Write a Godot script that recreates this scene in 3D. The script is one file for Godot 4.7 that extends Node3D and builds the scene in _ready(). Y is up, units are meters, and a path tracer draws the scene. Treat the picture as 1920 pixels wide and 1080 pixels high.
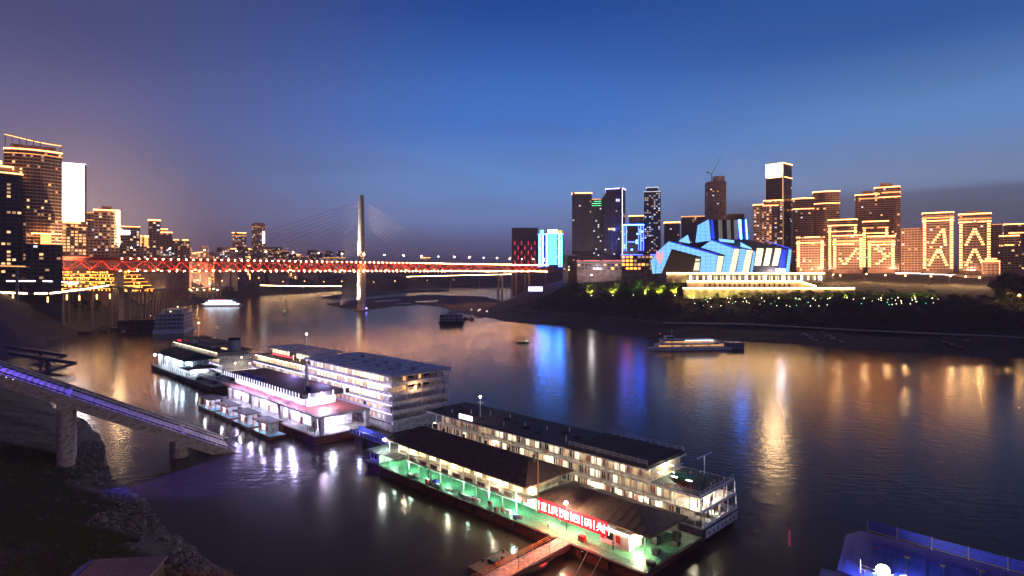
extends Node3D
# Dusk over a river city: camera and light first, then the setting, the bridge, the towers, the ships, and small things last.
# Points are found from a sighting (px, py in the 1920 x 1080 photograph) and a real distance d in metres; the water lies at y = 0.
const F := 1144.0
const CH := 53.0
const HY := 510.0
const CX := 960.0
var mats := {}
var used := {}
var rng := RandomNumberGenerator.new()
var tex := {}

func P(px, py, d) -> Vector3:
	return Vector3((px - CX) / F * d, CH + (HY - py) / F * d, -d)

func G(px, py, h := 0.0) -> Vector3:   # the point at height h that is sighted at px, py
	return P(px, py, (CH - h) * F / (py - HY))

class MB:
	var v := PackedVector3Array()
	var n := PackedVector3Array()
	var c := PackedColorArray()
	var ix := PackedInt32Array()
	var col := Color(1, 1, 1)
	var colored := false
	func quad(a: Vector3, b: Vector3, cc: Vector3, d: Vector3) -> void:   # counter-clockwise seen from outside
		var nn := (b - a).cross(cc - a)
		if nn.length_squared() < 1e-12:
			nn = (cc - a).cross(d - a)
		nn = nn.normalized()
		var k := v.size()
		v.append(a); v.append(b); v.append(cc); v.append(d)
		for i in 4:
			n.append(nn)
			if colored: c.append(col)
		ix.append(k); ix.append(k + 2); ix.append(k + 1)
		ix.append(k); ix.append(k + 3); ix.append(k + 2)
	func tri(a: Vector3, b: Vector3, cc: Vector3) -> void:
		var nn := (b - a).cross(cc - a).normalized()
		var k := v.size()
		v.append(a); v.append(b); v.append(cc)
		for i in 3:
			n.append(nn)
			if colored: c.append(col)
		ix.append(k); ix.append(k + 2); ix.append(k + 1)
	func obox(o: Vector3, ex: Vector3, ey: Vector3, ez: Vector3) -> void:   # half-axes, right-handed
		quad(o - ex - ey + ez, o + ex - ey + ez, o + ex + ey + ez, o - ex + ey + ez)
		quad(o + ex - ey - ez, o - ex - ey - ez, o - ex + ey - ez, o + ex + ey - ez)
		quad(o + ex - ey + ez, o + ex - ey - ez, o + ex + ey - ez, o + ex + ey + ez)
		quad(o - ex - ey - ez, o - ex - ey + ez, o - ex + ey + ez, o - ex + ey - ez)
		quad(o - ex + ey + ez, o + ex + ey + ez, o + ex + ey - ez, o - ex + ey - ez)
		quad(o - ex - ey - ez, o + ex - ey - ez, o + ex - ey + ez, o - ex - ey + ez)
	func box(cx: float, cy: float, cz: float, sx: float, sy: float, sz: float) -> void:
		obox(Vector3(cx, cy, cz), Vector3(sx / 2, 0, 0), Vector3(0, sy / 2, 0), Vector3(0, 0, sz / 2))
	func bx(x0: float, x1: float, y0: float, y1: float, z0: float, z1: float) -> void:
		box((x0 + x1) / 2, (y0 + y1) / 2, (z0 + z1) / 2, x1 - x0, y1 - y0, z1 - z0)
	func bar(a: Vector3, b: Vector3, w: float, h: float) -> void:
		var dd := b - a
		var f := dd.normalized()
		var side := f.cross(Vector3.UP)
		if side.length() < 0.01: side = Vector3.RIGHT
		side = side.normalized()
		var up := side.cross(f)
		obox((a + b) / 2, side * w / 2, up * h / 2, -f * dd.length() / 2)
	func tube(pts: Array, r0: float, r1: float, sides := 6) -> void:
		var rows := []
		for i in pts.size():
			var f: Vector3 = (pts[min(i + 1, pts.size() - 1)] - pts[max(i - 1, 0)]).normalized()
			var s := f.cross(Vector3(0.13, 0.98, 0.17)).normalized() if absf(f.y) < 0.95 else f.cross(Vector3.RIGHT).normalized()
			var u := s.cross(f)
			var r := lerpf(r0, r1, float(i) / max(1, pts.size() - 1))
			var k := v.size()
			for j in sides:
				var a := TAU * j / sides
				var nn := s * cos(a) + u * sin(a)
				v.append(pts[i] + nn * r); n.append(nn)
				if colored: c.append(col)
			rows.append(k)
		for i in rows.size() - 1:
			for j in sides:
				var a: int = rows[i] + j
				var b: int = rows[i] + (j + 1) % sides
				var e: int = rows[i + 1] + j
				var g: int = rows[i + 1] + (j + 1) % sides
				ix.append_array([a, b, e, b, g, e])
		for e in [0, rows.size() - 1]:
			var k: int = rows[e]
			for j in range(1, sides - 1):
				ix.append_array([k, k + j, k + j + 1] if e else [k, k + j + 1, k + j])
	func ball(o: Vector3, r: Vector3, rings := 5, segs := 8) -> void:
		var k := v.size()
		for i in rings + 1:
			for j in segs:
				var p := PI * i / rings
				var a := TAU * j / segs
				var u := Vector3(sin(p) * cos(a), cos(p), sin(p) * sin(a))
				v.append(o + u * r); n.append((u / r).normalized())
				if colored: c.append(col)
		for i in rings:
			for j in segs:
				var a := k + i * segs + j
				var b := k + i * segs + (j + 1) % segs
				ix.append_array([a, a + segs, b, b, a + segs, b + segs])
	func prism(poly: PackedVector2Array, y0: float, y1: float, top: PackedVector2Array = PackedVector2Array()) -> void:   # poly in (x, z); top may differ
		if Geometry2D.is_polygon_clockwise(poly):
			poly = poly.duplicate(); poly.reverse()
			if top.size(): top = top.duplicate(); top.reverse()
		if not top.size(): top = poly
		var m := poly.size()
		for i in m:
			var a := poly[i]
			var b := poly[(i + 1) % m]
			var aa := top[i]
			var bb := top[(i + 1) % m]
			quad(Vector3(b.x, y0, b.y), Vector3(a.x, y0, a.y), Vector3(aa.x, y1, aa.y), Vector3(bb.x, y1, bb.y))
		var t := Geometry2D.triangulate_polygon(poly)
		for i in range(0, t.size(), 3):
			var q := [top[t[i]], top[t[i + 1]], top[t[i + 2]]]
			if (q[1] - q[0]).cross(q[2] - q[0]) > 0: q.reverse()
			tri(Vector3(q[0].x, y1, q[0].y), Vector3(q[1].x, y1, q[1].y), Vector3(q[2].x, y1, q[2].y))
			q = [poly[t[i]], poly[t[i + 1]], poly[t[i + 2]]]
			if (q[1] - q[0]).cross(q[2] - q[0]) < 0: q.reverse()
			tri(Vector3(q[0].x, y0, q[0].y), Vector3(q[1].x, y0, q[1].y), Vector3(q[2].x, y0, q[2].y))
	func slab(pts: Array, ex: Vector3) -> void:   # a plane polygon of 3-D points given depth ex
		var o: Vector3 = pts[0]
		var ax: Vector3 = (pts[1] - pts[0]).normalized()
		var nn := Vector3.ZERO
		for i in pts.size():
			nn += (pts[i] - o).cross(pts[(i + 1) % pts.size()] - o)
		nn = nn.normalized()
		var ay := nn.cross(ax)
		if nn.dot(ex) > 0:
			pts = pts.duplicate(); pts.reverse()
		var flat := PackedVector2Array()
		for p in pts: flat.append(Vector2((p - o).dot(ax), (p - o).dot(ay)))
		var t := Geometry2D.triangulate_polygon(flat)
		for i in range(0, t.size(), 3):
			var a: Vector3 = pts[t[i]]
			var b: Vector3 = pts[t[i + 1]]
			var d: Vector3 = pts[t[i + 2]]
			if (b - a).cross(d - a).dot(ex) > 0:
				var s := b
				b = d; d = s
			tri(a, b, d); tri(a + ex, d + ex, b + ex)
		for i in pts.size():
			var a: Vector3 = pts[i]
			var b: Vector3 = pts[(i + 1) % pts.size()]
			quad(b, a, a + ex, b + ex)
	func mesh() -> ArrayMesh:
		var arr := []
		arr.resize(Mesh.ARRAY_MAX)
		arr[Mesh.ARRAY_VERTEX] = v
		arr[Mesh.ARRAY_NORMAL] = n
		if colored: arr[Mesh.ARRAY_COLOR] = c
		arr[Mesh.ARRAY_INDEX] = ix
		var m := ArrayMesh.new()
		m.add_surface_from_arrays(Mesh.PRIMITIVE_TRIANGLES, arr)
		return m

func obj(called: String, what, m, parent: Node = null) -> MeshInstance3D:
	var o := MeshInstance3D.new()
	o.mesh = what.mesh() if what is MB else what
	o.material_override = mats[m] if m is String else m
	o.name = called
	if parent == null: o.name = numbered(called)
	(parent if parent else self).add_child(o, true)
	return o

func part(called: String, m, parent: Node, x0, x1, y0, y1, z0, z1) -> MeshInstance3D:
	var b := MB.new()
	b.bx(x0, x1, y0, y1, z0, z1)
	return obj(called, b, m, parent)

func numbered(called: String) -> String:
	if not used.has(called):
		used[called] = 0
		return called
	used[called] += 1
	return "%s_%03d" % [called, used[called]]

func tag(o: Node, label: String, category := "", group := "", kind := "") -> Node:
	if label: o.set_meta("label", label)
	if category: o.set_meta("category", category)
	if group: o.set_meta("group", group)
	if kind: o.set_meta("kind", kind)
	return o

func thing(called: String, label: String, category: String, at := Vector3.ZERO, turn := 0.0, group := "") -> Node3D:
	var o := Node3D.new()
	o.name = numbered(called)
	add_child(o)
	o.position = at
	o.rotation.y = turn
	tag(o, label, category, group)
	return o

func dup(o: Node3D, at: Vector3, turn := 0.0, label := "", group := "") -> Node3D:
	var c: Node3D = o.duplicate()
	c.name = numbered(o.name.rstrip("0123456789").trim_suffix("_"))
	add_child(c)
	c.position = at
	c.rotation.y = turn
	if label: c.set_meta("label", label)
	if group: c.set_meta("group", group)
	return c

func stuff(o: Node) -> Node:
	o.set_meta("kind", "stuff")
	return o

func struct(called: String, b, m) -> MeshInstance3D:
	var o := obj(called, b, m)
	o.set_meta("kind", "structure")
	return o

# ---------- materials ----------
func noise_tex(key: String, freq: float, octaves: int, lo: Color, hi: Color, seed_ := 1, normal := false, size := 512) -> void:
	var f := FastNoiseLite.new()
	f.seed = seed_
	f.frequency = freq
	f.fractal_octaves = octaves
	f.noise_type = FastNoiseLite.TYPE_SIMPLEX_SMOOTH
	var t := NoiseTexture2D.new()
	t.width = size; t.height = size
	t.seamless = true
	t.noise = f
	if normal:
		t.as_normal_map = true
		t.bump_strength = 6.0
	else:
		var g := Gradient.new()
		g.offsets = PackedFloat32Array([0.2, 0.8])
		g.colors = PackedColorArray([lo, hi])
		t.color_ramp = g
	tex[key] = t

func mat(key: String, r: float, g: float, b: float, rough := 0.7, metal := 0.0, t := "", scale := 0.1) -> StandardMaterial3D:
	var m := StandardMaterial3D.new()
	m.resource_name = key
	m.albedo_color = Color(r, g, b).linear_to_srgb()
	m.roughness = rough
	m.metallic = metal
	if t:
		m.albedo_texture = tex[t]
		m.uv1_triplanar = true
		m.uv1_world_triplanar = true
		m.uv1_scale = Vector3.ONE * scale
	mats[key] = m
	return m

func glow(key: String, r: float, g: float, b: float, e: float) -> StandardMaterial3D:
	var m := mat(key, r * 0.6, g * 0.6, b * 0.6, 0.5)
	m.emission_enabled = true
	m.emission = Color(r, g, b).linear_to_srgb()
	m.emission_energy_multiplier = e
	return m

func omni(parent: Node, at: Vector3, r, g, b, e, size := 0.15) -> void:
	var l := OmniLight3D.new()
	l.name = "lamp_light"
	parent.add_child(l, true)
	l.position = at
	l.light_color = Color(r, g, b).linear_to_srgb()
	l.light_energy = e
	l.light_size = size
	l.omni_range = 400.0
	l.omni_attenuation = 2.0
	l.shadow_enabled = true

func spot(parent: Node, at: Vector3, to: Vector3, r, g, b, e, angle := 30.0, size := 0.3) -> void:
	var l := SpotLight3D.new()
	l.name = "lamp_light"
	parent.add_child(l, true)
	l.look_at_from_position(at, to, Vector3.UP if absf((to - at).normalized().y) < 0.98 else Vector3.RIGHT)
	if parent is Node3D and parent != self:
		l.position = at
		l.basis = Basis.looking_at(to - at, Vector3.UP if absf((to - at).normalized().y) < 0.98 else Vector3.RIGHT)
	l.light_color = Color(r, g, b).linear_to_srgb()
	l.light_energy = e
	l.spot_angle = angle
	l.spot_angle_attenuation = 0.6
	l.light_size = size
	l.spot_range = 1500.0
	l.spot_attenuation = 2.0
	l.shadow_enabled = true

func lin(c: Array) -> Color:
	return Color8(c[0], c[1], c[2]).srgb_to_linear()

func stops(table: Array, x: float) -> Color:
	if x <= table[0][0]: return lin(table[0][1])
	for i in range(1, table.size()):
		if x <= table[i][0]:
			var t: float = (x - table[i - 1][0]) / (table[i][0] - table[i - 1][0])
			t = t * t * (3.0 - 2.0 * t) * 0.5 + t * 0.5
			return lin(table[i - 1][1]).lerp(lin(table[i][1]), t)
	return lin(table[-1][1])

func make_sky() -> Image:
	var w := 1280
	var h := 640
	var im := Image.create(w, h, false, Image.FORMAT_RGBF)
	var left := [[0.0, [120, 94, 104]], [5.0, [112, 99, 124]], [12.5, [94, 95, 141]], [19.0, [74, 78, 122]], [35.0, [42, 54, 108]], [90.0, [20, 36, 90]]]
	var mid := [[0.0, [90, 82, 104]], [2.5, [100, 104, 148]], [5.0, [114, 139, 196]], [8.0, [104, 146, 210]], [14.0, [69, 120, 202]], [24.0, [33, 74, 152]], [40.0, [22, 54, 122]], [90.0, [16, 40, 100]]]
	var right := [[0.0, [98, 94, 116]], [4.0, [106, 112, 142]], [7.4, [120, 141, 180]], [12.0, [98, 140, 200]], [19.0, [49, 91, 160]], [35.0, [26, 60, 126]], [90.0, [16, 40, 100]]]
	var f := FastNoiseLite.new()
	f.seed = 5
	f.frequency = 1.0
	f.fractal_octaves = 4
	for y in h:
		var el := 90.0 - (y + 0.5) / h * 180.0
		var e := maxf(el, 0.0)
		var cl := stops(left, e)
		var cm := stops(mid, e)
		var cr := stops(right, e)
		for x in w:
			var az := (x + 0.5) / w * 360.0
			if az > 180.0: az -= 360.0
			var c := cm
			if az < 0.0:
				var t := clampf(-az / 38.0, 0, 1)
				c = cm.lerp(cl, t * t * (3 - 2 * t))
			else:
				var t := clampf(az / 36.0, 0, 1)
				c = cm.lerp(cr.lerp(cl, smoothstep(80.0, 180.0, az)), t * t * (3 - 2 * t))
			if el > 0.0 and el < 40.0:
				# thin stretched cloud: faint wisps higher up, a greyer bank low down
				var s := f.get_noise_3d(cos(deg_to_rad(az)) * 2.2, el * 0.22 + 0.6 * sin(deg_to_rad(az * 1.3)), sin(deg_to_rad(az)) * 2.2)
				var k := smoothstep(0.05, 0.5, s) * 0.12 * smoothstep(0.5, 4.0, el) * (1.0 - smoothstep(9.0, 26.0, el) * 0.7)
				c = c.lerp(Color(0.105, 0.108, 0.175), k)
				# the light dome of the bright quarter on the left, in the low air
				c = c.lerp(Color(0.58, 0.41, 0.4), 0.8 * smoothstep(-25.0, -35.0, az) * smoothstep(-100.0, -60.0, az) * exp(-pow(el / 8.0, 2.0)))
				var bank := smoothstep(6.8, 6.0, el + s * 1.1) * smoothstep(12.0, 26.0, az) * smoothstep(120.0, 60.0, az)
				c = c.lerp(Color(0.088, 0.092, 0.138), bank * 0.6)
			im.set_pixel(x, y, c)
	return im

func _ready():
	rng.seed = 7
	# ----- camera -----
	var cam := Camera3D.new()
	cam.name = "camera"
	add_child(cam)
	cam.position = Vector3(0, CH, 0)
	cam.set_frustum(2.0 * 540.0 / F, Vector2(0, -30.0 / F), 1.0, 20000.0)
	cam.current = true
	# ----- sky, dusk light, exposure -----
	var env := Environment.new()
	env.background_mode = Environment.BG_SKY
	var sm := PanoramaSkyMaterial.new()
	sm.panorama = ImageTexture.create_from_image(make_sky())
	env.sky = Sky.new()
	env.sky.sky_material = sm
	env.background_energy_multiplier = 1.0
	env.tonemap_mode = Environment.TONE_MAPPER_LINEAR
	env.tonemap_exposure = 1.0
	env.fog_enabled = true   # evening haze over the river
	env.fog_density = 0.00014
	env.fog_light_color = Color(0.86, 0.78, 0.8)
	env.sdfgi_enabled = true
	env.ssao_enabled = true
	env.ssil_enabled = true
	var we := WorldEnvironment.new()
	we.name = "dusk_air"
	we.environment = env
	add_child(we)
	var sun := DirectionalLight3D.new()
	sun.name = "dusk_sun"
	sun.light_energy = 0.02
	sun.light_angular_distance = 30.0
	sun.light_color = Color(0.85, 0.8, 0.95)
	sun.shadow_enabled = true
	add_child(sun)
	sun.look_at_from_position(Vector3(300, 260, 200), Vector3.ZERO)
	make_materials()
	build_land()
	print("land ", Time.get_ticks_msec())
	build_bridge()
	build_roads()
	print("bridge ", Time.get_ticks_msec())
	build_right_city()
	build_left_city()
	print("city ", Time.get_ticks_msec())
	build_theatre()
	build_trees()
	print("theatre ", Time.get_ticks_msec())
	build_ships()
	print("ships ", Time.get_ticks_msec())
	build_boats()
	build_foreground()
	build_people()
	print("done ", Time.get_ticks_msec())

func make_materials():
	noise_tex("grain", 0.03, 5, Color(0.62, 0.62, 0.62), Color(1, 1, 1), 3)
	noise_tex("stain", 0.012, 5, Color(0.7, 0.68, 0.66), Color(1, 1, 1), 9)
	noise_tex("weather", 0.014, 4, Color(0.78, 0.72, 0.66), Color(1, 1, 1), 15)
	(tex["weather"] as NoiseTexture2D).color_ramp.offsets = PackedFloat32Array([0.25, 0.6])
	noise_tex("soil", 0.02, 6, Color(0.35, 0.33, 0.3), Color(1, 0.96, 0.9), 21)
	noise_tex("wave", 0.012, 5, Color.BLACK, Color.WHITE, 4, true, 1024)
	var w := mat("water", 0.05, 0.033, 0.02, 0.165)
	w.metallic_specular = 0.155
	w.normal_enabled = true
	w.normal_texture = tex["wave"]
	w.normal_scale = 0.16
	w.uv1_triplanar = true
	w.uv1_world_triplanar = true
	w.uv1_scale = Vector3(0.012, 0.03, 0.03)
	mat("soil", 0.05, 0.043, 0.034, 0.95, 0, "soil", 0.05)
	mat("far_soil", 0.035, 0.033, 0.03, 0.95, 0, "soil", 0.012)
	mat("gravel", 0.10, 0.085, 0.07, 0.95, 0, "soil", 0.04)
	mat("rock", 0.20, 0.17, 0.15, 0.9, 0, "grain", 0.6)
	mat("concrete", 0.34, 0.31, 0.28, 0.85, 0, "stain", 0.06)
	mat("pale_concrete", 0.52, 0.49, 0.45, 0.8, 0, "stain", 0.02)
	mat("ramp_concrete", 0.42, 0.36, 0.30, 0.85, 0, "weather", 0.12)
	mat("asphalt", 0.05, 0.05, 0.052, 0.9, 0, "grain", 0.1)
	mat("white_paint", 0.76, 0.75, 0.76, 0.45, 0, "weather", 0.09)
	mat("white_rail", 0.7, 0.69, 0.68, 0.4)
	mat("dark_roof", 0.11, 0.058, 0.042, 0.85, 0, "weather", 0.1)
	mat("slate_roof", 0.022, 0.022, 0.026, 0.85, 0, "stain", 0.08)
	mat("teal_roof", 0.03, 0.045, 0.05, 0.8, 0, "stain", 0.08)
	mat("ship_roof", 0.58, 0.57, 0.62, 0.6, 0, "stain", 0.05)
	mat("green_deck", 0.06, 0.24, 0.13, 0.5, 0, "weather", 0.16)
	mat("red_deck", 0.26, 0.055, 0.045, 0.6, 0, "stain", 0.12)
	mat("hull_red", 0.17, 0.04, 0.028, 0.6, 0, "weather", 0.14)
	mat("hull_dark", 0.02, 0.02, 0.025, 0.6, 0, "stain", 0.1)
	mat("dark_steel", 0.06, 0.06, 0.065, 0.5, 0.3, "grain", 0.3)
	mat("wood", 0.2, 0.1, 0.06, 0.75, 0, "grain", 0.4)
	mat("curtain", 0.26, 0.05, 0.04, 0.9)
	mat("tarp_blue", 0.02, 0.045, 0.42, 0.5, 0, "weather", 0.2)
	mat("bridge_red", 0.55, 0.07, 0.035, 0.5, 0, "grain", 0.05)
	mat("glass_dark", 0.012, 0.014, 0.02, 0.12)
	mat("tower_brown", 0.26, 0.20, 0.17, 0.8, 0, "stain", 0.02)
	mat("tower_beige", 0.40, 0.32, 0.26, 0.8, 0, "stain", 0.02)
	mat("tower_grey", 0.16, 0.16, 0.18, 0.7, 0, "stain", 0.02)
	mat("tower_dark", 0.05, 0.045, 0.05, 0.5, 0, "stain", 0.02)
	mat("tower_blue", 0.06, 0.08, 0.14, 0.4, 0, "stain", 0.02)
	mat("band_light", 0.5, 0.42, 0.34, 0.8)
	mat("band_dark", 0.09, 0.075, 0.065, 0.8)
	mat("bark", 0.05, 0.035, 0.025, 0.9)
	var lf := mat("leaf", 0.06, 0.09, 0.03, 0.7)
	lf.backlight_enabled = true
	lf.backlight = Color(0.06, 0.09, 0.03).linear_to_srgb()
	mat("leaf_dark", 0.035, 0.055, 0.025, 0.8)
	mat("grass", 0.045, 0.06, 0.02, 0.9)
	mat("pier_orange", 0.6, 0.2, 0.06, 0.6)
	var ms := mat("person", 1, 1, 1, 0.8)
	ms.vertex_color_use_as_albedo = true
	# lit things
	glow("gold", 1.0, 0.36, 0.1, 10.0)
	glow("gold_soft", 1.0, 0.42, 0.13, 1.9)
	glow("warm_win", 1.0, 0.58, 0.24, 1.8)
	glow("dim_win", 1.0, 0.58, 0.28, 0.55)
	glow("cool_win", 0.85, 0.92, 1.0, 1.2)
	glow("bar_light", 1.0, 0.46, 0.14, 7.0)
	glow("white_led", 0.95, 0.93, 1.0, 6.0)
	glow("screen_white", 1.0, 0.82, 0.8, 40.0)
	glow("violet_led", 0.5, 0.42, 1.0, 6.0)
	glow("violet_bright", 0.66, 0.56, 1.0, 9.0)
	glow("fascia_led", 0.75, 0.7, 1.0, 3.0)
	glow("cabin_warm", 1.0, 0.72, 0.4, 1.3)
	glow("cabin_orange", 1.0, 0.46, 0.14, 1.3)
	glow("cabin_pale", 1.0, 0.9, 0.62, 1.6)
	glow("blue_led", 0.03, 0.06, 1.0, 18.0)
	glow("azure_led", 0.03, 0.18, 1.0, 55.0)
	glow("hotel_curtain", 0.04, 0.26, 1.0, 9.0)
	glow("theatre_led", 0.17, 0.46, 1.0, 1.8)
	glow("theatre_edge_glow", 0.02, 0.06, 0.9, 1.2)  # deep-blue glow put into the edge faces themselves, no separate lamps
	glow("theatre_window", 1.0, 0.88, 0.58, 1.7)
	glow("petal_pink", 1.0, 0.5, 0.55, 0.9)
	mat("pylon_concrete", 0.58, 0.55, 0.5, 0.75, 0, "grain", 0.03)
	glow("red_led", 1.0, 0.04, 0.05, 1.5)
	glow("red_sign", 1.0, 0.012, 0.03, 0.62)
	glow("sign_white", 1.0, 0.88, 0.88, 2.2)
	glow("green_led", 0.15, 1.0, 0.45, 4.0)
	glow("pink_strip", 1.0, 0.1, 0.14, 1.2)
	glow("bulb_warm", 1.0, 0.5, 0.22, 230.0)
	glow("bulb_orange", 1.0, 0.36, 0.08, 45.0)
	glow("bulb_white", 0.95, 0.97, 1.0, 30.0)
	glow("bulb_green", 0.1, 1.0, 0.35, 14.0)
	glow("bulb_blue", 0.15, 0.15, 1.0, 20.0)
	glow("road_led", 1.0, 0.6, 0.3, 42.0)
	glow("orange_house", 1.0, 0.27, 0.03, 6.0)
	glow("yellow_house", 1.0, 0.42, 0.07, 8.0)
	glow("screen_gold", 1.0, 0.64, 0.32, 100.0)
	glow("bulb_orange_soft", 1.0, 0.4, 0.08, 5.0)
	mat("green_paint", 0.05, 0.22, 0.16, 0.6)
	mat("theatre_roof", 0.035, 0.045, 0.08, 0.35, 0, "grain", 0.05)
	mat("theatre_glass", 0.13, 0.115, 0.11, 0.25, 0, "grain", 0.05)
	glow("theatre_dim", 0.75, 0.68, 0.5, 0.3)
	glow("gold_led", 1.0, 0.52, 0.18, 17.0)
	glow("added_strip_red", 1.0, 0.2, 0.06, 130.0)  # glow of the strips added inside the bridge truss
	mat("hull_purple", 0.3, 0.28, 0.36, 0.6, 0, "stain", 0.1)
	mat("cream_paint", 0.7, 0.62, 0.47, 0.5, 0, "weather", 0.12)
	mat("deck_green", 0.025, 0.06, 0.05, 0.7, 0, "stain", 0.1)
	mat("red_plastic", 0.4, 0.04, 0.03, 0.4)
	mat("red_cloth", 0.42, 0.03, 0.03, 0.8)
	mat("mural_pale", 0.45, 0.6, 0.62, 0.6, 0, "stain", 0.1)
	mat("mural_teal", 0.06, 0.2, 0.25, 0.6)
	mat("funnel_grey", 0.26, 0.27, 0.36, 0.5)
	mat("red_deck_dark", 0.12, 0.03, 0.028, 0.7, 0, "stain", 0.12)
	mat("cabin_teal_paint", 0.1, 0.3, 0.36, 0.5)
	mat("pale_green_paint", 0.4, 0.52, 0.44, 0.5)
	mat("white_door", 0.6, 0.58, 0.52, 0.6)
	mat("green_door", 0.12, 0.34, 0.22, 0.6)
	mat("gangway_deck", 0.45, 0.3, 0.25, 0.7, 0, "stain", 0.15)
	mat("hull_brown", 0.2, 0.12, 0.07, 0.8, 0, "stain", 0.15)
	mat("rope", 0.2, 0.15, 0.1, 0.9)
	var pb := mat("pane_blue", 0.3, 0.55, 0.8, 0.1)
	pb.transparency = BaseMaterial3D.TRANSPARENCY_ALPHA
	pb.albedo_color.a = 0.35
	glow("cool_dim", 0.8, 0.88, 1.0, 0.45)
	glow("cabin_dim", 1.0, 0.72, 0.4, 0.35)
	glow("cabin_pale_bright", 1.0, 0.86, 0.58, 14.0)
	glow("cabin_teal", 0.7, 0.9, 1.0, 1.6)
	glow("violet_soft", 0.72, 0.64, 1.0, 1.6)
	glow("cold_led", 0.6, 0.8, 1.0, 5.0)
	glow("green_white_led", 0.6, 1.0, 0.75, 5.0)
	glow("bulb_warm_soft", 1.0, 0.8, 0.5, 7.0)
	mat("ship_grey", 0.4, 0.39, 0.42, 0.6, 0, "stain", 0.08)
	mat("shed_roof", 0.42, 0.26, 0.23, 0.8, 0, "stain", 0.3)
	mat("pier_orange_dull", 0.3, 0.13, 0.05, 0.8)
	mat("rail_wood", 0.42, 0.3, 0.22, 0.7)
	glow("white_led_blue", 0.6, 0.78, 1.0, 6.0)
	glow("screen_violet", 0.5, 0.45, 1.0, 5.0)

# ---------- land and water ----------
func prof(table: Array, s: float) -> float:
	if s <= table[0][0]: return table[0][1]
	for i in range(1, table.size()):
		if s <= table[i][0]:
			var t: float = (s - table[i - 1][0]) / (table[i][0] - table[i - 1][0])
			return lerpf(table[i - 1][1], table[i][1], t)
	return table[-1][1]

func ribbon(line: Array, offs: Array, table: Array, step: float, rough: float, seed_: int) -> MB:   # line: [X, D, inland X, inland D]
	var f := FastNoiseLite.new()
	f.seed = seed_
	f.frequency = 0.03
	f.fractal_octaves = 4
	var pts := []
	for i in line.size() - 1:
		var a = line[i]
		var b = line[i + 1]
		var k := maxi(1, int(Vector2(b[0] - a[0], b[1] - a[1]).length() / step))
		for j in k:
			var t := float(j) / k
			pts.append([lerpf(a[0], b[0], t), lerpf(a[1], b[1], t), lerpf(a[2], b[2], t), lerpf(a[3], b[3], t)])
	pts.append(line[-1])
	var b := MB.new()
	var m := offs.size()
	for p in pts:
		for s in offs:
			var x: float = p[0] + p[2] * s
			var d: float = p[1] + p[3] * s
			var wob := f.get_noise_2d(x, d)
			var y := prof(table, s + wob * 9.0 * clampf(rough, 0, 1)) + (f.get_noise_2d(x * 3.1 + 50, d * 3.1) * rough * clampf(s / 12.0 + 0.3, 0.0, 1.6))
			b.v.append(Vector3(x, y, -d))
	for i in pts.size() - 1:
		for j in m - 1:
			var k := i * m + j
			b.ix.append_array([k, k + 1, k + m, k + 1, k + m + 1, k + m])
	b.n.resize(b.v.size())
	for i in range(0, b.ix.size(), 3):
		var nn := (b.v[b.ix[i + 2]] - b.v[b.ix[i]]).cross(b.v[b.ix[i + 1]] - b.v[b.ix[i]])
		if nn.y < 0:
			var sw := b.ix[i + 1]
			b.ix[i + 1] = b.ix[i + 2]
			b.ix[i + 2] = sw
			nn = -nn
		for q in 3: b.n[b.ix[i + q]] += nn
	for i in b.n.size(): b.n[i] = b.n[i].normalized()
	return b

const RIGHT_LINE := [[330.0, 340.0, 0.55, 0.84], [312.0, 372.0, 0.5, 0.87], [283.0, 386.0, 0.45, 0.89], [260.0, 402.0, 0.42, 0.91], [234.0, 418.0, 0.38, 0.92], [209.0, 443.0, 0.36, 0.93], [179.0, 466.0, 0.33, 0.94], [113.0, 479.0, 0.33, 0.94], [92.0, 520.0, 0.36, 0.93], [69.0, 567.0, 0.4, 0.92], [22.0, 619.0, 0.42, 0.91], [-8.0, 655.0, 0.45, 0.89], [-30.0, 715.0, 0.5, 0.86], [-45.0, 800.0, 0.55, 0.83], [-40.0, 930.0, 0.6, 0.8], [0.0, 1200.0, 0.6, 0.8], [60.0, 1700.0, 0.6, 0.8], [80.0, 2600.0, 0.6, 0.8]]
const RIGHT_PROF := [[0.0, -0.4], [3.0, 0.4], [18.0, 2.0], [46.0, 6.5], [50.0, 8.4], [60.0, 8.6], [66.0, 10.0], [100.0, 20.0], [135.0, 27.0], [165.0, 31.0], [180.0, 33.0], [230.0, 37.0], [300.0, 43.0], [400.0, 50.0], [900.0, 58.0], [2500.0, 60.0]]
const LEFT_LINE := [[-295.0, 318.0, -0.9, 0.4], [-318.0, 404.0, -0.9, 0.4], [-352.0, 466.0, -0.9, 0.4], [-373.0, 527.0, -0.9, 0.4], [-413.0, 638.0, -0.88, 0.45], [-470.0, 800.0, -0.85, 0.5], [-514.0, 933.0, -0.8, 0.55], [-560.0, 1200.0, -0.8, 0.6], [-575.0, 1450.0, -0.6, 0.8], [-500.0, 1720.0, -0.3, 0.95], [-360.0, 1950.0, -0.1, 1.0], [-180.0, 2200.0, 0.0, 1.0], [60.0, 2560.0, 0.0, 1.0]]
const LEFT_PROF := [[0.0, -0.4], [4.0, 0.5], [20.0, 8.0], [35.0, 19.0], [45.0, 28.0], [60.0, 35.0], [75.0, 41.0], [90.0, 45.0], [160.0, 50.0], [300.0, 62.0], [600.0, 92.0], [1200.0, 100.0], [3000.0, 100.0]]
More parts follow.
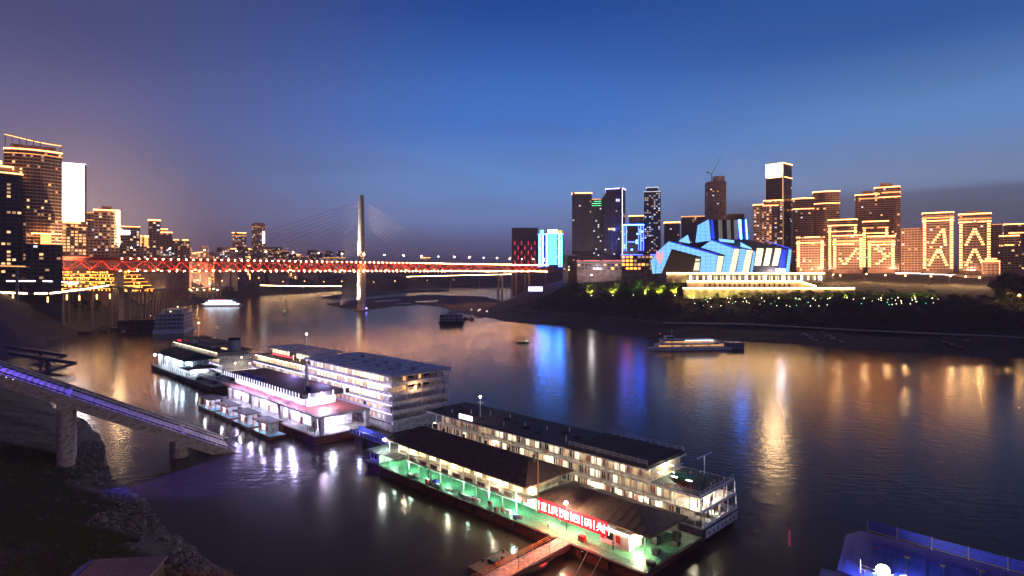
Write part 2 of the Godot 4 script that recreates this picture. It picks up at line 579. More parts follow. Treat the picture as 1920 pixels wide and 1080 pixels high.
const NEAR_LINE := [[-22.0, 66.0, -0.97, -0.1], [-36.0, 88.0, -0.95, -0.1], [-49.0, 106.0, -0.93, -0.05], [-60.0, 115.0, -0.9, -0.1], [-71.0, 124.0, -0.88, -0.2], [-85.0, 141.0, -0.9, -0.1], [-103.0, 156.0, -0.95, -0.05], [-112.0, 168.0, -0.98, 0.1], [-128.0, 190.0, -0.97, 0.2], [-151.0, 216.0, -0.95, 0.25], [-205.0, 262.0, -0.92, 0.35], [-262.0, 296.0, -0.9, 0.4], [-295.0, 318.0, -0.9, 0.4]]
const NEAR_PROF := [[-4.0, -0.9], [0.0, 0.0], [8.0, 1.0], [20.0, 3.2], [32.0, 5.2], [60.0, 10.5], [100.0, 19.0], [150.0, 30.0], [300.0, 48.0]]

func near_height(x: float, d: float) -> float:   # height of the near bank at a place, as the ribbon gives it without its roughness
	var best := -1.0
	for i in NEAR_LINE.size() - 1:
		var a = NEAR_LINE[i]
		var b = NEAR_LINE[i + 1]
		for j in 8:
			var t := j / 8.0
			var vx: float = x - lerpf(a[0], b[0], t)
			var vd: float = d - lerpf(a[1], b[1], t)
			var ix := lerpf(a[2], b[2], t)
			var id := lerpf(a[3], b[3], t)
			if absf(vx * id - vd * ix) < 2.2: best = maxf(best, vx * ix + vd * id)
	return prof(NEAR_PROF, best)

func bank_h(line: Array, table: Array, x: float, d: float) -> float:   # height of a bank at a place
	var best := -1.0
	var gap := 1e9
	for i in line.size() - 1:
		var a = line[i]
		var b = line[i + 1]
		for j in 6:
			var t := j / 6.0
			var vx: float = x - lerpf(a[0], b[0], t)
			var vd: float = d - lerpf(a[1], b[1], t)
			var ix := lerpf(a[2], b[2], t)
			var id := lerpf(a[3], b[3], t)
			var g := absf(vx * id - vd * ix)
			if g < gap and vx * ix + vd * id > -5.0:
				gap = g
				best = vx * ix + vd * id
	return prof(table, best) if gap < 60.0 else -1.0

func on_bank(line: Array, table: Array, px: float, py: float, d0: float, d1: float) -> Vector3:   # where that line of sight meets a bank
	var d := d0
	while d < d1:
		var p := P(px, py, d)
		var h := bank_h(line, table, p.x, d)
		if h >= p.y: return Vector3(p.x, h, p.z)
		d += 4.0
	return P(px, py, d1)

func right_h(x: float, d: float) -> float:
	return bank_h(RIGHT_LINE, RIGHT_PROF, x, d)

func on_right(px: float, py: float) -> Vector3:
	return on_bank(RIGHT_LINE, RIGHT_PROF, px, py, 360.0, 900.0)

func on_left(px: float, py: float, d1 := 900.0) -> Vector3:
	return on_bank(LEFT_LINE, LEFT_PROF, px, py, 440.0, d1)

const ORD := ["first", "second", "third", "fourth", "fifth", "sixth", "seventh", "eighth", "ninth", "tenth", "eleventh", "twelfth", "thirteenth", "fourteenth", "fifteenth", "sixteenth", "seventeenth", "eighteenth", "nineteenth", "twentieth"]

func build_land():
	var b := MB.new()
	b.quad(Vector3(-9000, -6, 60), Vector3(9000, -6, 60), Vector3(9000, -6, -12000), Vector3(-9000, -6, -12000))
	struct("riverbed_ground", b, "far_soil")
	b = MB.new()
	b.quad(Vector3(-2600, 0, 40), Vector3(2600, 0, 40), Vector3(2600, 0, -6000), Vector3(-2600, 0, -6000))
	struct("river_water", b, "water")
	var offs := [-6.0, 0.0, 3.0, 8.0, 14.0, 22.0, 32.0, 40.0, 46.0, 50.0, 60.0, 66.0, 76.0, 88.0, 100.0, 115.0, 135.0, 150.0, 165.0, 180.0, 205.0, 230.0, 300.0, 400.0, 900.0, 2500.0]
	struct("right_bank_terrain", ribbon(RIGHT_LINE, offs, [[-6.0, -1.6]] + RIGHT_PROF, 9.0, 0.8, 3), "far_soil")
	offs = [-6.0, 0.0, 4.0, 10.0, 18.0, 25.0, 35.0, 45.0, 57.0, 70.0, 85.0, 100.0, 120.0, 160.0, 220.0, 300.0, 450.0, 600.0, 1200.0, 3000.0]
	struct("left_bank_terrain", ribbon(LEFT_LINE, offs, [[-6.0, -1.6]] + LEFT_PROF, 12.0, 0.9, 8), "far_soil")
	offs = []
	var s := -4.0
	while s < 60.0:
		offs.append(s)
		s += 1.6
	offs.append_array([64.0, 72.0, 82.0, 95.0, 110.0, 150.0, 200.0, 300.0])
	struct("near_bank_terrain", ribbon(NEAR_LINE, offs, NEAR_PROF, 1.8, 0.5, 12), "soil")
	# low gravel bars round the pylon
	var f := FastNoiseLite.new()
	f.seed = 4
	f.frequency = 0.02
	for spec in [["gravel_bar", [[612, 571], [640, 577], [668, 581], [700, 579], [740, 574], [790, 571], [830, 574], [866, 586], [905, 596], [960, 590], [960, 566], [900, 556], [820, 553], [740, 556], [690, 561], [640, 565]], 0.9], ["gravel_bar", [[596, 558], [640, 561], [690, 556], [760, 549], [840, 547], [840, 543], [740, 544], [650, 550]], 0.7]]:
		var poly := PackedVector2Array()
		var top := PackedVector2Array()
		var pts: Array = spec[1]
		for i in pts.size():
			for j in 5:
				var a := G(lerpf(pts[i][0], pts[(i + 1) % pts.size()][0], j / 5.0), lerpf(pts[i][1], pts[(i + 1) % pts.size()][1], j / 5.0))
				a.x += f.get_noise_2d(a.x * 2, a.z) * 14.0
				a.z += f.get_noise_2d(a.x, a.z * 2 + 90) * 26.0
				poly.append(Vector2(a.x, a.z))
		var c := Vector2.ZERO
		for p in poly: c += p / poly.size()
		for p in poly: top.append(p + (c - p).normalized() * 7.0)
		b = MB.new()
		b.prism(poly, -0.6, spec[2], top)
		struct(spec[0], b, "gravel")
	# shallow pools left on the bar
	for q in [[[700, 564], [748, 561], [752, 563], [706, 567]], [[778, 565], [822, 562], [818, 566], [782, 568]], [[735, 570], [768, 568], [772, 570]]]:
		b = MB.new()
		var poly := PackedVector2Array()
		for p in q:
			var a := G(p[0], p[1], 0.95)
			poly.append(Vector2(a.x, a.z))
		b.prism(poly, 0.85, 0.96)
		struct("pool_water", b, "water")
	# distant hills closing the valley
	for hl in [["far_hill", -2300.0, 3600.0, 1500.0, 190.0, 31], ["far_hill", -200.0, 4600.0, 1500.0, 95.0, 32], ["far_hill", 2100.0, 4200.0, 1800.0, 130.0, 33]]:
		b = MB.new()
		f.seed = hl[5]
		f.frequency = 0.0016
		var k := 60
		for i in k + 1:
			var x: float = hl[1] + (float(i) / k * 2 - 1) * hl[3]
			var e := 1.0 - pow(absf(float(i) / k * 2 - 1), 2.0)
			var y: float = 45.0 + (hl[4] - 45.0) * e * (0.75 + 0.5 * f.get_noise_1d(x))
			b.v.append_array([Vector3(x, 40, -hl[2] + 500), Vector3(x, lerpf(45, y, 0.75), -hl[2] + 150), Vector3(x, y, -hl[2]), Vector3(x, 30, -hl[2] - 700)])
			for q in 4: b.n.append(Vector3(0, 1, 0.4).normalized())
		for i in k:
			for j in 3:
				var a := i * 4 + j
				b.ix.append_array([a, a + 1, a + 4, a + 1, a + 5, a + 4])
		struct(hl[0], b, "far_soil")
	b = MB.new()
	b.bx(-90.0, 170.0, -6.0, 22.0, -24.0, 60.0)
	struct("embankment_road", b, "concrete")
	# shore road and broken slabs on the right bank
	b = MB.new()
	for i in 7:
		var l0 = RIGHT_LINE[i]
		var l1 = RIGHT_LINE[i + 1]
		b.bar(Vector3(l0[0] + l0[2] * 55, 8.75, -l0[1] - l0[3] * 55), Vector3(l1[0] + l1[2] * 55, 8.75, -l1[1] - l1[3] * 55), 7.0, 0.5)
	struct("shore_road", b, "concrete")

# ---------- bridge ----------
var B0 := Vector3(-208, 0, -842)
var BD := Vector3(0.613, 0, -0.79)
func on_bridge(s: float, y: float, off := 0.0) -> Vector3:
	return B0 + BD * s + Vector3(0.79, 0, 0.613) * off + Vector3(0, y, 0)   # off > 0: the side towards us

func shore_d(px: float) -> float:   # how far off the left bank's waterline lies in that direction
	return prof([[0.0, 440.0], [95.0, 466.0], [150.0, 527.0], [220.0, 640.0], [290.0, 800.0], [330.0, 935.0], [400.0, 1130.0], [480.0, 1350.0], [560.0, 1530.0], [640.0, 1750.0], [760.0, 1980.0], [860.0, 2230.0], [960.0, 2600.0]], px)

func build_bridge():
	var t := thing("cable_stayed_bridge", "long red two-deck truss bridge with dotted lamp rows and one tall pylon", "bridge", B0)
	var lo := 54.4
	var hi := 65.6
	var s0 := -520.0
	var s1 := 480.0
	var L := func(s, y, off = 0.0): return on_bridge(s, y, off) - B0
	var b := MB.new()
	b.bar(L.call(s0, hi + 0.2), L.call(s1, hi + 0.2), 25.0, 0.9)
	obj("upper_deck", b, "asphalt", t)
	b = MB.new()
	b.bar(L.call(s0, lo - 0.3), L.call(s1, lo - 0.3), 16.0, 0.8)
	obj("lower_deck", b, "bridge_red", t)
	for off in [-8.0, 8.0]:
		for y in [lo, hi - 0.8]:
			b = MB.new()
			b.bar(L.call(s0, y, off), L.call(s1, y, off), 1.0, 1.5)
			obj("chord", b, "bridge_red", t)
	b = MB.new()
	b.bar(L.call(s0, hi + 1.2, 12.6), L.call(s1, hi + 1.2, 12.6), 0.3, 1.2)
	obj("parapet", b, "bridge_red", t)
	var pitch := 19.0
	var yaw := atan2(-BD.z, BD.x)
	var dm := []
	for k in 2:
		b = MB.new()
		var sg := -1.0 if k == 0 else 1.0
		b.bar(Vector3(-pitch / 4, 0.7 if sg > 0 else hi - lo - 1.5, 0), Vector3(pitch / 4, hi - lo - 1.5 if sg > 0 else 0.7, 0), 0.8, 0.8)
		dm.append(b.mesh())
	var cnt := int((s1 - s0) / pitch * 2)
	for off in [8.0, -8.0]:
		for i in cnt:
			var s := s0 + pitch / 4 + i * pitch / 2
			var o := obj("truss_diagonal", dm[i % 2], "bridge_red", t)
			o.position = L.call(s, lo, off)
			o.rotation.y = yaw
	var lamp_mesh := MB.new()
	lamp_mesh.ball(Vector3.ZERO, Vector3.ONE * 0.52, 4, 6)
	var bulb := lamp_mesh.mesh()
	for row in [[hi + 0.5, 13.0], [lo - 0.4, 9.0]]:
		var s := -300.0
		while s < 440.0:
			obj("bulb_lamp", bulb, "bulb_warm", t).position = L.call(s, row[0], row[1])
			s += 7.6
	# uplights at the lower truss joints
	lamp_mesh = MB.new()
	lamp_mesh.box(0, 0, 0, 2.4, 0.9, 0.6)
	bulb = lamp_mesh.mesh()
	for i in range(12, 50):
		for sd in [7.2, 5.0]:
			var o := obj("truss_uplight", bulb, "bulb_orange", t)
			o.position = L.call(s0 + i * pitch + (pitch / 2), lo + 1.1, sd)
			o.rotation.y = yaw
	for row in [[lo + 0.35, -6.9], [lo + 0.35, 6.9], [hi - 0.9, 6.9]]:   # added glowing strips, hidden behind the chords to redden the truss
		b = MB.new()
		b.bar(L.call(s0 + 60, row[0], row[1]), L.call(s1 - 60, row[0], row[1]), 0.3, 0.3)
		obj("added_truss_glow_strip", b, "added_strip_red", t)
	# street lamps on the deck
	for i in 21:
		var s := -290.0 + i * 36.0
		b = MB.new()
		b.tube([L.call(s, hi + 0.6, 11.0), L.call(s, hi + 11.0, 11.0)], 0.16, 0.1, 5)
		b.tube([L.call(s, hi + 11.0, 11.0), L.call(s, hi + 11.6, 8.5)], 0.1, 0.08, 5)
		var pole := obj("lamp_post", b, "dark_steel", t)
		b = MB.new()
		b.ball(L.call(s, hi + 11.5, 8.4), Vector3(0.8, 0.5, 0.8), 4, 6)
		obj("lamp_head", b, "bulb_warm" if i % 3 else "bulb_white", pole)
	# pylon
	b = MB.new()
	var prof_ := [[-4.0, 6.2, 6.6], [10.0, 5.8, 6.4], [50.0, 5.6, 6.2], [72.0, 5.4, 5.8], [110.0, 4.6, 4.4], [140.0, 3.9, 3.4], [159.0, 3.4, 3.0]]
	var seg := 10
	for i in prof_.size():
		for j in seg:
			var a := TAU * (j + 0.5) / seg
			var d := Vector3(cos(a), 0, sin(a)).rotated(Vector3.UP, yaw)
			b.v.append(Vector3(d.x * prof_[i][1], prof_[i][0], d.z * prof_[i][2]))
			b.n.append(d)
	for i in prof_.size() - 1:
		for j in seg:
			var a := i * seg + j
			var c := i * seg + (j + 1) % seg
			b.ix.append_array([a, c, a + seg, c, c + seg, a + seg])
	var top := (prof_.size() - 1) * seg
	for j in range(1, seg - 1): b.ix.append_array([top, top + j + 1, top + j])
	var py := obj("pylon", b, "pylon_concrete", t)
	for y in [35.0, 52.0]:
		b = MB.new()
		b.prism(ngon(7.0, 10), y, y + 1.2)
		obj("pylon_collar", b, "concrete", py)
	b = MB.new()
	b.prism(ngon(13.0, 12), -1.0, 1.6)
	obj("pylon_footing", b, "concrete", py)
	b = MB.new()
	b.ball(Vector3(9, 3.5, 8), Vector3.ONE * 0.9, 5, 8)
	obj("marker_lamp", b, "bulb_blue", py)
	for k in 9:
		var yp := 151.0 - k * 3.6
		for sg in [-1, 1]:
			b = MB.new()
			b.tube([Vector3(0, yp, 0), L.call(sg * (238.0 - k * 18.0), hi + 1.0, 0.0)], 0.2, 0.2, 5)
			obj("stay_cable", b, "white_paint", t)
	# uplights on the pylon's lit flank, at deck level and above the water
	for y in [hi + 3.0, 8.0]:
		spot(t, Vector3(-26, y, 12), Vector3(-3, y + 34, 1), 1.0, 0.84, 0.62, 26000.0, 40.0, 0.5)
		b = MB.new()
		b.box(-26.0, y - 0.9, 12.0, 1.2, 0.5, 1.2)
		b.bar(Vector3(-26, y - 0.9, 12), Vector3(-6, y - 2.0, 4), 0.5, 0.5)
		obj("floodlight_bracket", b, "dark_steel", t)
	# piers under the approach on the right bank and the left abutment
	for s in [305.0, 345.0, 385.0]:
		b = MB.new()
		b.bar(L.call(s, -1.0, -4.0), L.call(s, lo - 0.7, -4.0), 3.2, 5.0)
		b.bar(L.call(s, -1.0, 5.0), L.call(s, lo - 0.7, 5.0), 3.2, 5.0)
		obj("approach_pier", b, "concrete", t)
	for s in [-298.0]:
		b = MB.new()
		b.bar(L.call(s, 4.0, 0.0), L.call(s, lo - 0.7, 0.0), 4.6, 8.0)
		obj("approach_pier", b, "concrete", t)

func ngon(r: float, k: int) -> PackedVector2Array:
	var p := PackedVector2Array()
	for i in k: p.append(Vector2(cos(TAU * i / k), sin(TAU * i / k)) * r)
	return p

func path_road(called: String, label: String, pts: Array, width: float, led: String, piers: float, pier_base: float) -> Node3D:   # pts: [px, py, d]
	var o := P(pts[0][0], pts[0][1], pts[0][2])
	var t := thing(called, label, "viaduct", o)
	var line := []
	for p in pts: line.append(P(p[0], p[1], p[2]) - o)
	var deck := MB.new()
	var wall := MB.new()
	var lamp := MB.new()
	for i in line.size() - 1:
		deck.bar(line[i], line[i + 1], width, 1.6)
		var side: Vector3 = (line[i + 1] - line[i]).cross(Vector3.UP).normalized()
		if side.z < 0: side = -side
		var sh := side * (width / 2 + 0.15)
		wall.bar(line[i] + sh + Vector3(0, 0.9, 0), line[i + 1] + sh + Vector3(0, 0.9, 0), 0.3, 1.6)
		lamp.bar(line[i] + sh * 1.04 + Vector3(0, 0.5, 0), line[i + 1] + sh * 1.04 + Vector3(0, 0.5, 0), 0.35, 0.7)
	obj("deck", deck, "concrete", t)
	obj("parapet", wall, "pale_concrete", t)
	if led: obj("parapet_light", lamp, led, t)
	if piers > 0:
		for i in line.size() - 1:
			var len_: float = (line[i + 1] - line[i]).length()
			var k := int(len_ / piers)
			for j in k:
				var p: Vector3 = line[i].lerp(line[i + 1], (j + 0.5) / k)
				var b := MB.new()
				b.tube([Vector3(p.x, pier_base - o.y, p.z), p + Vector3(0, -0.8, 0)], 1.1, 1.1, 8)
				obj("pier", b, "concrete", t)
	return t

var lamp_proto: Node3D
func street_lamp(at: Vector3, label: String, group: String, h := 9.0, warm := true, light := 0.0) -> Node3D:
	var t := thing("street_lamp", label, "street lamp", at, 0, group)
	var b := MB.new()
	b.tube([Vector3.ZERO, Vector3(0, h, 0)], 0.14, 0.09, 5)
	b.tube([Vector3(0, h, 0), Vector3(1.4, h + 0.3, 0)], 0.08, 0.06, 5)
	obj("pole", b, "dark_steel", t)
	b = MB.new()
	b.ball(Vector3(1.4, h + 0.05, 0), Vector3(0.85, 0.5, 0.85), 4, 6)
	obj("lamp_head", b, "bulb_orange" if warm else "bulb_white", t)
	if light > 0: omni(t, Vector3(1.4, h - 0.7, 0), 1.0, 0.55 if warm else 0.9, 0.22 if warm else 0.95, light, 0.3)
	return t

func build_roads():
	path_road("riverside_viaduct", "curving riverside road on round piers with a bright lit parapet below the red bridge", [[-60, 546, 490], [58, 551, 500], [82, 551, 508], [150, 543, 545], [194, 536, 570], [224, 538, 596], [260, 542, 636], [290, 545, 730], [340, 541, 1000], [402, 540, 1150]], 11.0, "road_led", 24.0, 0.0)
	path_road("upper_road", "short upper road with a white lit edge at the foot of the dark towers", [[18, 528, 510], [72, 528, 515], [118, 530, 535], [158, 533, 570]], 9.0, "white_led", 14.0, 6.0)
	path_road("rising_road", "slip road climbing to the right beyond the bend of the river", [[402, 540, 1150], [450, 534, 1380], [494, 527, 1520]], 12.0, "road_led", 30.0, 4.0)
	path_road("shore_viaduct", "straight low road with a lit edge crossing behind the pylon", [[468, 535, 1420], [560, 537, 1570], [640, 537, 1780], [725, 535, 2000], [860, 529, 2300]], 12.0, "road_led", 40.0, 2.0)
	path_road("far_bridge", "pale second bridge low on the horizon behind the red truss bridge", [[558, 525, 1900], [640, 522, 1950], [760, 519, 2050], [925, 515, 2200], [1020, 513, 2300]], 24.0, "road_led", 90.0, -2.0)
	path_road("hillside_road", "brief amber lit road on the slope at the far left edge", [[-30, 499, 480], [52, 501, 490]], 8.0, "gold_soft", 12.0, 8.0)
	# uplights on the piers of the riverside road
	var rv: Node3D = get_node("riverside_viaduct")
	for q in [[18, 555, 496], [36, 557, 497], [100, 561, 515], [135, 557, 534], [158, 558, 546], [190, 556, 565], [214, 555, 585]]:
		var p := P(q[0], q[1], q[2]) - rv.position
		var mb := MB.new()
		mb.box(p.x, p.y, p.z + 6.2, 0.9, 4.5, 0.5)
		obj("pier_light", mb, "bar_light", rv)
	# market lamps along the bend of the left shore
	for i in 26:
		var x := 284.0 + i * 5.0 + rng.randf_range(-1.5, 1.5)
		var lamp := thing("market_lamp", "amber lamp in the riverside market row behind the white ship, %s from the left" % ORD[i % 20] if i < 20 else "amber lamp at the far right end of the riverside market row", "lamp", on_left(x, 556.0 - i * 0.35 + rng.randf_range(-3, 3), 1400.0), 0, "market lamps on the left shore")
		var mb := MB.new()
		mb.tube([Vector3(0, -1, 0), Vector3(0, 4.0, 0)], 0.12, 0.1, 5)
		obj("post", mb, "dark_steel", lamp)
		mb = MB.new()
		mb.ball(Vector3(0, 4.6, 0), Vector3(1.0, 0.8, 1.0), 4, 6)
		obj("lamp_glass", mb, ["bulb_orange", "bulb_warm", "bulb_orange", "bulb_white"][i % 4], lamp)
	# lamps along the far shore roads
	var k := 0
	for p in [[415, 528, 1250], [446, 523, 1400], [484, 520, 1540], [530, 527, 1540], [570, 526, 1620], [606, 526, 1720], [640, 526, 1800], [700, 527, 1950], [740, 525, 2050], [800, 522, 2200], [850, 520, 2300]]:
		street_lamp(on_left(p[0], p[1] + 10, p[2] + 200.0), "amber street lamp on the shore road seen under the red bridge", "shore road lamps", 11.0, true)
	k = 0
	for p in [[640, 492, 523, 0], [1573, 523, 780, 1], [1560, 522, 790, 1], [1622, 521, 770, 1], [1658, 523, 760, 1], [1695, 524, 750, 1], [1743, 526, 740, 1], [1780, 526, 720, 1], [1808, 527, 700, 1], [1880, 528, 690, 1], [1834, 530, 690, 1], [1500, 510, 800, 1], [1520, 510, 805, 1]]:
		if p[3]: street_lamp(on_right(p[0], p[1] + 9), "orange street lamp on the park road right of the theatre", "park road lamps", 9.0, true, 520.0)
	for p in [[1165, 503, 760], [1148, 505, 770], [1190, 505, 740], [1094, 508, 780], [1065, 509, 790], [1206, 507, 735], [1216, 506, 730], [1130, 503, 800]]:
		street_lamp(on_right(p[0], p[1] + 8), "amber street lamp on the slope road left of the theatre", "slope road lamps", 9.0, true, 50.0)
	var t := street_lamp(on_right(1107, 545) , "bright white floodlight on a tall mast above the riverside trees", "", 19.0, false, 260.0)
	t.name = numbered("floodlight_mast")
	for p in [[28, 520, 495], [82, 512, 505], [64, 534, 498]]:
		street_lamp(on_left(p[0], p[1] + 12), "orange street lamp by the road under the two dark left towers", "left hillside lamps", 8.0, true, 120.0)

# ---------- towers ----------
func ring(b: MB, poly: PackedVector2Array, y: float, h: float, out: float, thick: float) -> void:
	var c := Vector2.ZERO
	for p in poly: c += p / poly.size()
	for i in poly.size():
		var p0 := poly[i]
		var p1 := poly[(i + 1) % poly.size()]
		var nn := Vector2((p1 - p0).y, -(p1 - p0).x).normalized()
		if nn.dot((p0 + p1) / 2 - c) < 0: nn = -nn
		var e := (p1 - p0).normalized() * out
		var a := p0 + nn * out - e
		var z := p1 + nn * out + e
		var k := maxi(1, int((z - a).length() / 4.5))   # one fitting after another, a few of them dead
		for j in k:
			if k > 3 and rng.randf() < 0.07: continue
			var u := a.lerp(z, (j + 0.03) / k)
			var v := a.lerp(z, (j + 0.97) / k)
			b.bar(Vector3(u.x, y, u.y), Vector3(v.x, y, v.y), thick, h * rng.randf_range(0.75, 1.1))

func tower(called: String, label: String, px0: float, px1: float, pyt: float, pyb: float, d: float, o := {}) -> Node3D:
	var mid := (px0 + px1) / 2
	var az := atan((mid - CX) / F)
	var wv := (px1 - px0) / F * d * cos(az)
	var dep: float = o.get("dep", clampf(wv * 0.7, 10.0, 36.0))
	var off := deg_to_rad(o.get("yaw", 0.0))
	var w := maxf((wv - dep * absf(sin(off))) / cos(off), 4.0)
	var h := (pyb - pyt) / F * d
	var at := P(mid, pyb, d)
	var ray := Vector3(at.x, 0, at.z).normalized()
	at += ray * dep / 2
	var t := thing(called, label, o.get("cat", "tower"), at, atan2(-at.x, -at.z) + off, o.get("group", ""))
	var poly := PackedVector2Array()
	var curve: float = o.get("curve", 0.0)
	if curve > 0.0:
		for i in 9:
			var u := i / 8.0 * 2 - 1
			poly.append(Vector2(u * w / 2, dep / 2 - u * u * curve))
		poly.append(Vector2(w / 2, -dep / 2)); poly.append(Vector2(-w / 2, -dep / 2))
	elif o.get("cham", 0.0) > 0.0:
		var c: float = o.cham
		for q in [[-1, 1, 0, 1], [1, 1, 1, 0], [1, -1, 0, 1], [-1, -1, 1, 0]]:
			var a := Vector2(q[0] * w / 2, q[1] * dep / 2)
			var cx := Vector2(-q[0] * c, 0)
			var cz := Vector2(0, -q[1] * c)
			poly.append_array([a + cz, a + cx] if q[2] == 0 else [a + cx, a + cz])
	else:
		poly = PackedVector2Array([Vector2(-w / 2, dep / 2), Vector2(w / 2, dep / 2), Vector2(w / 2, -dep / 2), Vector2(-w / 2, -dep / 2)])
	var wall := MB.new()
	wall.prism(poly, -float(o.get("sink", 60.0)), h)
	obj("wall", wall, o.get("wall", "tower_brown"), t)
	var fl: float = o.get("fl", 3.3)
	var bay: float = o.get("bay", 3.4)
	var nf := int(h / fl)
	var bands := MB.new()
	if o.get("band", "band_light") != "":
		var fat: PackedVector2Array = Geometry2D.offset_polygon(poly, 0.35, Geometry2D.JOIN_MITER)[0]
		for i in range(1, nf + 1):
			bands.prism(fat, i * fl - 0.35, i * fl + 0.25)
		stuff(obj("floor_slabs", bands, o.get("band", "band_light"), t))
	var panes := {}
	var lits: Array = o.get("lits", ["warm_win", "dim_win", "dim_win", "cool_win"])
	var p_lit: float = o.get("lit", 0.1)
	var glass: String = o.get("glass", "glass_dark")
	var camdir := Vector2(-sin(off), cos(off))
	var k_bays := PackedVector2Array()
	var ctr := Vector2.ZERO
	for p in poly: ctr += p / poly.size()
	for e in poly.size():
		var a := poly[e]
		var b := poly[(e + 1) % poly.size()]
		var along := (b - a).normalized()
		var nn := Vector2(along.y, -along.x)
		if nn.dot((a + b) / 2 - ctr) < 0: nn = -nn
		if nn.dot(camdir) < -0.3: continue
		var len_ := (b - a).length()
		var k := maxi(1, int(len_ / bay))
		var step := len_ / k
		var hw := step * float(o.get("pane", 0.34))
		var colp := 0.0
		for j in k:
			if j % 3 == 0: k_bays.append(a + along * (j * step) + nn * 0.35)
			colp = 0.35 if rng.randf() < float(o.get("column", 0.0)) else 0.0
			for i in nf:
				var y0 := i * fl + 0.55
				var key := glass
				if rng.randf() < p_lit + colp: key = lits[rng.randi() % lits.size()]
				if not panes.has(key): panes[key] = MB.new()
				var c := a + along * ((j + 0.5) * step) + nn * 0.1
				var l := c - along * hw
				var r := c + along * hw
				if along.cross(nn) < 0:
					var sw := l
					l = r; r = sw
				panes[key].quad(Vector3(r.x, y0, r.y), Vector3(l.x, y0, l.y), Vector3(l.x, y0 + fl * 0.56, l.y), Vector3(r.x, y0 + fl * 0.56, r.y))
	if o.get("fins", true) and k_bays.size():   # upright piers between groups of windows
		var fins := MB.new()
		for q in k_bays: fins.bx(q.x - 0.35, q.x + 0.35, 0.0, h - 0.5, q.y - 0.35, q.y + 0.35)
		stuff(obj("facade_piers", fins, o.get("wall", "tower_brown"), t))
	for key in panes:
		stuff(obj("window_panes" if key == glass else "lit_window_panes", panes[key], key, t))
	for cr in o.get("crown", []):   # [metres below the top, material, height]
		var b := MB.new()
		ring(b, poly, h - cr[0], cr[2], 0.5, cr[2] * 0.8)
		stuff(obj("crown_lights", b, cr[1], t))
	if o.has("corner"):
		for i in poly.size():
			var p := poly[i]
			if (p - ctr).dot(camdir) < -dep * 0.2: continue
			var b := MB.new()
			b.box(p.x * 1.01, h / 2, p.y * 1.01, 0.9, h, 0.9)
			obj("edge_light", b, o.corner, t)
	if o.get("ladder", false):
		var b := MB.new()
		var gap: float = o.get("gap", 1)
		var i := 1
		while i * fl < h * 0.86:
			for x in [-w / 2 + 1.8, w / 2 - 1.8]:
				b.box(x, i * fl + 1.2, dep / 2 + 0.5, 3.2, 1.3, 0.5)
			i += int(gap)
		stuff(obj("edge_light_bars", b, "bar_light", t))
	if o.has("pattern"):   # strokes across the face, drawn as one light bar a floor: [x0, y0, x1, y1] in shares of the field
		var b := MB.new()
		var y0: float = h * 0.07
		var y1: float = float(o.get("pattern_h", 0.7)) * h
		var i := 1
		while i * fl < y1:
			var v := (i * fl - y0) / (y1 - y0)
			for st in o.pattern:
				if (v - st[1]) * (v - st[3]) <= 0.0:
					var u := lerpf(st[0], st[2], (v - st[1]) / (st[3] - st[1]))
					b.box((u - 0.5) * (w - 9.0), i * fl + 1.2, dep / 2 + 0.5, maxf(3.2, absf((st[2] - st[0]) / (st[3] - st[1])) * fl / (y1 - y0) * (w - 9.0) * 1.05), 1.3, 0.5)
			i += 1
		stuff(obj("pattern_light_bars", b, "bar_light", t))
	for m in o.get("top", []):   # rooftop blocks: [x0, x1 (share of width), height, material, light]
		var b := MB.new()
		var x0: float = (m[0] - 0.5) * w
		var x1: float = (m[1] - 0.5) * w
		b.bx(x0, x1, h, h + m[2], -dep * 0.36, dep * 0.36)
		obj("roof_block", b, m[3], t)
		if m[4]:
			b = MB.new()
			ring(b, PackedVector2Array([Vector2(x0, dep * 0.36), Vector2(x1, dep * 0.36), Vector2(x1, -dep * 0.36), Vector2(x0, -dep * 0.36)]), h + m[2], 1.0, 0.4, 0.9)
			stuff(obj("crown_lights", b, m[4], t))
	if o.get("mast", 0.0) > 0.0:
		var b := MB.new()
		b.tube([Vector3(0, h, 0), Vector3(0, h + float(o.mast), 0)], 0.6, 0.15, 5)
		obj("mast", b, "dark_steel", t)
	t.set_meta("w", w); t.set_meta("dep", dep); t.set_meta("h", h)
	return t

func lit_panel(t: Node3D, called: String, m: String, x0: float, x1: float, y0: float, y1: float, out := 0.5) -> void:   # shares of the front face
	var w: float = t.get_meta("w")
	var h: float = t.get_meta("h")
	var z: float = t.get_meta("dep") / 2
	part(called, m, t, (x0 - 0.5) * w, (x1 - 0.5) * w, y0 * h, y1 * h, z + 0.15, z + 0.15 + out)

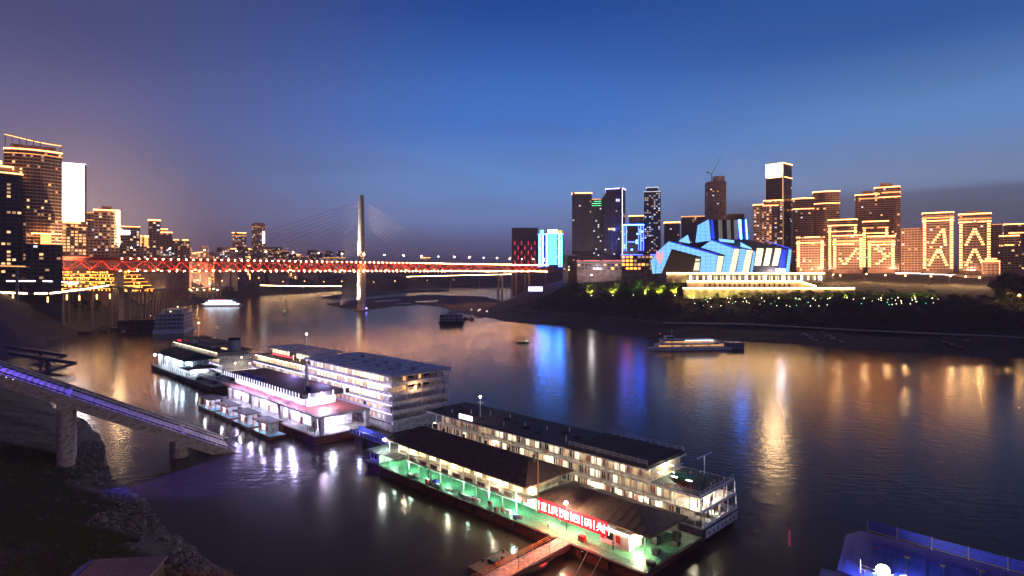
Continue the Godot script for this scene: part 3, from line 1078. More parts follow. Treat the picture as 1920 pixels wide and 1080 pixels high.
func build_right_city():
	var g := [[0.6, "gold", 1.3]]
	var g2 := [[0.6, "gold", 1.2], [13.0, "gold", 0.9]]
	var t := tower("office_tower", "dark block with red vertical light dashes beside the blue lit hotel", 960, 1008, 427, 500, 1250, {"wall": "tower_dark", "band": "", "lit": 0.0, "dep": 30.0})
	for c in 7:
		for r in 5:
			if (c + r) % 2 == 0: lit_panel(t, "red_light_dash", "red_led", 0.1 + c * 0.13, 0.125 + c * 0.13, 0.06 + r * 0.125, 0.155 + r * 0.125)
	t = tower("hotel_tower", "narrow blue lit tower against the dark block with a teal roof lamp", 1000, 1023, 439, 500, 1260, {"wall": "tower_blue", "band": "band_dark", "lit": 0.05, "crown": [[0.5, "azure_led", 1.0]]})
	for x in [0.15, 0.45, 0.7]: lit_panel(t, "light_strip", "azure_led", x, x + 0.13, 0.0, 0.97)
	lit_panel(t, "roof_lamp", "green_led", 0.55, 0.85, 1.0, 1.12, 3.0)
	t = tower("hotel_tower", "wide pale blue lit tower with a white rooftop sign panel", 1024, 1055, 438, 500, 1250, {"wall": "tower_blue", "band": "", "lit": 0.1, "lits": ["cool_win"], "crown": [[0.5, "azure_led", 1.0]]})
	lit_panel(t, "light_curtain", "hotel_curtain", 0.1, 0.66, 0.04, 0.96, 0.6)
	for x in [0.0, 0.74, 0.88]: lit_panel(t, "light_strip", "azure_led", x, x + 0.08, 0.0, 0.99, 0.8)
	lit_panel(t, "sign_panel", "violet_bright", 0.1, 0.68, 1.01, 1.12, 2.0)
	lit_panel(t, "roof_lamp", "orange_house", 0.74, 0.95, 1.0, 1.09, 2.0)
	tower("office_tower", "plain slab tower with a single gold roof line, leftmost of the tall cluster", 1073, 1109, 361, 480, 980, {"wall": "tower_grey", "band": "band_dark", "lit": 0.02, "column": 0.06, "crown": [[0.8, "gold", 1.5]], "lits": ["cool_win", "dim_win"]})
	tower("office_tower", "grey tower with green stripes round its top between slab and dark tower", 1108, 1132, 373, 480, 1000, {"wall": "tower_grey", "band": "band_dark", "lit": 0.05, "lits": ["cool_win"], "crown": [[0.6, "gold_soft", 1.0], [4.0, "green_led", 0.5], [7.5, "green_led", 0.5], [11.0, "green_led", 0.4]]})
	tower("office_tower", "tall tower outlined with white light along roof and edge behind the dark tower", 1136, 1173, 353, 480, 1030, {"wall": "tower_blue", "band": "", "lit": 0.01, "crown": [[0.5, "violet_led", 1.5]], "corner": "violet_led", "yaw": -14.0})
	t = tower("office_tower", "nearly black glass tower in front of the white outlined one", 1128, 1162, 368, 490, 940, {"wall": "tower_dark", "band": "", "lit": 0.03, "lits": ["cool_win", "dim_win"], "yaw": 12.0, "top": [[0.1, 0.9, 5.0, "tower_dark", ""]]})
	lit_panel(t, "lit_sign", "cool_win", 0.75, 0.98, 0.92, 0.96)
	lit_panel(t, "lit_floor", "warm_win", 0.25, 0.7, 0.48, 0.51)
	t = tower("office_block", "square blue lit frame building with a dark opening in its middle", 1168, 1206, 421, 470, 900, {"wall": "tower_blue", "band": "", "lit": 0.25, "lits": ["azure_led", "blue_led"], "crown": [[0.4, "azure_led", 1.2]], "corner": "blue_led"})
	lit_panel(t, "opening_frame", "blue_led", 0.24, 0.7, 0.32, 0.35)
	lit_panel(t, "dark_opening", "glass_dark", 0.22, 0.68, 0.4, 0.94, 0.7)
	for x in [0.02, 0.14, 0.74, 0.86]: lit_panel(t, "light_strip", "blue_led", x, x + 0.045, 0.0, 0.98)
	tower("office_tower", "low tower with gold roof line behind the blue frame building", 1180, 1210, 404, 470, 1060, {"wall": "tower_grey", "lit": 0.03, "crown": g})
	tower("office_tower", "pointed dark tower with many white windows and a roof mast", 1208, 1238, 358, 475, 960, {"wall": "tower_dark", "band": "band_dark", "lit": 0.28, "lits": ["cool_win", "cool_dim", "cool_dim", "dim_win"], "crown": [[1.0, "cool_win", 0.8]], "top": [[0.15, 0.85, 6.0, "tower_dark", "cool_win"]], "mast": 13.0})
	tower("office_tower", "short dark tower with a bright gold roof bar left of the theatre peak", 1246, 1274, 416, 480, 1000, {"wall": "tower_grey", "band": "band_dark", "lit": 0.05, "crown": [[0.8, "gold", 1.8]]})
	tower("office_tower", "broad dim tower with gold roof line right behind the theatre peak", 1278, 1322, 405, 480, 1080, {"wall": "tower_grey", "band": "band_dark", "lit": 0.03, "crown": [[0.8, "gold_soft", 1.6]]})
	t = tower("unfinished_tower", "unlit concrete tower under construction with a crane on its roof", 1322, 1361, 340, 480, 980, {"wall": "tower_beige", "band": "tower_beige", "lit": 0.015, "yaw": 10.0, "top": [[0.4, 0.95, 9.0, "tower_beige", ""]], "glass": "tower_dark"})
	var cr := thing("tower_crane", "thin green tower crane with raised jib on the unfinished tower", "crane", t.position + Vector3(-6, t.get_meta("h"), 0))
	var b := MB.new()
	b.tube([Vector3(0, 0, 0), Vector3(0, 14, 0)], 0.8, 0.8, 4)
	obj("mast", b, "green_paint", cr)
	b = MB.new()
	b.tube([Vector3(0, 13, 0), Vector3(14, 40, 0)], 0.6, 0.35, 4)
	b.tube([Vector3(1, 16, 0), Vector3(14, 40, 0)], 0.3, 0.2, 4)
	obj("jib", b, "green_paint", cr)
	b = MB.new()
	b.tube([Vector3(0, 13, 0), Vector3(-7, 17, 0)], 0.7, 0.6, 4)
	b.box(-7, 16, 0, 3, 2.4, 2)
	obj("counter_jib", b, "green_paint", cr)
	tower("office_block", "dark slab rising just behind the theatre roof", 1360, 1395, 401, 480, 1000, {"wall": "tower_brown", "band": "band_dark", "lit": 0.03})
	tower("apartment_tower", "dotted apartment slab left of the gold framed tower", 1413, 1434, 383, 490, 930, {"lit": 0.1, "column": 0.25, "crown": g})
	tower("apartment_tower", "second dotted apartment slab, standing against the gold framed tower", 1432, 1467, 375, 490, 920, {"lit": 0.08, "column": 0.25, "crown": [[0.6, "gold", 0.9], [8.0, "gold", 0.7]]})
	t = tower("skyscraper", "tallest tower with a blazing white top panel and gold light lines", 1436, 1485, 306, 490, 960, {"wall": "tower_dark", "band": "", "lit": 0.02, "crown": [[0.5, "gold", 1.3], [22.0, "gold", 0.9]], "corner": "gold_soft", "yaw": -26.0, "dep": 30.0})
	lit_panel(t, "lit_top_panel", "screen_gold", 0.03, 0.97, 0.865, 0.985, 0.8)
	lit_panel(t, "light_line", "gold_soft", 0.48, 0.53, 0.0, 0.6)
	lit_panel(t, "sky_lobby", "warm_win", 0.1, 0.4, 0.3, 0.34)
	tower("apartment_tower", "apartment tower with two gold bands right of the gold framed tower", 1486, 1525, 371, 505, 950, {"lit": 0.06, "curve": 3.0, "crown": [[0.6, "gold", 1.2], [17.0, "gold", 0.9]]})
	tower("apartment_tower", "taller apartment tower with two gold bands beside its twin", 1524, 1574, 358, 505, 940, {"lit": 0.05, "curve": 4.0, "crown": [[0.6, "gold", 1.3], [19.0, "gold", 0.9]]})
	tower("apartment_tower", "left half of the tall stepped pair with gold edged crown", 1604, 1645, 364, 505, 950, {"lit": 0.08, "crown": [[0.6, "gold", 1.1], [7.0, "gold_soft", 1.6]], "top": [[0.3, 0.8, 5.0, "tower_brown", ""]]})
	tower("apartment_tower", "right, taller half of the stepped pair with glowing gold crown", 1640, 1687, 350, 505, 940, {"lit": 0.06, "column": 0.08, "crown": [[0.6, "gold", 1.3], [9.0, "gold_soft", 2.2], [16.0, "gold", 0.9]], "top": [[0.2, 0.7, 6.0, "tower_brown", ""]]})
	tower("apartment_block", "gold crowned block behind the chevron lit block", 1553, 1606, 411, 505, 900, {"lit": 0.05, "crown": [[0.6, "gold", 1.2], [9.0, "gold", 1.0], [18.0, "gold", 0.9]], "ladder": true})
	tower("apartment_block", "gold crowned block behind the slanting light pattern", 1618, 1665, 414, 505, 895, {"lit": 0.05, "crown": [[0.6, "gold", 1.2], [10.0, "gold_soft", 1.4], [18.0, "gold", 0.9]], "ladder": true})
	tower("apartment_block", "low block edged with light ladders nearest the theatre", 1494, 1544, 444, 505, 830, {"lit": 0.05, "crown": [[0.5, "gold", 1.1], [8.0, "gold", 1.0]], "ladder": true})
	tower("apartment_block", "block with a chevron of light bars below a gold crown", 1562, 1617, 441, 505, 830, {"lit": 0.05, "crown": [[0.5, "gold", 1.3], [8.0, "gold_soft", 1.6], [12.0, "gold", 0.9]], "ladder": true, "pattern_h": 0.66, "pattern": [[0.08, 0.45, 0.35, 0.05], [0.35, 0.05, 0.95, 0.9]]})
	tower("apartment_block", "block with light bars slanting down to the right under a gold crown", 1627, 1677, 442, 505, 825, {"lit": 0.05, "crown": [[0.5, "gold", 1.3], [8.0, "gold_soft", 1.6], [12.0, "gold", 0.9]], "ladder": true, "pattern_h": 0.66, "pattern": [[0.1, 0.95, 0.85, 0.5], [0.85, 0.5, 0.15, 0.02]]})
	tower("apartment_block", "unlit beige block between the slanting and the arrow light patterns", 1690, 1733, 428, 510, 830, {"wall": "tower_beige", "lit": 0.03, "yaw": -12.0})
	var arrow := [[0.5, 1.0, 0.12, 0.56], [0.5, 1.0, 0.88, 0.56], [0.5, 0.48, 0.12, 0.02], [0.5, 0.48, 0.88, 0.02]]
	tower("apartment_block", "block with two stacked arrow light patterns, next to the unlit beige block", 1730, 1787, 398, 508, 800, {"lit": 0.05, "crown": [[0.5, "gold", 1.3], [7.0, "gold_soft", 1.6], [11.0, "gold", 1.0]], "ladder": true, "pattern_h": 0.7, "pattern": [[0.75, 1.0, 0.2, 0.58], [0.75, 1.0, 0.85, 0.55], [0.55, 0.5, 0.1, 0.02], [0.55, 0.5, 0.9, 0.02]]})
	tower("apartment_block", "block with two stacked arrow light patterns, right of its near twin", 1798, 1857, 400, 508, 790, {"lit": 0.05, "crown": [[0.5, "gold", 1.3], [7.0, "gold_soft", 1.2], [11.0, "gold", 1.0]], "ladder": true, "pattern_h": 0.72, "pattern": arrow, "top": [[0.2, 0.75, 3.0, "tower_brown", ""]]})
	tower("apartment_tower", "dim slab seen past the right edge of the arrow lit block", 1852, 1877, 420, 505, 900, {"lit": 0.04, "crown": [[0.6, "gold_soft", 0.8]]})
	tower("apartment_block", "low gold lined block near the right edge of the view", 1875, 1910, 441, 505, 800, {"lit": 0.05, "crown": g2})
	tower("apartment_tower", "gold crowned tower cut by the right edge of the view", 1882, 1935, 419, 505, 850, {"lit": 0.05, "crown": g2})
	tower("gate_house", "small gabled house outlined in gold at the foot of the arrow lit block", 1842, 1874, 489, 520, 720, {"wall": "tower_beige", "band": "", "lit": 0.05, "crown": [[0.3, "gold", 0.7]], "corner": "gold_soft", "top": [[0.2, 0.8, 2.5, "tower_beige", "gold"]], "cat": "house"})
	# low buildings on the slope between the clusters
	tower("market_hall", "low terraced hall glowing orange on the slope left of the theatre", 1165, 1232, 477, 506, 800, {"wall": "tower_brown", "band": "band_light", "lit": 0.75, "lits": ["orange_house", "gold_soft", "dim_win"], "fl": 5.0, "bay": 5.0, "cat": "hall", "crown": [[0.4, "blue_led", 0.6]]})
	tower("market_hall", "lower red edged terrace hall in front of the dark towers", 1082, 1166, 488, 506, 860, {"wall": "tower_brown", "band": "band_dark", "lit": 0.2, "lits": ["dim_win", "orange_house"], "fl": 5.0, "bay": 5.0, "cat": "hall", "crown": [[0.4, "pink_strip", 0.9]]})
	tower("shop_block", "dim low block with a blue lamp between blue hotel and slab tower", 1056, 1082, 478, 506, 920, {"wall": "tower_dark", "band": "band_dark", "lit": 0.15, "lits": ["cool_win", "dim_win"], "cat": "building"})
	for i in 5:
		var x := 1680.0 + i * 23.5
		tower("white_shed", ["white flat shed with a lit roof edge, nearest the beige block", "second white flat shed of the row below the beige block", "middle shed of the white row below the arrow lit block", "fourth white shed of the row, left of the arrow pattern's foot", "last white shed of the row, right of the others"][i], x, x + 22.0, 511 + i * 1.0, 524 + i, 760 - i * 12, {"wall": "white_paint", "band": "", "lit": 0.0, "fl": 4.0, "crown": [[0.2, "white_led", 0.35]], "cat": "shed", "group": "white sheds in a row"})
	# added floodlight masts, put in to wash the tower faces
	for m in [[1120, 512, 760, 0.9, 0.7, 0.75, 16000.0, 1110, 400], [1545, 512, 760, 1.0, 0.42, 0.2, 34000.0, 1545, 380], [1680, 514, 740, 1.0, 0.42, 0.2, 34000.0, 1680, 370], [1820, 516, 660, 1.0, 0.42, 0.2, 22000.0, 1830, 400]]:
		var at := P(m[0], m[1], m[2])
		var fm := thing("floodlight_mast", "added dark mast with a floodlight head to wash the %s towers" % ["office", "gold banded", "slant lit", "arrow lit"][[1120, 1545, 1680, 1820].find(m[0])], "floodlight", at)
		var mb := MB.new()
		mb.tube([Vector3(0, -26, 0), Vector3(0, 3, 0)], 0.3, 0.2, 6)
		obj("pole", mb, "dark_steel", fm)
		mb = MB.new()
		mb.box(0, 3.3, 0.2, 2.4, 0.8, 0.4)
		obj("floodlight_head", mb, "dark_steel", fm)
		spot(fm, Vector3(0, 3.6, -0.6), P(m[7], m[8], 950) - at, m[3], m[4], m[5], m[6], 42.0, 0.5)

func build_left_city():
	var g := [[0.6, "gold", 1.2]]
	# big curved tower with an open frame crown
	var t := tower("apartment_tower", "huge curved apartment tower with an open lit frame on its roof", 9, 117, 280, 520, 535, {"curve": 6.0, "dep": 32.0, "lit": 0.1, "column": 0.14, "wall": "tower_brown", "band": "band_light", "bay": 2.2, "fl": 3.0, "lits": ["warm_win", "dim_win", "dim_win"], "crown": [[0.4, "gold", 0.9], [4.2, "gold_soft", 0.5]]})
	var w: float = t.get_meta("w")
	var h: float = t.get_meta("h")
	var b := MB.new()
	var prev := Vector3.ZERO
	for i in 13:
		var u := i / 12.0
		var p := Vector3((u - 0.5) * w, h + 13.5 - 5.5 * sin(u * PI * 0.6), 8.0 - pow(u * 2 - 1, 2) * 6.0)
		if i: b.bar(prev, p, 1.6, 0.7)
		prev = p
	obj("roof_frame_beam", b, "pale_concrete", t)
	for i in 9:
		var u := i / 8.0
		b = MB.new()
		var zz := 8.0 - pow(u * 2 - 1, 2) * 6.0
		b.box((u - 0.5) * w * 0.98, h + 6.0 - 2.0 * u, zz, 0.9, 13.0 - 4.5 * sin(u * PI * 0.6), 0.9)
		obj("roof_frame_post", b, "pale_concrete", t)
	b = MB.new()
	for i in 12:
		var u0 := i / 12.0
		var u1 := (i + 1) / 12.0
		b.bar(Vector3((u0 - 0.5) * w, h + 13.0 - 5.5 * sin(u0 * PI * 0.6), 8.3 - pow(u0 * 2 - 1, 2) * 6.0), Vector3((u1 - 0.5) * w, h + 13.0 - 5.5 * sin(u1 * PI * 0.6), 8.3 - pow(u1 * 2 - 1, 2) * 6.0), 0.3, 0.3)
	obj("roof_frame_light", b, "gold", t)
	part("roof_house", "tower_brown", t, -w * 0.4, w * 0.4, h, h + 5.0, -8.0, 5.0)
	b = MB.new()
	ring(b, PackedVector2Array([Vector2(-w * 0.4, 5), Vector2(w * 0.4, 5), Vector2(w * 0.4, -8), Vector2(-w * 0.4, -8)]), h + 0.8, 0.9, 0.6, 0.8)
	stuff(obj("crown_lights", b, "gold", t))
	lit_panel(t, "podium_window", "gold_soft", 0.62, 0.8, 0.24, 0.335, 6.0)
	lit_panel(t, "podium_roof_light", "gold", 0.46, 0.99, 0.34, 0.345, 6.5)
	t = tower("apartment_tower", "darker tower with lit stair columns at the far left edge", -40, 42, 322, 520, 505, {"curve": 4.0, "lit": 0.06, "column": 0.2, "band": "band_dark", "wall": "tower_dark", "bay": 2.8, "lits": ["warm_win", "dim_win"], "crown": [[0.4, "gold", 0.9]], "top": [[0.0, 0.5, 9.0, "tower_beige", "gold"], [0.5, 0.78, 5.0, "tower_beige", "gold"]]})
	tower("podium_block", "dark podium block under the huge curved tower", 50, 116, 458, 524, 518, {"wall": "tower_dark", "band": "band_dark", "lit": 0.2, "cat": "building"})
	t = tower("media_tower", "tower with one whole side glowing white as a giant screen", 117, 161, 306, 470, 680, {"wall": "tower_dark", "band": "", "lit": 0.03, "dep": 24.0, "crown": [[0.3, "violet_led", 0.8]]})
	lit_panel(t, "facade_screen", "screen_white", 0.0, 0.92, 0.34, 0.99, 0.6)
	tower("hotel_block", "amber lit block with a grid of windows below the white screen tower", 117, 162, 417, 478, 650, {"wall": "tower_beige", "lit": 0.7, "lits": ["warm_win", "gold_soft", "dim_win"], "crown": [[0.4, "gold", 1.1], [5.0, "gold_soft", 0.9]]})
	tower("apartment_tower", "pale twin topped tower right behind the amber block", 154, 180, 398, 475, 720, {"wall": "tower_beige", "lit": 0.2, "crown": [[0.4, "gold_soft", 1.0], [9.0, "gold_soft", 0.8]]})
	t = tower("apartment_tower", "brown tower with a blazing vertical light strip on its right edge", 177, 223, 393, 475, 690, {"wall": "tower_beige", "lit": 0.26, "column": 0.12, "crown": g, "top": [[0.3, 0.7, 4.0, "tower_brown", ""]]})
	lit_panel(t, "light_strip", "screen_gold", 0.95, 1.03, 0.2, 0.98, 1.4)
	tower("shop_block", "red brown low block at the foot of the strip lit tower", 160, 204, 446, 482, 670, {"wall": "tower_beige", "lit": 0.22, "cat": "building"})
	t = tower("office_block", "block with a lit white sign panel and a gold roof frame", 205, 262, 424, 480, 780, {"wall": "tower_brown", "lit": 0.2, "crown": [[0.4, "gold", 0.7]]})
	lit_panel(t, "sign_panel", "white_led", 0.35, 0.68, 0.72, 0.86, 1.0)
	t = tower("office_block", "block with three bright uplit columns along its top", 244, 281, 444, 484, 800, {"wall": "tower_beige", "lit": 0.2})
	for x in [0.05, 0.38, 0.72]:
		lit_panel(t, "lit_column", "gold_soft", x, x + 0.2, 0.55, 0.98, 1.0)
		lit_panel(t, "roof_lamp", "gold", x - 0.03, x + 0.23, 1.0, 1.06, 1.5)
	tower("apartment_tower", "slim tower with one gold cap on the left hillside", 279, 300, 412, 482, 850, {"wall": "tower_beige", "lit": 0.26, "crown": [[0.5, "gold", 1.4]]})
	tower("apartment_tower", "stepped low tower with bright cap right of the slim capped tower", 300, 322, 435, 484, 870, {"wall": "tower_beige", "lit": 0.2, "crown": [[0.5, "gold", 1.3]], "top": [[0.0, 0.6, 4.0, "tower_beige", "gold"]]})
	tower("apartment_block", "wide dim block with two roof lamps on the hillside", 322, 355, 452, 486, 900, {"wall": "tower_beige", "lit": 0.2, "top": [[0.15, 0.35, 2.0, "tower_beige", "gold"], [0.65, 0.9, 2.0, "tower_beige", "gold"]]})
	tower("apartment_tower", "gold topped tower left of the tall pointed one beyond the bridge", 436, 461, 436, 490, 1450, {"wall": "tower_beige", "lit": 0.26, "crown": [[0.6, "gold", 1.6], [8.0, "gold_soft", 1.2]]})
	t = tower("apartment_tower", "tall tower with roof mast and a white lit sign beyond the bridge", 472, 497, 420, 492, 1480, {"wall": "tower_beige", "lit": 0.2, "crown": [[7.0, "gold_soft", 0.8]], "mast": 7.0, "top": [[0.1, 0.9, 3.0, "tower_brown", ""]]})
	lit_panel(t, "lit_sign", "white_led", 0.8, 0.98, 0.5, 0.8, 1.0)
	tower("hotel_block", "gold edged long roof terrace below the gold topped tower", 421, 469, 466, 500, 1400, {"wall": "tower_beige", "lit": 0.26, "crown": [[0.5, "gold", 1.6]]})
	tower("apartment_block", "gold roofed long block left of the two lit columns", 316, 366, 474, 500, 1120, {"wall": "tower_brown", "lit": 0.2, "crown": [[0.5, "gold", 1.2]]})
	tower("apartment_tower", "yellow lit pillar tower showing above and below the bridge deck", 367, 386, 473, 531, 1150, {"wall": "tower_beige", "lit": 0.3, "lits": ["gold_soft"], "corner": "gold_soft", "crown": [[0.4, "gold", 0.9]]})
	tower("apartment_tower", "narrow yellow lit pillar right of the wider lit pillar tower", 396, 401, 480, 531, 1200, {"wall": "tower_beige", "lit": 0.3, "lits": ["gold_soft"], "corner": "gold_soft", "dep": 8.0})
	for q in [[437, 443, "dotted light column under the gold terrace, left of its pair"], [464, 470, "dotted light column under the gold terrace, right of its pair"]]:
		tower("light_column_tower", q[2], q[0], q[1], 480, 524, 1390, {"wall": "tower_brown", "lit": 0.6, "lits": ["bar_light"], "dep": 8.0, "bay": 2.5})
	tower("apartment_block", "block dotted all over with warm windows under the bridge deck", 512, 558, 493, 531, 1600, {"wall": "tower_dark", "lit": 0.5, "lits": ["bar_light", "dim_win"], "fl": 3.8})
	tower("apartment_block", "gold outlined block above the bridge left of the pylon", 541, 563, 477, 500, 1700, {"wall": "tower_beige", "lit": 0.2, "crown": [[0.5, "gold", 1.5]]})
	tower("apartment_block", "long red roofed block against the pylon's left side", 605, 648, 483, 530, 1850, {"wall": "tower_beige", "lit": 0.26, "crown": [[0.5, "gold_soft", 1.4]]})
	tower("apartment_block", "gold crowned block just above the deck right of the pylon", 789, 806, 483, 520, 2600, {"wall": "tower_beige", "lit": 0.25, "crown": [[0.6, "gold", 2.0]]})
	tower("apartment_block", "small dark block right of the pointed tower", 497, 511, 463, 520, 1560, {"wall": "tower_beige", "lit": 0.15, "lits": ["cool_win", "dim_win"]})
	# hillside houses
	var k := 0
	for row in [[225, 520, 486, 920, 14], [350, 640, 492, 1120, 16], [240, 520, 528, 820, 13], [690, 940, 503, 2100, 12]]:
		for i in int(row[4]):
			var x: float = lerpf(row[0], row[1], (i + rng.randf_range(0.1, 0.8)) / row[4])
			var wpx := rng.randf_range(12, 26)
			var top_ := rng.randf_range(8, 26) * (0.5 if row[3] > 2000 else 1.0)
			tower("hillside_house", ["dim low building on the left hill just above the red deck", "dim building on the hill further back above the bridge", "low shore building with few lit windows under the bridge", "tiny far building on the horizon right of the pylon"][k] + ", " + ORD[i] + " from the left", x, x + wpx, row[2] - top_, row[2] + 6, maxf(row[3] + rng.randf_range(-60, 60), shore_d(x) + rng.randf_range(70, 200)), {"wall": ["tower_brown", "tower_beige", "tower_grey"][rng.randi() % 3], "band": "band_dark", "lit": 0.24, "fl": 3.6, "bay": 4.0, "cat": "building", "group": ["houses on the left hill", "houses behind the bridge", "shore houses under the bridge", "far houses right of the pylon"][k], "crown": [[0.4, "gold_soft", 0.7]] if rng.randf() < 0.25 else []})
		k += 1
	# stilted lantern houses under the bridge's left end
	for q in [[118, 168, 506, 546, 602, "lantern lit stilt house terraces glowing orange, left of the three"], [170, 213, 507, 546, 622, "lantern lit stilt house terraces glowing orange, middle of the three"], [229, 284, 508, 547, 650, "lantern lit stilt house terraces stepping down to the right"]]:
		stilt_house(q)
	for m in [[150, 548, 545, 1.0, 0.5, 0.25, 45000.0, 60, 400], [380, 540, 1090, 1.0, 0.5, 0.28, 14000.0, 430, 450], [330, 510, 960, 1.0, 0.5, 0.26, 50000.0, 280, 450]]:  # masts added to brighten the facades of the left city
		var at := P(m[0], m[1], m[2])
		var fm := thing("floodlight_mast", "added mast with a floodlight head on the left shore, aimed %s" % ["at the curved tower", "over the far houses", "at the hillside blocks"][[150, 380, 330].find(m[0])], "floodlight", at)
		var mb := MB.new()
		mb.tube([Vector3(0, -54, 0), Vector3(0, 3, 0)], 0.3, 0.2, 6)
		obj("pole", mb, "dark_steel", fm)
		mb = MB.new()
		mb.box(0, 3.3, 0.2, 2.4, 0.8, 0.4)
		obj("floodlight_head", mb, "dark_steel", fm)
		spot(fm, Vector3(0, 3.6, -0.8), P(m[7], m[8], m[2] - 10 if m[0] == 150 else m[2] + 150) - at, m[3], m[4], m[5], m[6], 55.0, 0.5)

func stilt_house(q: Array) -> void:
	var d: float = q[4]
	var at := P((q[0] + q[1]) / 2.0, q[3], d)
	var w: float = (q[1] - q[0]) / F * d * 0.95
	var h: float = (q[3] - q[2]) / F * d
	var t := thing("stilt_house", q[5], "stilt house", at, atan2(-at.x, -at.z), "stilt houses by the bridge")
	var tiers := 6
	var th := h / tiers
	for i in tiers:
		var sh := float(i) / tiers
		var x0 := -w / 2
		var x1 := w / 2 - (w * 0.62 * sh if q[0] == 229 else rng.randf_range(0, 5.0))
		var z := 8.0 - i * 1.2
		part("storey", "wood", t, x0, x1, i * th, (i + 1) * th, -10.0, z)
		var b := MB.new()
		b.slab([Vector3(x0 - 1.2, (i + 1) * th - 0.5, z + 2.0), Vector3(x1 + 1.2, (i + 1) * th - 0.5, z + 2.0), Vector3(x1 + 0.2, (i + 1) * th + 0.5, z - 0.5), Vector3(x0 - 0.2, (i + 1) * th + 0.5, z - 0.5)], Vector3(0, -0.25, -0.05))
		obj("eave_roof", b, "slate_roof", t)
		b = MB.new()
		var e := MB.new()
		var x := x0 + 0.8
		while x < x1 - 1.0:
			if rng.randf() < 0.7: (b if rng.randf() < 0.65 else e).box(x + 0.6, (i + rng.randf_range(0.35, 0.55)) * th, z + 0.1, rng.randf_range(0.5, 1.6), th * rng.randf_range(0.25, 0.55), 0.2)
			x += rng.randf_range(1.5, 2.8)
		if b.v.size(): stuff(obj("lit_windows", b, "orange_house", t))
		if e.v.size(): stuff(obj("lit_windows", e, "yellow_house", t))
		b = MB.new()
		b.bar(Vector3(x0 - 1.2, (i + 1) * th - 0.55, z + 2.1), Vector3(x1 + 1.2, (i + 1) * th - 0.55, z + 2.1), 0.3, 0.3)
		obj("eave_light", b, "yellow_house" if i % 2 else "bulb_orange_soft", t)
	for i in 5:
		var x := lerpf(-w / 2 + 1, w / 2 - 1, i / 4.0)
		var b := MB.new()
		b.tube([Vector3(x, -34, 7.0), Vector3(x, 0.2, 7.0)], 0.45, 0.4, 6)
		obj("stilt", b, "wood", t)

# ---------- theatre ----------
func tz(pts: Array, d: float) -> Array:   # sightings of the theatre in its own fine grid -> points at distance d
	var out := []
	for p in pts: out.append(P(1210.0 + p[0] / 6.62, 400.0 + p[1] / 6.62, d) - P(1350, 514, 640))
	return out

func louvres(t: Node3D, called: String, pts: Array, d: float, ms: Array, pitch := 17.0, gap := 3.4, cell := 62.0) -> void:   # a panel cut into horizontal light louvres
	var poly := PackedVector2Array()
	for p in pts: poly.append(Vector2(p[0], p[1]))
	var lo := Vector2(1e9, 1e9)
	var hi := -lo
	for p in poly:
		lo = lo.min(p); hi = hi.max(p)
	var bs := {}
	var f := FastNoiseLite.new()
	f.seed = 17
	f.frequency = 0.006
	var y := lo.y
	while y < hi.y:
		var x := lo.x
		while x < hi.x:
			var rect := PackedVector2Array([Vector2(x, y), Vector2(x + cell - gap * 0.8, y), Vector2(x + cell - gap * 0.8, y + pitch - gap), Vector2(x, y + pitch - gap)])
			for piece in Geometry2D.intersect_polygons(poly, rect):
				var k := clampi(int((f.get_noise_2d(x, y * 1.6) * 1.4 + 0.5 + rng.randf_range(-0.12, 0.12)) * ms.size()), 0, ms.size() - 1)
				if not bs.has(ms[k]): bs[ms[k]] = MB.new()
				var q := []
				for p in piece: q.append([p.x, p.y])
				if q.size() >= 3: bs[ms[k]].slab(tz(q, d), Vector3(0.1, 0, -0.4))
			x += cell
		y += pitch
	for m in bs: stuff(obj(called, bs[m], m, t))

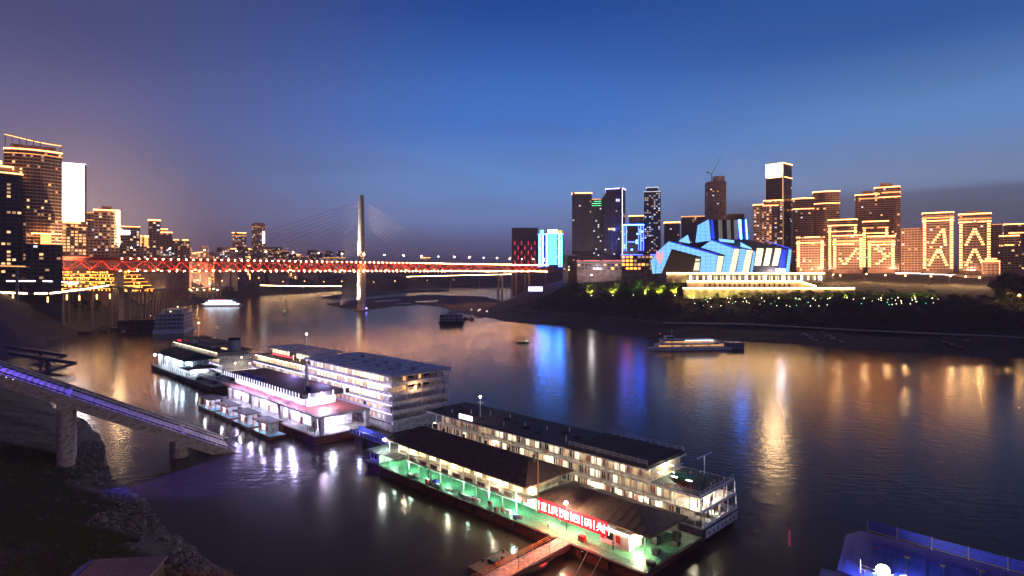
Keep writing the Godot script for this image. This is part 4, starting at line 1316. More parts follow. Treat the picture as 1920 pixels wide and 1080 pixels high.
func build_theatre():
	var t := thing("grand_theatre", "angular blue glowing theatre like a stranded glass ship on the far bank", "theatre", P(1350, 514, 640))
	var back := Vector3(0.32, 0, -0.95)
	var solid := func(called, pts, d, dep, m):
		var b := MB.new()
		b.slab(tz(pts, d), back * dep)
		return obj(called, b, m, t)
	solid.call("main_hall", [[330, 400], [815, 338], [1275, 326], [1815, 445], [1745, 745], [200, 745]], 640.0, 70.0, "theatre_roof")
	solid.call("upper_block", [[620, 400], [652, 150], [792, 76], [1248, 76], [1275, 400]], 662.0, 45.0, "theatre_roof")
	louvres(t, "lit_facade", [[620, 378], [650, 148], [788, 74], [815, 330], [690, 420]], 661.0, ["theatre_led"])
	for x in [[905, 950], [1010, 1055], [1098, 1142]]:
		louvres(t, "window_strip", [[x[0], 84], [x[1], 84], [x[1] + 8, 322], [x[0] + 8, 322]], 661.0, ["theatre_dim"], 10.0, 4.0, 30.0)
	for x in [[1155, 1186, 1180, 1200], [1243, 1252, 1258, 1272]]:
		solid.call("blue_edge_glow", [[x[0], 80], [x[1], 80], [x[3], 318], [x[2], 318]], 660.6, 0.8, "azure_led")
	solid.call("blue_edge_glow", [[810, 80], [838, 80], [862, 322], [822, 322]], 660.8, 0.5, "theatre_edge_glow")
	# bow
	solid.call("bow_frame", [[200, 747], [128, 747], [148, 472], [290, 346], [905, 522], [872, 745], [668, 745], [692, 545], [330, 447]], 631.0, 30.0, "theatre_roof")
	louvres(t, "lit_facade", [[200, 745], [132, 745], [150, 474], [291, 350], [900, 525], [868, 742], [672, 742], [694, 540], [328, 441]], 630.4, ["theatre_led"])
	solid.call("glass_wall", [[205, 747], [335, 455], [622, 540], [596, 747]], 636.0, 2.0, "theatre_glass")
	louvres(t, "window_column", [[628, 552], [684, 556], [662, 738], [592, 738]], 634.0, ["theatre_window", "theatre_window", "theatre_dim"], 20.0, 6.0, 90.0)
	solid.call("bow_tip", [[64, 592], [150, 472], [129, 747], [88, 750]], 633.0, 20.0, "theatre_roof")
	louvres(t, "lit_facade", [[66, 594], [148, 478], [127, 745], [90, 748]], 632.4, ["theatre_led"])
	var b := MB.new()
	for i in 3:
		var a := -0.22 + i * 0.22
		var c := Vector2(178, 640)
		var tip := c + Vector2(sin(a), -cos(a)) * 190.0
		var sd := Vector2(cos(a), sin(a)) * 24.0
		var m := c.lerp(tip, 0.5)
		b.slab(tz([[c.x, c.y], [m.x + sd.x, m.y + sd.y], [tip.x, tip.y], [m.x - sd.x, m.y - sd.y]], 629.6 - i * 0.12), Vector3(0, 0, -0.3))
	stuff(obj("flower_image", b, "petal_pink", t))
	# second plate and the slanting columns of the long side
	solid.call("side_plate", [[692, 424], [815, 334], [1097, 434], [1040, 745], [944, 745], [986, 522]], 635.0, 24.0, "theatre_roof")
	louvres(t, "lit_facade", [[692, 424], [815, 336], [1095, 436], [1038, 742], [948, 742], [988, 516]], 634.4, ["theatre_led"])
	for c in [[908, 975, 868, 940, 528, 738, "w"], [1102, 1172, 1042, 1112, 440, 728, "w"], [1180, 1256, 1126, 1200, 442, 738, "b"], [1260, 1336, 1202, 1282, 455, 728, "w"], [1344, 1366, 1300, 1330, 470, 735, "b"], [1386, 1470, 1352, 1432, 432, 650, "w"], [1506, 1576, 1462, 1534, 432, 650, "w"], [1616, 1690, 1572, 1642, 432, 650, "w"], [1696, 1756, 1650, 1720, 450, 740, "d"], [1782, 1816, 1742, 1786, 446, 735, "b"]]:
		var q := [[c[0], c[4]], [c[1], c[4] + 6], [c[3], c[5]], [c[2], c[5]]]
		louvres(t, "window_column" if c[6] == "w" else "lit_column", q, 634.0 if c[0] < 1300 else 638.0, ["theatre_window"] if c[6] == "w" else (["theatre_led"] if c[6] == "b" else ["theatre_edge_glow"]), 20.0, 5.5, 120.0)
	for q in [[[412, 345], [526, 266], [556, 374]], [[910, 314], [1104, 334], [1100, 366], [922, 344]], [[1182, 358], [1322, 432], [1318, 444], [1186, 412]]]:
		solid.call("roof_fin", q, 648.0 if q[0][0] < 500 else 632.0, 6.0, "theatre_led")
	for q in [[[1468, 338], [1500, 342], [1815, 436], [1800, 446]], [[830, 335], [850, 333], [1165, 432], [1110, 434]], [[300, 346], [330, 350], [900, 505], [900, 522]]]:  # edge faces that carry the blue glow in their own colour
		solid.call("blue_edge_glow", q, 630.0, 0.6, "theatre_edge_glow")
	lit_box(t, "entrance_screen", "screen_white", tz([[1626, 740], [1732, 740], [1732, 690], [1626, 690]], 628.0), Vector3(0, 0, -0.6))
	omni(t, tz([[1680, 715]], 624.0)[0], 0.9, 0.88, 1.0, 500.0, 1.0)
	# podium terraces
	var p := thing("theatre_podium", "stepped cream podium with gold lit edges and a colonnade under the theatre", "podium", P(1400, 540, 600))
	var o := P(1400, 540, 600)
	for tr in [[1250, 1546, 512, 530, 616, 90.0], [1288, 1500, 527, 545, 604, 12.0], [1281, 1602, 540, 560, 597, 10.0]]:
		b = MB.new()
		b.slab([P(tr[0], tr[2], tr[4]) - o, P(tr[1], tr[2], tr[4]) - o, P(tr[1], tr[3], tr[4]) - o, P(tr[0], tr[3], tr[4]) - o], back * tr[5])
		obj("terrace_wall", b, "pale_concrete", p)
		b = MB.new()
		b.bar(P(tr[0], tr[2] + 0.4, tr[4] - 0.9) - o, P(tr[1], tr[2] + 0.4, tr[4] - 0.9) - o, 1.4, 1.3)
		obj("terrace_edge_light", b, "gold_led", p)
	b = MB.new()
	b.slab([P(1500, 527, 604) - o, P(1530, 536, 604) - o, P(1530, 545, 604) - o, P(1500, 545, 604) - o], back * 10.0)
	obj("ramp_wall", b, "pale_concrete", p)
	b = MB.new()
	b.bar(P(1500, 527.4, 603) - o, P(1530, 536.4, 603) - o, 1.2, 1.0)
	obj("terrace_edge_light", b, "gold_led", p)
	for i in 42:   # colonnade
		var x := lerpf(1292, 1543, i / 41.0)
		b = MB.new()
		b.tube([P(x, 525.6, 612) - o, P(x, 515.2, 612) - o], 0.5, 0.5, 6)
		obj("column", b, "pale_concrete", p)
	b = MB.new()
	b.bar(P(1288, 514.6, 613) - o, P(1545, 514.6, 613) - o, 6.0, 0.5)
	obj("colonnade_roof", b, "pale_concrete", p)
	for i in 22:
		var x := lerpf(1296, 1538, i / 21.0)
		lit_box(p, "lit_doorway", "cabin_pale" if i % 3 else "white_led", [P(x - 3, 525, 615.4) - o, P(x + 3, 525, 615.4) - o, P(x + 3, 517, 615.4) - o, P(x - 3, 517, 615.4) - o], Vector3(0, 0, -0.2))
	for i in 18:
		var x := lerpf(1322, 1480, i / 17.0)
		lit_box(p, "dark_doorway", "glass_dark", [P(x - 1.4, 538, 603.5) - o, P(x + 1.4, 538, 603.5) - o, P(x + 1.4, 532, 603.5) - o, P(x - 1.4, 532, 603.5) - o], Vector3(0, 0, -0.2))

func lit_box(t: Node3D, called: String, m: String, pts: Array, ex: Vector3) -> void:
	var b := MB.new()
	b.slab(pts, ex)
	obj(called, b, m, t)

# ---------- trees ----------
func crown_mesh(seed_: int, r: float, h: float, leaves: int, leaf: float) -> ArrayMesh:
	var g := RandomNumberGenerator.new()
	g.seed = seed_
	var b := MB.new()
	var blobs := []
	for i in 9:
		var a := g.randf() * TAU
		var q := g.randf_range(0.15, 0.75) * r
		blobs.append([Vector3(cos(a) * q, h * g.randf_range(0.0, 1.0) - h * 0.5, sin(a) * q), r * g.randf_range(0.32, 0.55)])
	for i in leaves:
		var bl = blobs[g.randi() % blobs.size()]
		var u := Vector3(g.randfn(), g.randfn(), g.randfn()).normalized()
		var p: Vector3 = bl[0] + u * bl[1] * pow(g.randf(), 0.35) * Vector3(1, 0.75, 1)
		var nn := (u + Vector3(g.randfn(), g.randfn() + 0.8, g.randfn()) * 0.5).normalized()
		var s := nn.cross(Vector3(g.randfn(), g.randfn(), g.randfn())).normalized() * leaf * g.randf_range(0.6, 1.2)
		var v := nn.cross(s.normalized()) * leaf * g.randf_range(0.5, 0.9)
		b.tri(p - s, p + v * 0.9, p + s * 0.2 - v)
		b.tri(p + s, p - v * 0.7 + nn * leaf * 0.3, p + v)
	return b.mesh()

var crowns := []
func tree(called: String, at: Vector3, h: float, label: String, group: String, m: String, k: int) -> Node3D:
	var t := thing(called, label, "tree" if called.ends_with("tree") else "shrub", at, rng.randf() * TAU, group)
	var b := MB.new()
	b.tube([Vector3(0, -1, 0), Vector3(0.1 * h * 0.3, h * 0.3, 0), Vector3(0, h * 0.62, 0.05 * h)], h * 0.03, h * 0.012, 6)
	for i in 4:
		var a := TAU * i / 4.0 + 0.4
		b.tube([Vector3(0, h * 0.36, 0), Vector3(cos(a) * h * 0.2, h * 0.6, sin(a) * h * 0.2)], h * 0.014, h * 0.006, 4)
	obj("trunk", b, "bark", t)
	var c := obj("crown", crowns[k % crowns.size()], m, t)
	c.position.y = h * 0.62
	c.scale = Vector3.ONE * h / 12.0
	return t

func build_trees():
	for i in 4: crowns.append(crown_mesh(40 + i, 5.2, 6.5, 620, 0.55))
	var ups := [1106, 1146, 1184, 1208, 1236, 1262]
	var names := ["round tree under the white floodlight", "olive uplit tree left of the green one", "bright green uplit tree in the riverside row", "yellow uplit tree beside the green one", "broad golden tree left of the podium", "dark edged tree left of the podium wall"]
	for i in 20:
		var x := 1078.0 + i * 10.8 + rng.randf_range(-3, 3)
		tree("riverside_tree", on_right(x, 552 + rng.randf_range(-4, 3)), rng.randf_range(11, 17), "leafy tree in the dark row left of the theatre podium, %s from the left" % ORD[i], "riverside tree row", "leaf" if i % 3 else "leaf_dark", i)
	for i in ups.size():
		var at := on_right(ups[i], 556)
		tree("riverside_tree", at, [12.0, 11.0, 9.0, 9.5, 14.0, 13.0][i], names[i], "riverside tree row", "leaf", i)
		var lp := thing("garden_uplight", "small garden uplight at the foot of the %s" % names[i], "garden light", at + Vector3(1.5, 0.8, 2.5))
		var b := MB.new()
		b.box(0, -0.9, 0, 0.5, 1.8, 0.5)
		obj("stand", b, "dark_steel", lp)
		b = MB.new()
		b.ball(Vector3(0, 0.3, 0), Vector3(0.5, 0.4, 0.5), 4, 6)
		obj("lamp_glass", b, "bulb_warm_soft", lp)
		spot(lp, Vector3(0, 0.9, 0), Vector3(-1.2, 9.0, -2.2), 1.0 if i != 2 else 0.3, 0.85 if i != 2 else 1.0, 0.12, 2600.0, 55.0, 0.3)
	for i in 7:
		var x := 1262.0 + i * 5.0
		tree("dark_tree", on_right(x, 547 + i % 3), rng.randf_range(12, 15), "dark rounded tree hiding the left end of the podium, %s from the left" % ORD[i], "dark trees by the podium", "leaf_dark", i)
	# planted hedge under the terraces
	for i in 44:
		var x := 1292.0 + i * 10.8
		tree("hedge_shrub", on_right(x, 562 + rng.randf_range(-5, 4)), rng.randf_range(5.5, 8.0), "leafy shrub in the lit planting below the podium", "shrubs below the podium", "leaf", i)
	for i in 15:
		var x := 1300.0 + i * 32.0
		var at := on_right(x, 566)
		var lp := thing("garden_lamp", "small yellow garden lamp among the shrubs below the podium", "garden light", at, 0, "garden lamps below the podium")
		var b := MB.new()
		b.tube([Vector3(0, -3, 0), Vector3(0, 2.6, 0)], 0.12, 0.1, 5)
		obj("post", b, "dark_steel", lp)
		b = MB.new()
		b.ball(Vector3(0, 2.9, 0), Vector3(0.45, 0.4, 0.45), 4, 6)
		obj("lamp_glass", b, "bulb_warm_soft", lp)
		spot(lp, Vector3(0, 3.5, 0), Vector3(0, 9.0, -5.0), 1.0, 0.86, 0.14, 170.0, 70.0, 0.3)
	for i in 60:
		var x := 1290.0 + rng.randf() * 470.0
		var lp := thing("garden_lamp", "tiny bollard light on the dark slope below the theatre", "garden light", on_right(x, 564 + rng.randf() * 16.0) + Vector3(0, 1.6, 0), 0, "bollard lights on the theatre slope")
		var b := MB.new()
		b.box(0, -1.2, 0, 0.3, 2.4, 0.3)
		obj("post", b, "dark_steel", lp)
		b = MB.new()
		b.ball(Vector3(0, 0.2, 0), Vector3(0.32, 0.28, 0.32), 4, 6)
		obj("lamp_glass", b, "bulb_warm_soft" if i % 4 else "green_led", lp)
	for i in 16:
		var x := 1866.0 + i * 4.2
		tree("dark_tree", on_right(x, 558 + rng.randf_range(-8, 14)), rng.randf_range(12, 20), "dark tree on the wooded rise at the right edge, %s from the left" % ORD[i], "dark trees at the right edge", "leaf_dark", i)
	for i in 14:
		var x := 60.0 + i * 9.5
		tree("dark_tree", on_left(x, 586 + rng.randf_range(-12, 10)), rng.randf_range(7, 12), "dark bushy tree on the left bank below the lit parapet, %s from the left" % ORD[i], "left bank trees", "leaf_dark", i)
	# orange lamps among the trees on the right
	for q in [[1874, 556, 520], [1893, 556, 512], [1908, 560, 500]]:
		street_lamp(on_right(q[0], q[1] + 14), "orange lamp among the trees at the right edge", "lamps in the right wood", 8.0, true, 90.0)
	# undergrowth on the right bank
	var mm := MultiMesh.new()
	mm.transform_format = MultiMesh.TRANSFORM_3D
	mm.mesh = crown_mesh(77, 2.4, 2.0, 60, 0.5)
	mm.instance_count = 2600
	for i in 2600:
		var s := rng.randf_range(64.0, 175.0)
		var u := rng.randf() * 11.0
		var a = RIGHT_LINE[int(u)]
		var c = RIGHT_LINE[int(u) + 1]
		var tt := u - int(u)
		var x := lerpf(a[0], c[0], tt) + lerpf(a[2], c[2], tt) * s
		var d := lerpf(a[1], c[1], tt) + lerpf(a[3], c[3], tt) * s
		mm.set_instance_transform(i, Transform3D(Basis(Vector3.UP, rng.randf() * TAU).scaled(Vector3.ONE * rng.randf_range(0.5, 1.3)), Vector3(x, prof(RIGHT_PROF, s) + 0.6, -d)))
	var mi := MultiMeshInstance3D.new()
	mi.name = "bank_undergrowth"
	mi.multimesh = mm
	mi.material_override = mats["leaf_dark"]
	add_child(mi)
	tag(mi, "dark low undergrowth covering the slope of the right bank", "undergrowth", "", "stuff")
	# broken concrete slabs on the right shore
	for i in 16:
		var q := on_right(1505 + i * 8 if i < 10 else 1690 + i * 8, (628 if i < 10 else 640) + (i % 5) * 4)
		var b := MB.new()
		var a := rng.randf() * TAU
		b.obox(Vector3.ZERO, Vector3(cos(a), 0.2, sin(a)) * rng.randf_range(1.5, 3.5), Vector3(0, 1, 0.15) * 0.35, Vector3(-sin(a), 0, cos(a)) * rng.randf_range(1.0, 2.2))
		var o := obj("broken_slab", b, "concrete")
		o.position = q + Vector3(0, 0.3, 0)
		tag(o, "broken pale concrete slab on the right shore below the dark slope", "slab", "broken slabs on the right shore")

# ---------- ships and landing stages ----------
# Local axes of all moored craft: +x along the quay towards us and right, +z towards the near left shore, y up. x = 0 is the right end, z = 0 the near side.
const QUAY := -PI / 4

func railing(b: MB, a: Vector3, c: Vector3, h := 1.05, gap := 2.0) -> void:
	var k := maxi(1, int((c - a).length() / gap))
	for i in k + 1:
		var p := a.lerp(c, float(i) / k)
		b.tube([p, p + Vector3(0, h, 0)], 0.035, 0.035, 4)
	for y in [0.4, 0.72, 1.0]:
		b.tube([a + Vector3(0, h * y, 0), c + Vector3(0, h * y, 0)], 0.04, 0.04, 4)

func win_mesh(w: float, h: float) -> ArrayMesh:
	var b := MB.new()
	b.box(0, 0, 0, w, h, 0.08)
	return b.mesh()

func frame_mesh(w: float, h: float) -> ArrayMesh:
	var b := MB.new()
	b.box(0, h / 2 + 0.06, 0, w + 0.24, 0.12, 0.16)
	b.box(0, -h / 2 - 0.06, 0, w + 0.24, 0.12, 0.16)
	b.box(-w / 2 - 0.06, 0, 0, 0.12, h, 0.16)
	b.box(w / 2 + 0.06, 0, 0, 0.12, h, 0.16)
	b.box(0, 0, 0.03, 0.08, h, 0.1)
	return b.mesh()

func hull_poly(L: float, W: float, grow := 0.0) -> PackedVector2Array:
	var p := PackedVector2Array()
	for q in [[0, 0], [-0.8, 0], [-0.88, -0.08], [-0.95, -0.24], [-1, -0.46], [-1, -0.54], [-0.95, -0.76], [-0.88, -0.92], [-0.8, -1], [0, -1]]:
		p.append(Vector2(q[0] * (L + grow) + grow * 0.3, q[1] * W + (grow if q[1] > -0.5 else -grow)))
	return p

func deck_of(t: Node3D, o: Dictionary) -> void:   # one storey: slab, cabin wall, windows, posts, railings
	var x0: float = o.x0
	var x1: float = o.x1
	var y: float = o.y
	var h: float = o.h
	var W: float = o.W
	var inset: float = o.get("inset", 1.5)
	var n0: float = o.get("z0", 0.0)
	var slab := part("deck_slab", o.get("edge", "white_paint"), t, x0, x1, y - 0.32, y, -W, n0)
	part("cabin_wall", o.get("wall", "white_paint"), t, x0 + 1.0, x1 - o.get("stern", 3.0), y, y + h - 0.32, -W + inset, n0 - inset)
	var b := MB.new()
	var step: float = o.get("step", 3.0)
	var x := x0 + 0.3
	while x < o.get("post_x1", x1):
		b.box(x, y + (h - 0.32) / 2, n0 - 0.12, 0.16, h - 0.32, 0.16)
		x += step
	for k in (0 if o.has("post_x1") else 5): b.box(x1 - 0.2, y + (h - 0.32) / 2, n0 - 0.12 - k * (W - 0.3) / 4, 0.16, h - 0.32, 0.16)
	stuff(obj("deck_posts", b, "white_rail", t))
	b = MB.new()
	if o.get("rail", true):
		railing(b, Vector3(x0, y, n0 - 0.1), Vector3(x1, y, n0 - 0.1))
	railing(b, Vector3(x1 - 0.08, y, n0 - 0.1), Vector3(x1 - 0.08, y, -W + 0.1))
	stuff(obj("railing", b, "white_rail", t))
	var wn: ArrayMesh = win_mesh(o.get("ww", 1.5), o.get("wh", 1.3))
	var fr: ArrayMesh = frame_mesh(o.get("ww", 1.5), o.get("wh", 1.3))
	x = x0 + minf(step, 3.0) * 0.5 + 0.8
	var i := 0
	while x < x1 - o.get("stern", 3.0) - 0.8:
		var ms: Array = o.get("wins", ["cabin_warm"])
		var wd := obj("window", wn, ms[rng.randi() % ms.size()], t)
		wd.position = Vector3(x, y + (h - 0.3) * 0.5, n0 - inset + 0.05)
		obj("window_frame", fr, o.get("frame", "white_paint"), wd)
		x += o.get("wstep", step)
		i += 1
	if o.get("bulwark", 0.0) > 0.0:   # solid white breastwork at the stern, and along the side where asked
		part("stern_bulwark", o.get("edge", "white_paint"), t, x1 - 0.06, x1 + 0.06, y, y + float(o.bulwark), -W + 0.1, n0 - 0.1)
		if o.get("side_bulwark", false): part("side_bulwark", o.get("edge", "white_paint"), t, x0, x1 - 0.1, y, y + float(o.bulwark), n0 - 0.06, n0 + 0.06)
	if o.get("edge_led", "") != "":
		b = MB.new()
		b.bx(x0 + 0.5, x1 - 0.5, y - 0.3, y - 0.12, n0 + 0.02, n0 + 0.12)
		obj("deck_edge_light", b, o.edge_led, t)
	if o.get("strip", "") != "":   # ceiling light along the promenade
		b = MB.new()
		x = x0 + 1.0
		while x < x1 - 1.0:
			b.box(x, y + h - 0.42, n0 - inset * 0.5, float(o.get("strip_len", 1.2)), 0.12, 0.22)
			x += o.get("strip_gap", step)
		stuff(obj("ceiling_lights", b, o.strip, t))

func ship_hull(t: Node3D, L: float, W: float, top: float, m: String, stripe: String) -> void:
	var b := MB.new()
	b.prism(hull_poly(L, W, -0.6), -1.0, top, hull_poly(L, W))
	obj("hull", b, m, t)
	if stripe:
		b = MB.new()
		b.prism(hull_poly(L, W, 0.06), top - 0.5, top - 0.15)
		obj("rubbing_strake", b, stripe, t)

func mast(t: Node3D, at: Vector3, h: float, m := "white_rail", bulb := "bulb_warm", light := 8.0) -> void:
	var b := MB.new()
	b.tube([at, at + Vector3(0, h, 0)], 0.16, 0.08, 6)
	b.bar(at + Vector3(-1.0, h * 0.75, 0), at + Vector3(1.0, h * 0.75, 0), 0.12, 0.12)
	var o := obj("mast", b, m, t)
	if bulb:
		b = MB.new()
		b.ball(at + Vector3(0, h + 0.2, 0), Vector3.ONE * 0.24, 4, 6)
		obj("mast_lamp", b, bulb, o)
		if light > 0: omni(t, at + Vector3(0, h + 0.2, 0), 1.0, 0.7, 0.4, light, 0.2)

func hip_roof(x0: float, x1: float, z0: float, z1: float, y: float, rise: float, inset: float, thick := 0.35) -> MB:
	var b := MB.new()
	var zm := (z0 + z1) / 2
	var r := [Vector3(x0 + inset, y + rise, zm), Vector3(x1 - inset, y + rise, zm)]
	var c := [Vector3(x0, y, z1), Vector3(x1, y, z1), Vector3(x1, y, z0), Vector3(x0, y, z0)]
	b.quad(c[0], c[1], r[1], r[0])
	b.quad(c[2], c[3], r[0], r[1])
	b.tri(c[1], c[2], r[1])
	b.tri(c[3], c[0], r[0])
	b.bx(x0, x1, y - thick, y - 0.01, z0, z1)
	for i in 4:   # seams standing on the long slopes
		pass
	var k := int((x1 - x0) / 1.8)
	for i in range(1, k):
		var x := lerpf(x0, x1, float(i) / k)
		var u := clampf((x - x0) / inset, 0, 1) * clampf((x1 - x) / inset, 0, 1)
		b.bar(Vector3(x, y + 0.04, z1 - 0.05), Vector3(x, y + rise * u + 0.04, lerpf(z1, zm, u)), 0.09, 0.1)
	return b

func build_ships():
	# --- the big white cruise ship in the middle ---
	var t := thing("cruise_ship", "big white cruise ship with six lit decks, longest of the moored ships", "ship", Vector3(-39.5, 0, -200.8), QUAY)
	ship_hull(t, 118, 24, 3.2, "white_paint", "hull_dark")
	var lv := [[-112.0, 0.6, 3.2, 3.0, "cabin_orange", 1.2], [-112.0, 0.4, 6.2, 2.9, "cabin_orange", 1.2], [-114.0, 0.2, 9.1, 3.1, "cabin_pale", 1.6], [-112.0, 0.0, 12.2, 3.1, "cabin_pale", 1.6], [-60.0, 0.0, 15.3, 3.2, "cabin_pale", 1.6]]
	for i in 5:
		var l = lv[i]
		var low := i < 2
		deck_of(t, {"x0": l[0], "x1": l[1], "y": l[2], "h": l[3], "W": 24.0, "inset": 0.12 if low else 1.6, "step": 2.6, "ww": 1.25 if low else 2.0, "wh": 1.3 if low else 1.9, "wins": ["cabin_orange", "cabin_warm", "cabin_orange"] if low else ["cabin_pale", "cabin_pale", "cabin_warm", "cabin_dim"], "strip": "violet_bright" if i == 2 else "cabin_pale_bright", "strip_gap": 2.6, "rail": not low, "stern": 4.5, "wall": "white_paint", "bulwark": 0.95, "side_bulwark": i > 2, "edge_led": "violet_led"} if not low else {"x0": l[0], "x1": l[1], "y": l[2], "h": l[3], "W": 24.0, "inset": 0.12, "step": 400.0, "wstep": 3.0, "ww": 1.3, "wh": 1.3, "wins": ["cabin_orange", "cabin_warm", "cabin_orange", "glass_dark"], "rail": false, "stern": 4.5, "bulwark": 0.95, "edge_led": "violet_led" if i else ""})
	for l in [[4.7, 1.3], [7.6, 1.3], [10.6, 1.8], [13.7, 1.8], [16.7, 1.8]]:   # lit doors on the stern wall
		for z in [-8.0, -14.5]:
			part("stern_door", "cabin_orange" if rng.randf() < 0.7 else "glass_dark", t, -4.48, -4.36, l[0] - 0.9, l[0] + 0.9, z - 0.5, z + 0.5)
			part("stern_window", "glass_dark", t, -4.48, -4.4, l[0] - 0.5, l[0] + 0.6, z - 4.0, z - 1.6)
	part("mural_panel", "mural_pale", t, -4.35, -4.25, 3.4, 5.9, -21.0, -3.0)
	var b := MB.new()
	for q in [[-20.0, 2.0, 1.3], [-16.5, 2.6, 2.0], [-12.0, 3.0, 1.6], [-7.5, 2.4, 1.1]]:
		b.slab([Vector3(-4.22, 3.5, q[0]), Vector3(-4.22, 3.5 + q[2], q[0] + q[1] * 0.45), Vector3(-4.22, 3.5, q[0] + q[1])], Vector3(-0.02, 0, 0))
	obj("mural_hills", b, "mural_teal", t)
	b = MB.new()   # slanting white side fins at the stern
	for z in [0.05, -24.05]:
		b.slab([Vector3(0.8, 2.6, z), Vector3(-4.6, 2.6, z), Vector3(-4.6, 18.4, z), Vector3(-3.4, 18.4, z), Vector3(-1.2, 8.0, z)], Vector3(0, 0, -0.25 if z > 0 else 0.25))
	obj("stern_fins", b, "white_paint", t)
	part("main_roof", "ship_roof", t, -61.0, 0.6, 18.5, 18.9, -24.6, 0.6)
	part("roof_edge", "white_paint", t, -61.2, 0.8, 18.2, 18.49, -24.8, 0.8)
	b = MB.new()
	for i in 8: b.bx(-58.0 + i * 7.4, -57.92 + i * 7.4, 18.9, 18.96, -24.2, 0.3)
	stuff(obj("roof_seams", b, "white_rail", t))
	for i in 11:
		part("roof_vent", "ship_grey", t, -56.0 + i * 5.0, -54.8 + i * 5.0, 18.9, 19.5 + (i % 3) * 0.25, -18.0 + (i * 7) % 13, -17.0 + (i * 7) % 13)
	part("sun_deck", "wood", t, -112.0, -61.2, 15.3, 15.42, -23.4, -0.6)
	for q in [[-108.0, -90.0], [-84.0, -70.0]]:
		part("sun_deck_cabin", "white_paint", t, q[0], q[1], 15.42, 18.2, -19.0, -7.0)
		part("sun_deck_canopy", "ship_roof", t, q[0] - 2.0, q[1] + 2.0, 18.2, 18.5, -21.0, -5.0)
		for x in range(int(q[0]) + 1, int(q[1]) - 1, 3): part("lit_window", "cabin_pale", t, x, x + 1.8, 16.0, 17.8, -6.98, -6.9)
		omni(t, Vector3((q[0] + q[1]) / 2, 17.2, -4.0), 1.0, 0.78, 0.5, 10.0)
	part("red_light_strip", "pink_strip", t, -104.0, -84.0, 15.5, 16.1, -5.4, -5.2)
	for x in [-80.0, -74.0, -68.0, -64.0]:
		b = MB.new()
		b.tube([Vector3(x, 15.4, -4.0), Vector3(x, 17.0, -4.0)], 0.05, 0.05, 4)
		b.ball(Vector3(x, 17.1, -4.0), Vector3.ONE * 0.22, 4, 6)
		obj("deck_lamp", b, "bulb_warm_soft", t)
	b = MB.new()
	railing(b, Vector3(-111, 15.4, -0.4), Vector3(-61.5, 15.4, -0.4))
	stuff(obj("sun_deck_railing", b, "white_rail", t))
	mast(t, Vector3(-84, 18.5, -12), 7.0)
	omni(t, Vector3(2.5, 14.2, -9), 1.0, 0.6, 0.3, 14.0)
	b = MB.new()
	b.ball(Vector3(0.5, 14.0, -9), Vector3.ONE * 0.25, 4, 6)
	obj("stern_lamp", b, "bulb_warm", t)
	# --- ship behind the far landing stage ---
	t = thing("cruise_ship", "smaller white ship with dark roofs and a blue grey funnel behind the far landing stage", "ship", Vector3(-143.0, 0, -304.0), QUAY)
	ship_hull(t, 92, 18, 3.0, "white_paint", "hull_dark")
	for i in 3:
		deck_of(t, {"x0": -84.0, "x1": -4.0 - i * 3.0, "y": 3.0 + i * 2.9, "h": 2.9, "W": 18.0, "inset": 1.4, "step": 3.0, "ww": 1.7, "wh": 1.4, "wins": ["cabin_warm", "cabin_pale", "cool_win", "cabin_dim"], "strip": "cabin_pale_bright" if i else "violet_led", "strip_gap": 3.0, "strip_len": 0.8, "bulwark": 0.9, "side_bulwark": true, "edge_led": "violet_led" if i < 2 else ""})
	part("main_roof", "slate_roof", t, -85.0, -9.0, 11.7, 12.0, -18.2, 0.2)
	part("wheelhouse", "white_paint", t, -74.0, -60.0, 12.0, 14.6, -14.0, -4.0)
	part("wheelhouse_roof", "slate_roof", t, -75.0, -59.0, 14.6, 14.9, -15.0, -3.0)
	part("upper_cabin", "white_paint", t, -52.0, -30.0, 12.0, 14.4, -14.0, -4.0)
	part("cabin_roof", "slate_roof", t, -53.0, -24.0, 14.4, 14.7, -15.0, -3.0)
	b = MB.new()
	b.tube([Vector3(-12, 12, -9), Vector3(-12, 17.6, -9)], 3.4, 3.0, 12)
	obj("funnel", b, "funnel_grey", t)
	b = MB.new()
	b.tube([Vector3(-12, 17.61, -9), Vector3(-12, 18.6, -9)], 3.1, 3.0, 12)
	obj("funnel_cap", b, "slate_roof", t)
	part("red_banner", "red_led", t, -80.0, -74.0, 12.2, 13.2, -2.0, -1.8)
	mast(t, Vector3(-66, 14.9, -9), 8.0)
	part("lit_stairs", "cabin_warm", t, -24.0, -18.0, 12.1, 12.6, -8.0, -6.5)
	for q in [[-3.0, 6.6, -6.0], [-2.0, 6.0, -13.0], [-5.0, 9.0, -10.0]]:
		b = MB.new()
		b.ball(Vector3(q[0], q[1], q[2]), Vector3(0.5, 0.4, 0.5), 4, 6)
		obj("deck_lamp", b, "bulb_warm_soft", t)
		omni(t, Vector3(q[0] + 0.6, q[1] - 0.3, q[2]), 1.0, 0.85, 0.6, 9.0)
	# --- nearest ship ---
	t = thing("cruise_ship", "nearest white river ship with a black roof and passengers crowding its stern decks", "ship", Vector3(37.0, 0, -119.4), QUAY)
	ship_hull(t, 94, 15, 3.0, "hull_purple", "white_paint")
	for i in 3:
		deck_of(t, {"x0": -88.0 + i * 2.0, "x1": 0.4 - i * 0.3, "y": 3.0 + i * 2.9, "h": 2.9, "W": 15.0, "inset": 1.5, "step": 3.2, "ww": 1.1, "wh": 1.9, "wstep": 1.6, "wins": ["cabin_dim", "curtain", "cabin_pale", "curtain", "glass_dark"], "frame": "white_paint", "wall": "cream_paint", "strip": "cabin_pale_bright", "strip_gap": 3.2, "strip_len": 1.2, "bulwark": 0.35, "stern": 5.0 + i * 2.5 if i < 2 else 12.0}.merged({"post_x1": -11.9} if i == 2 else {}))
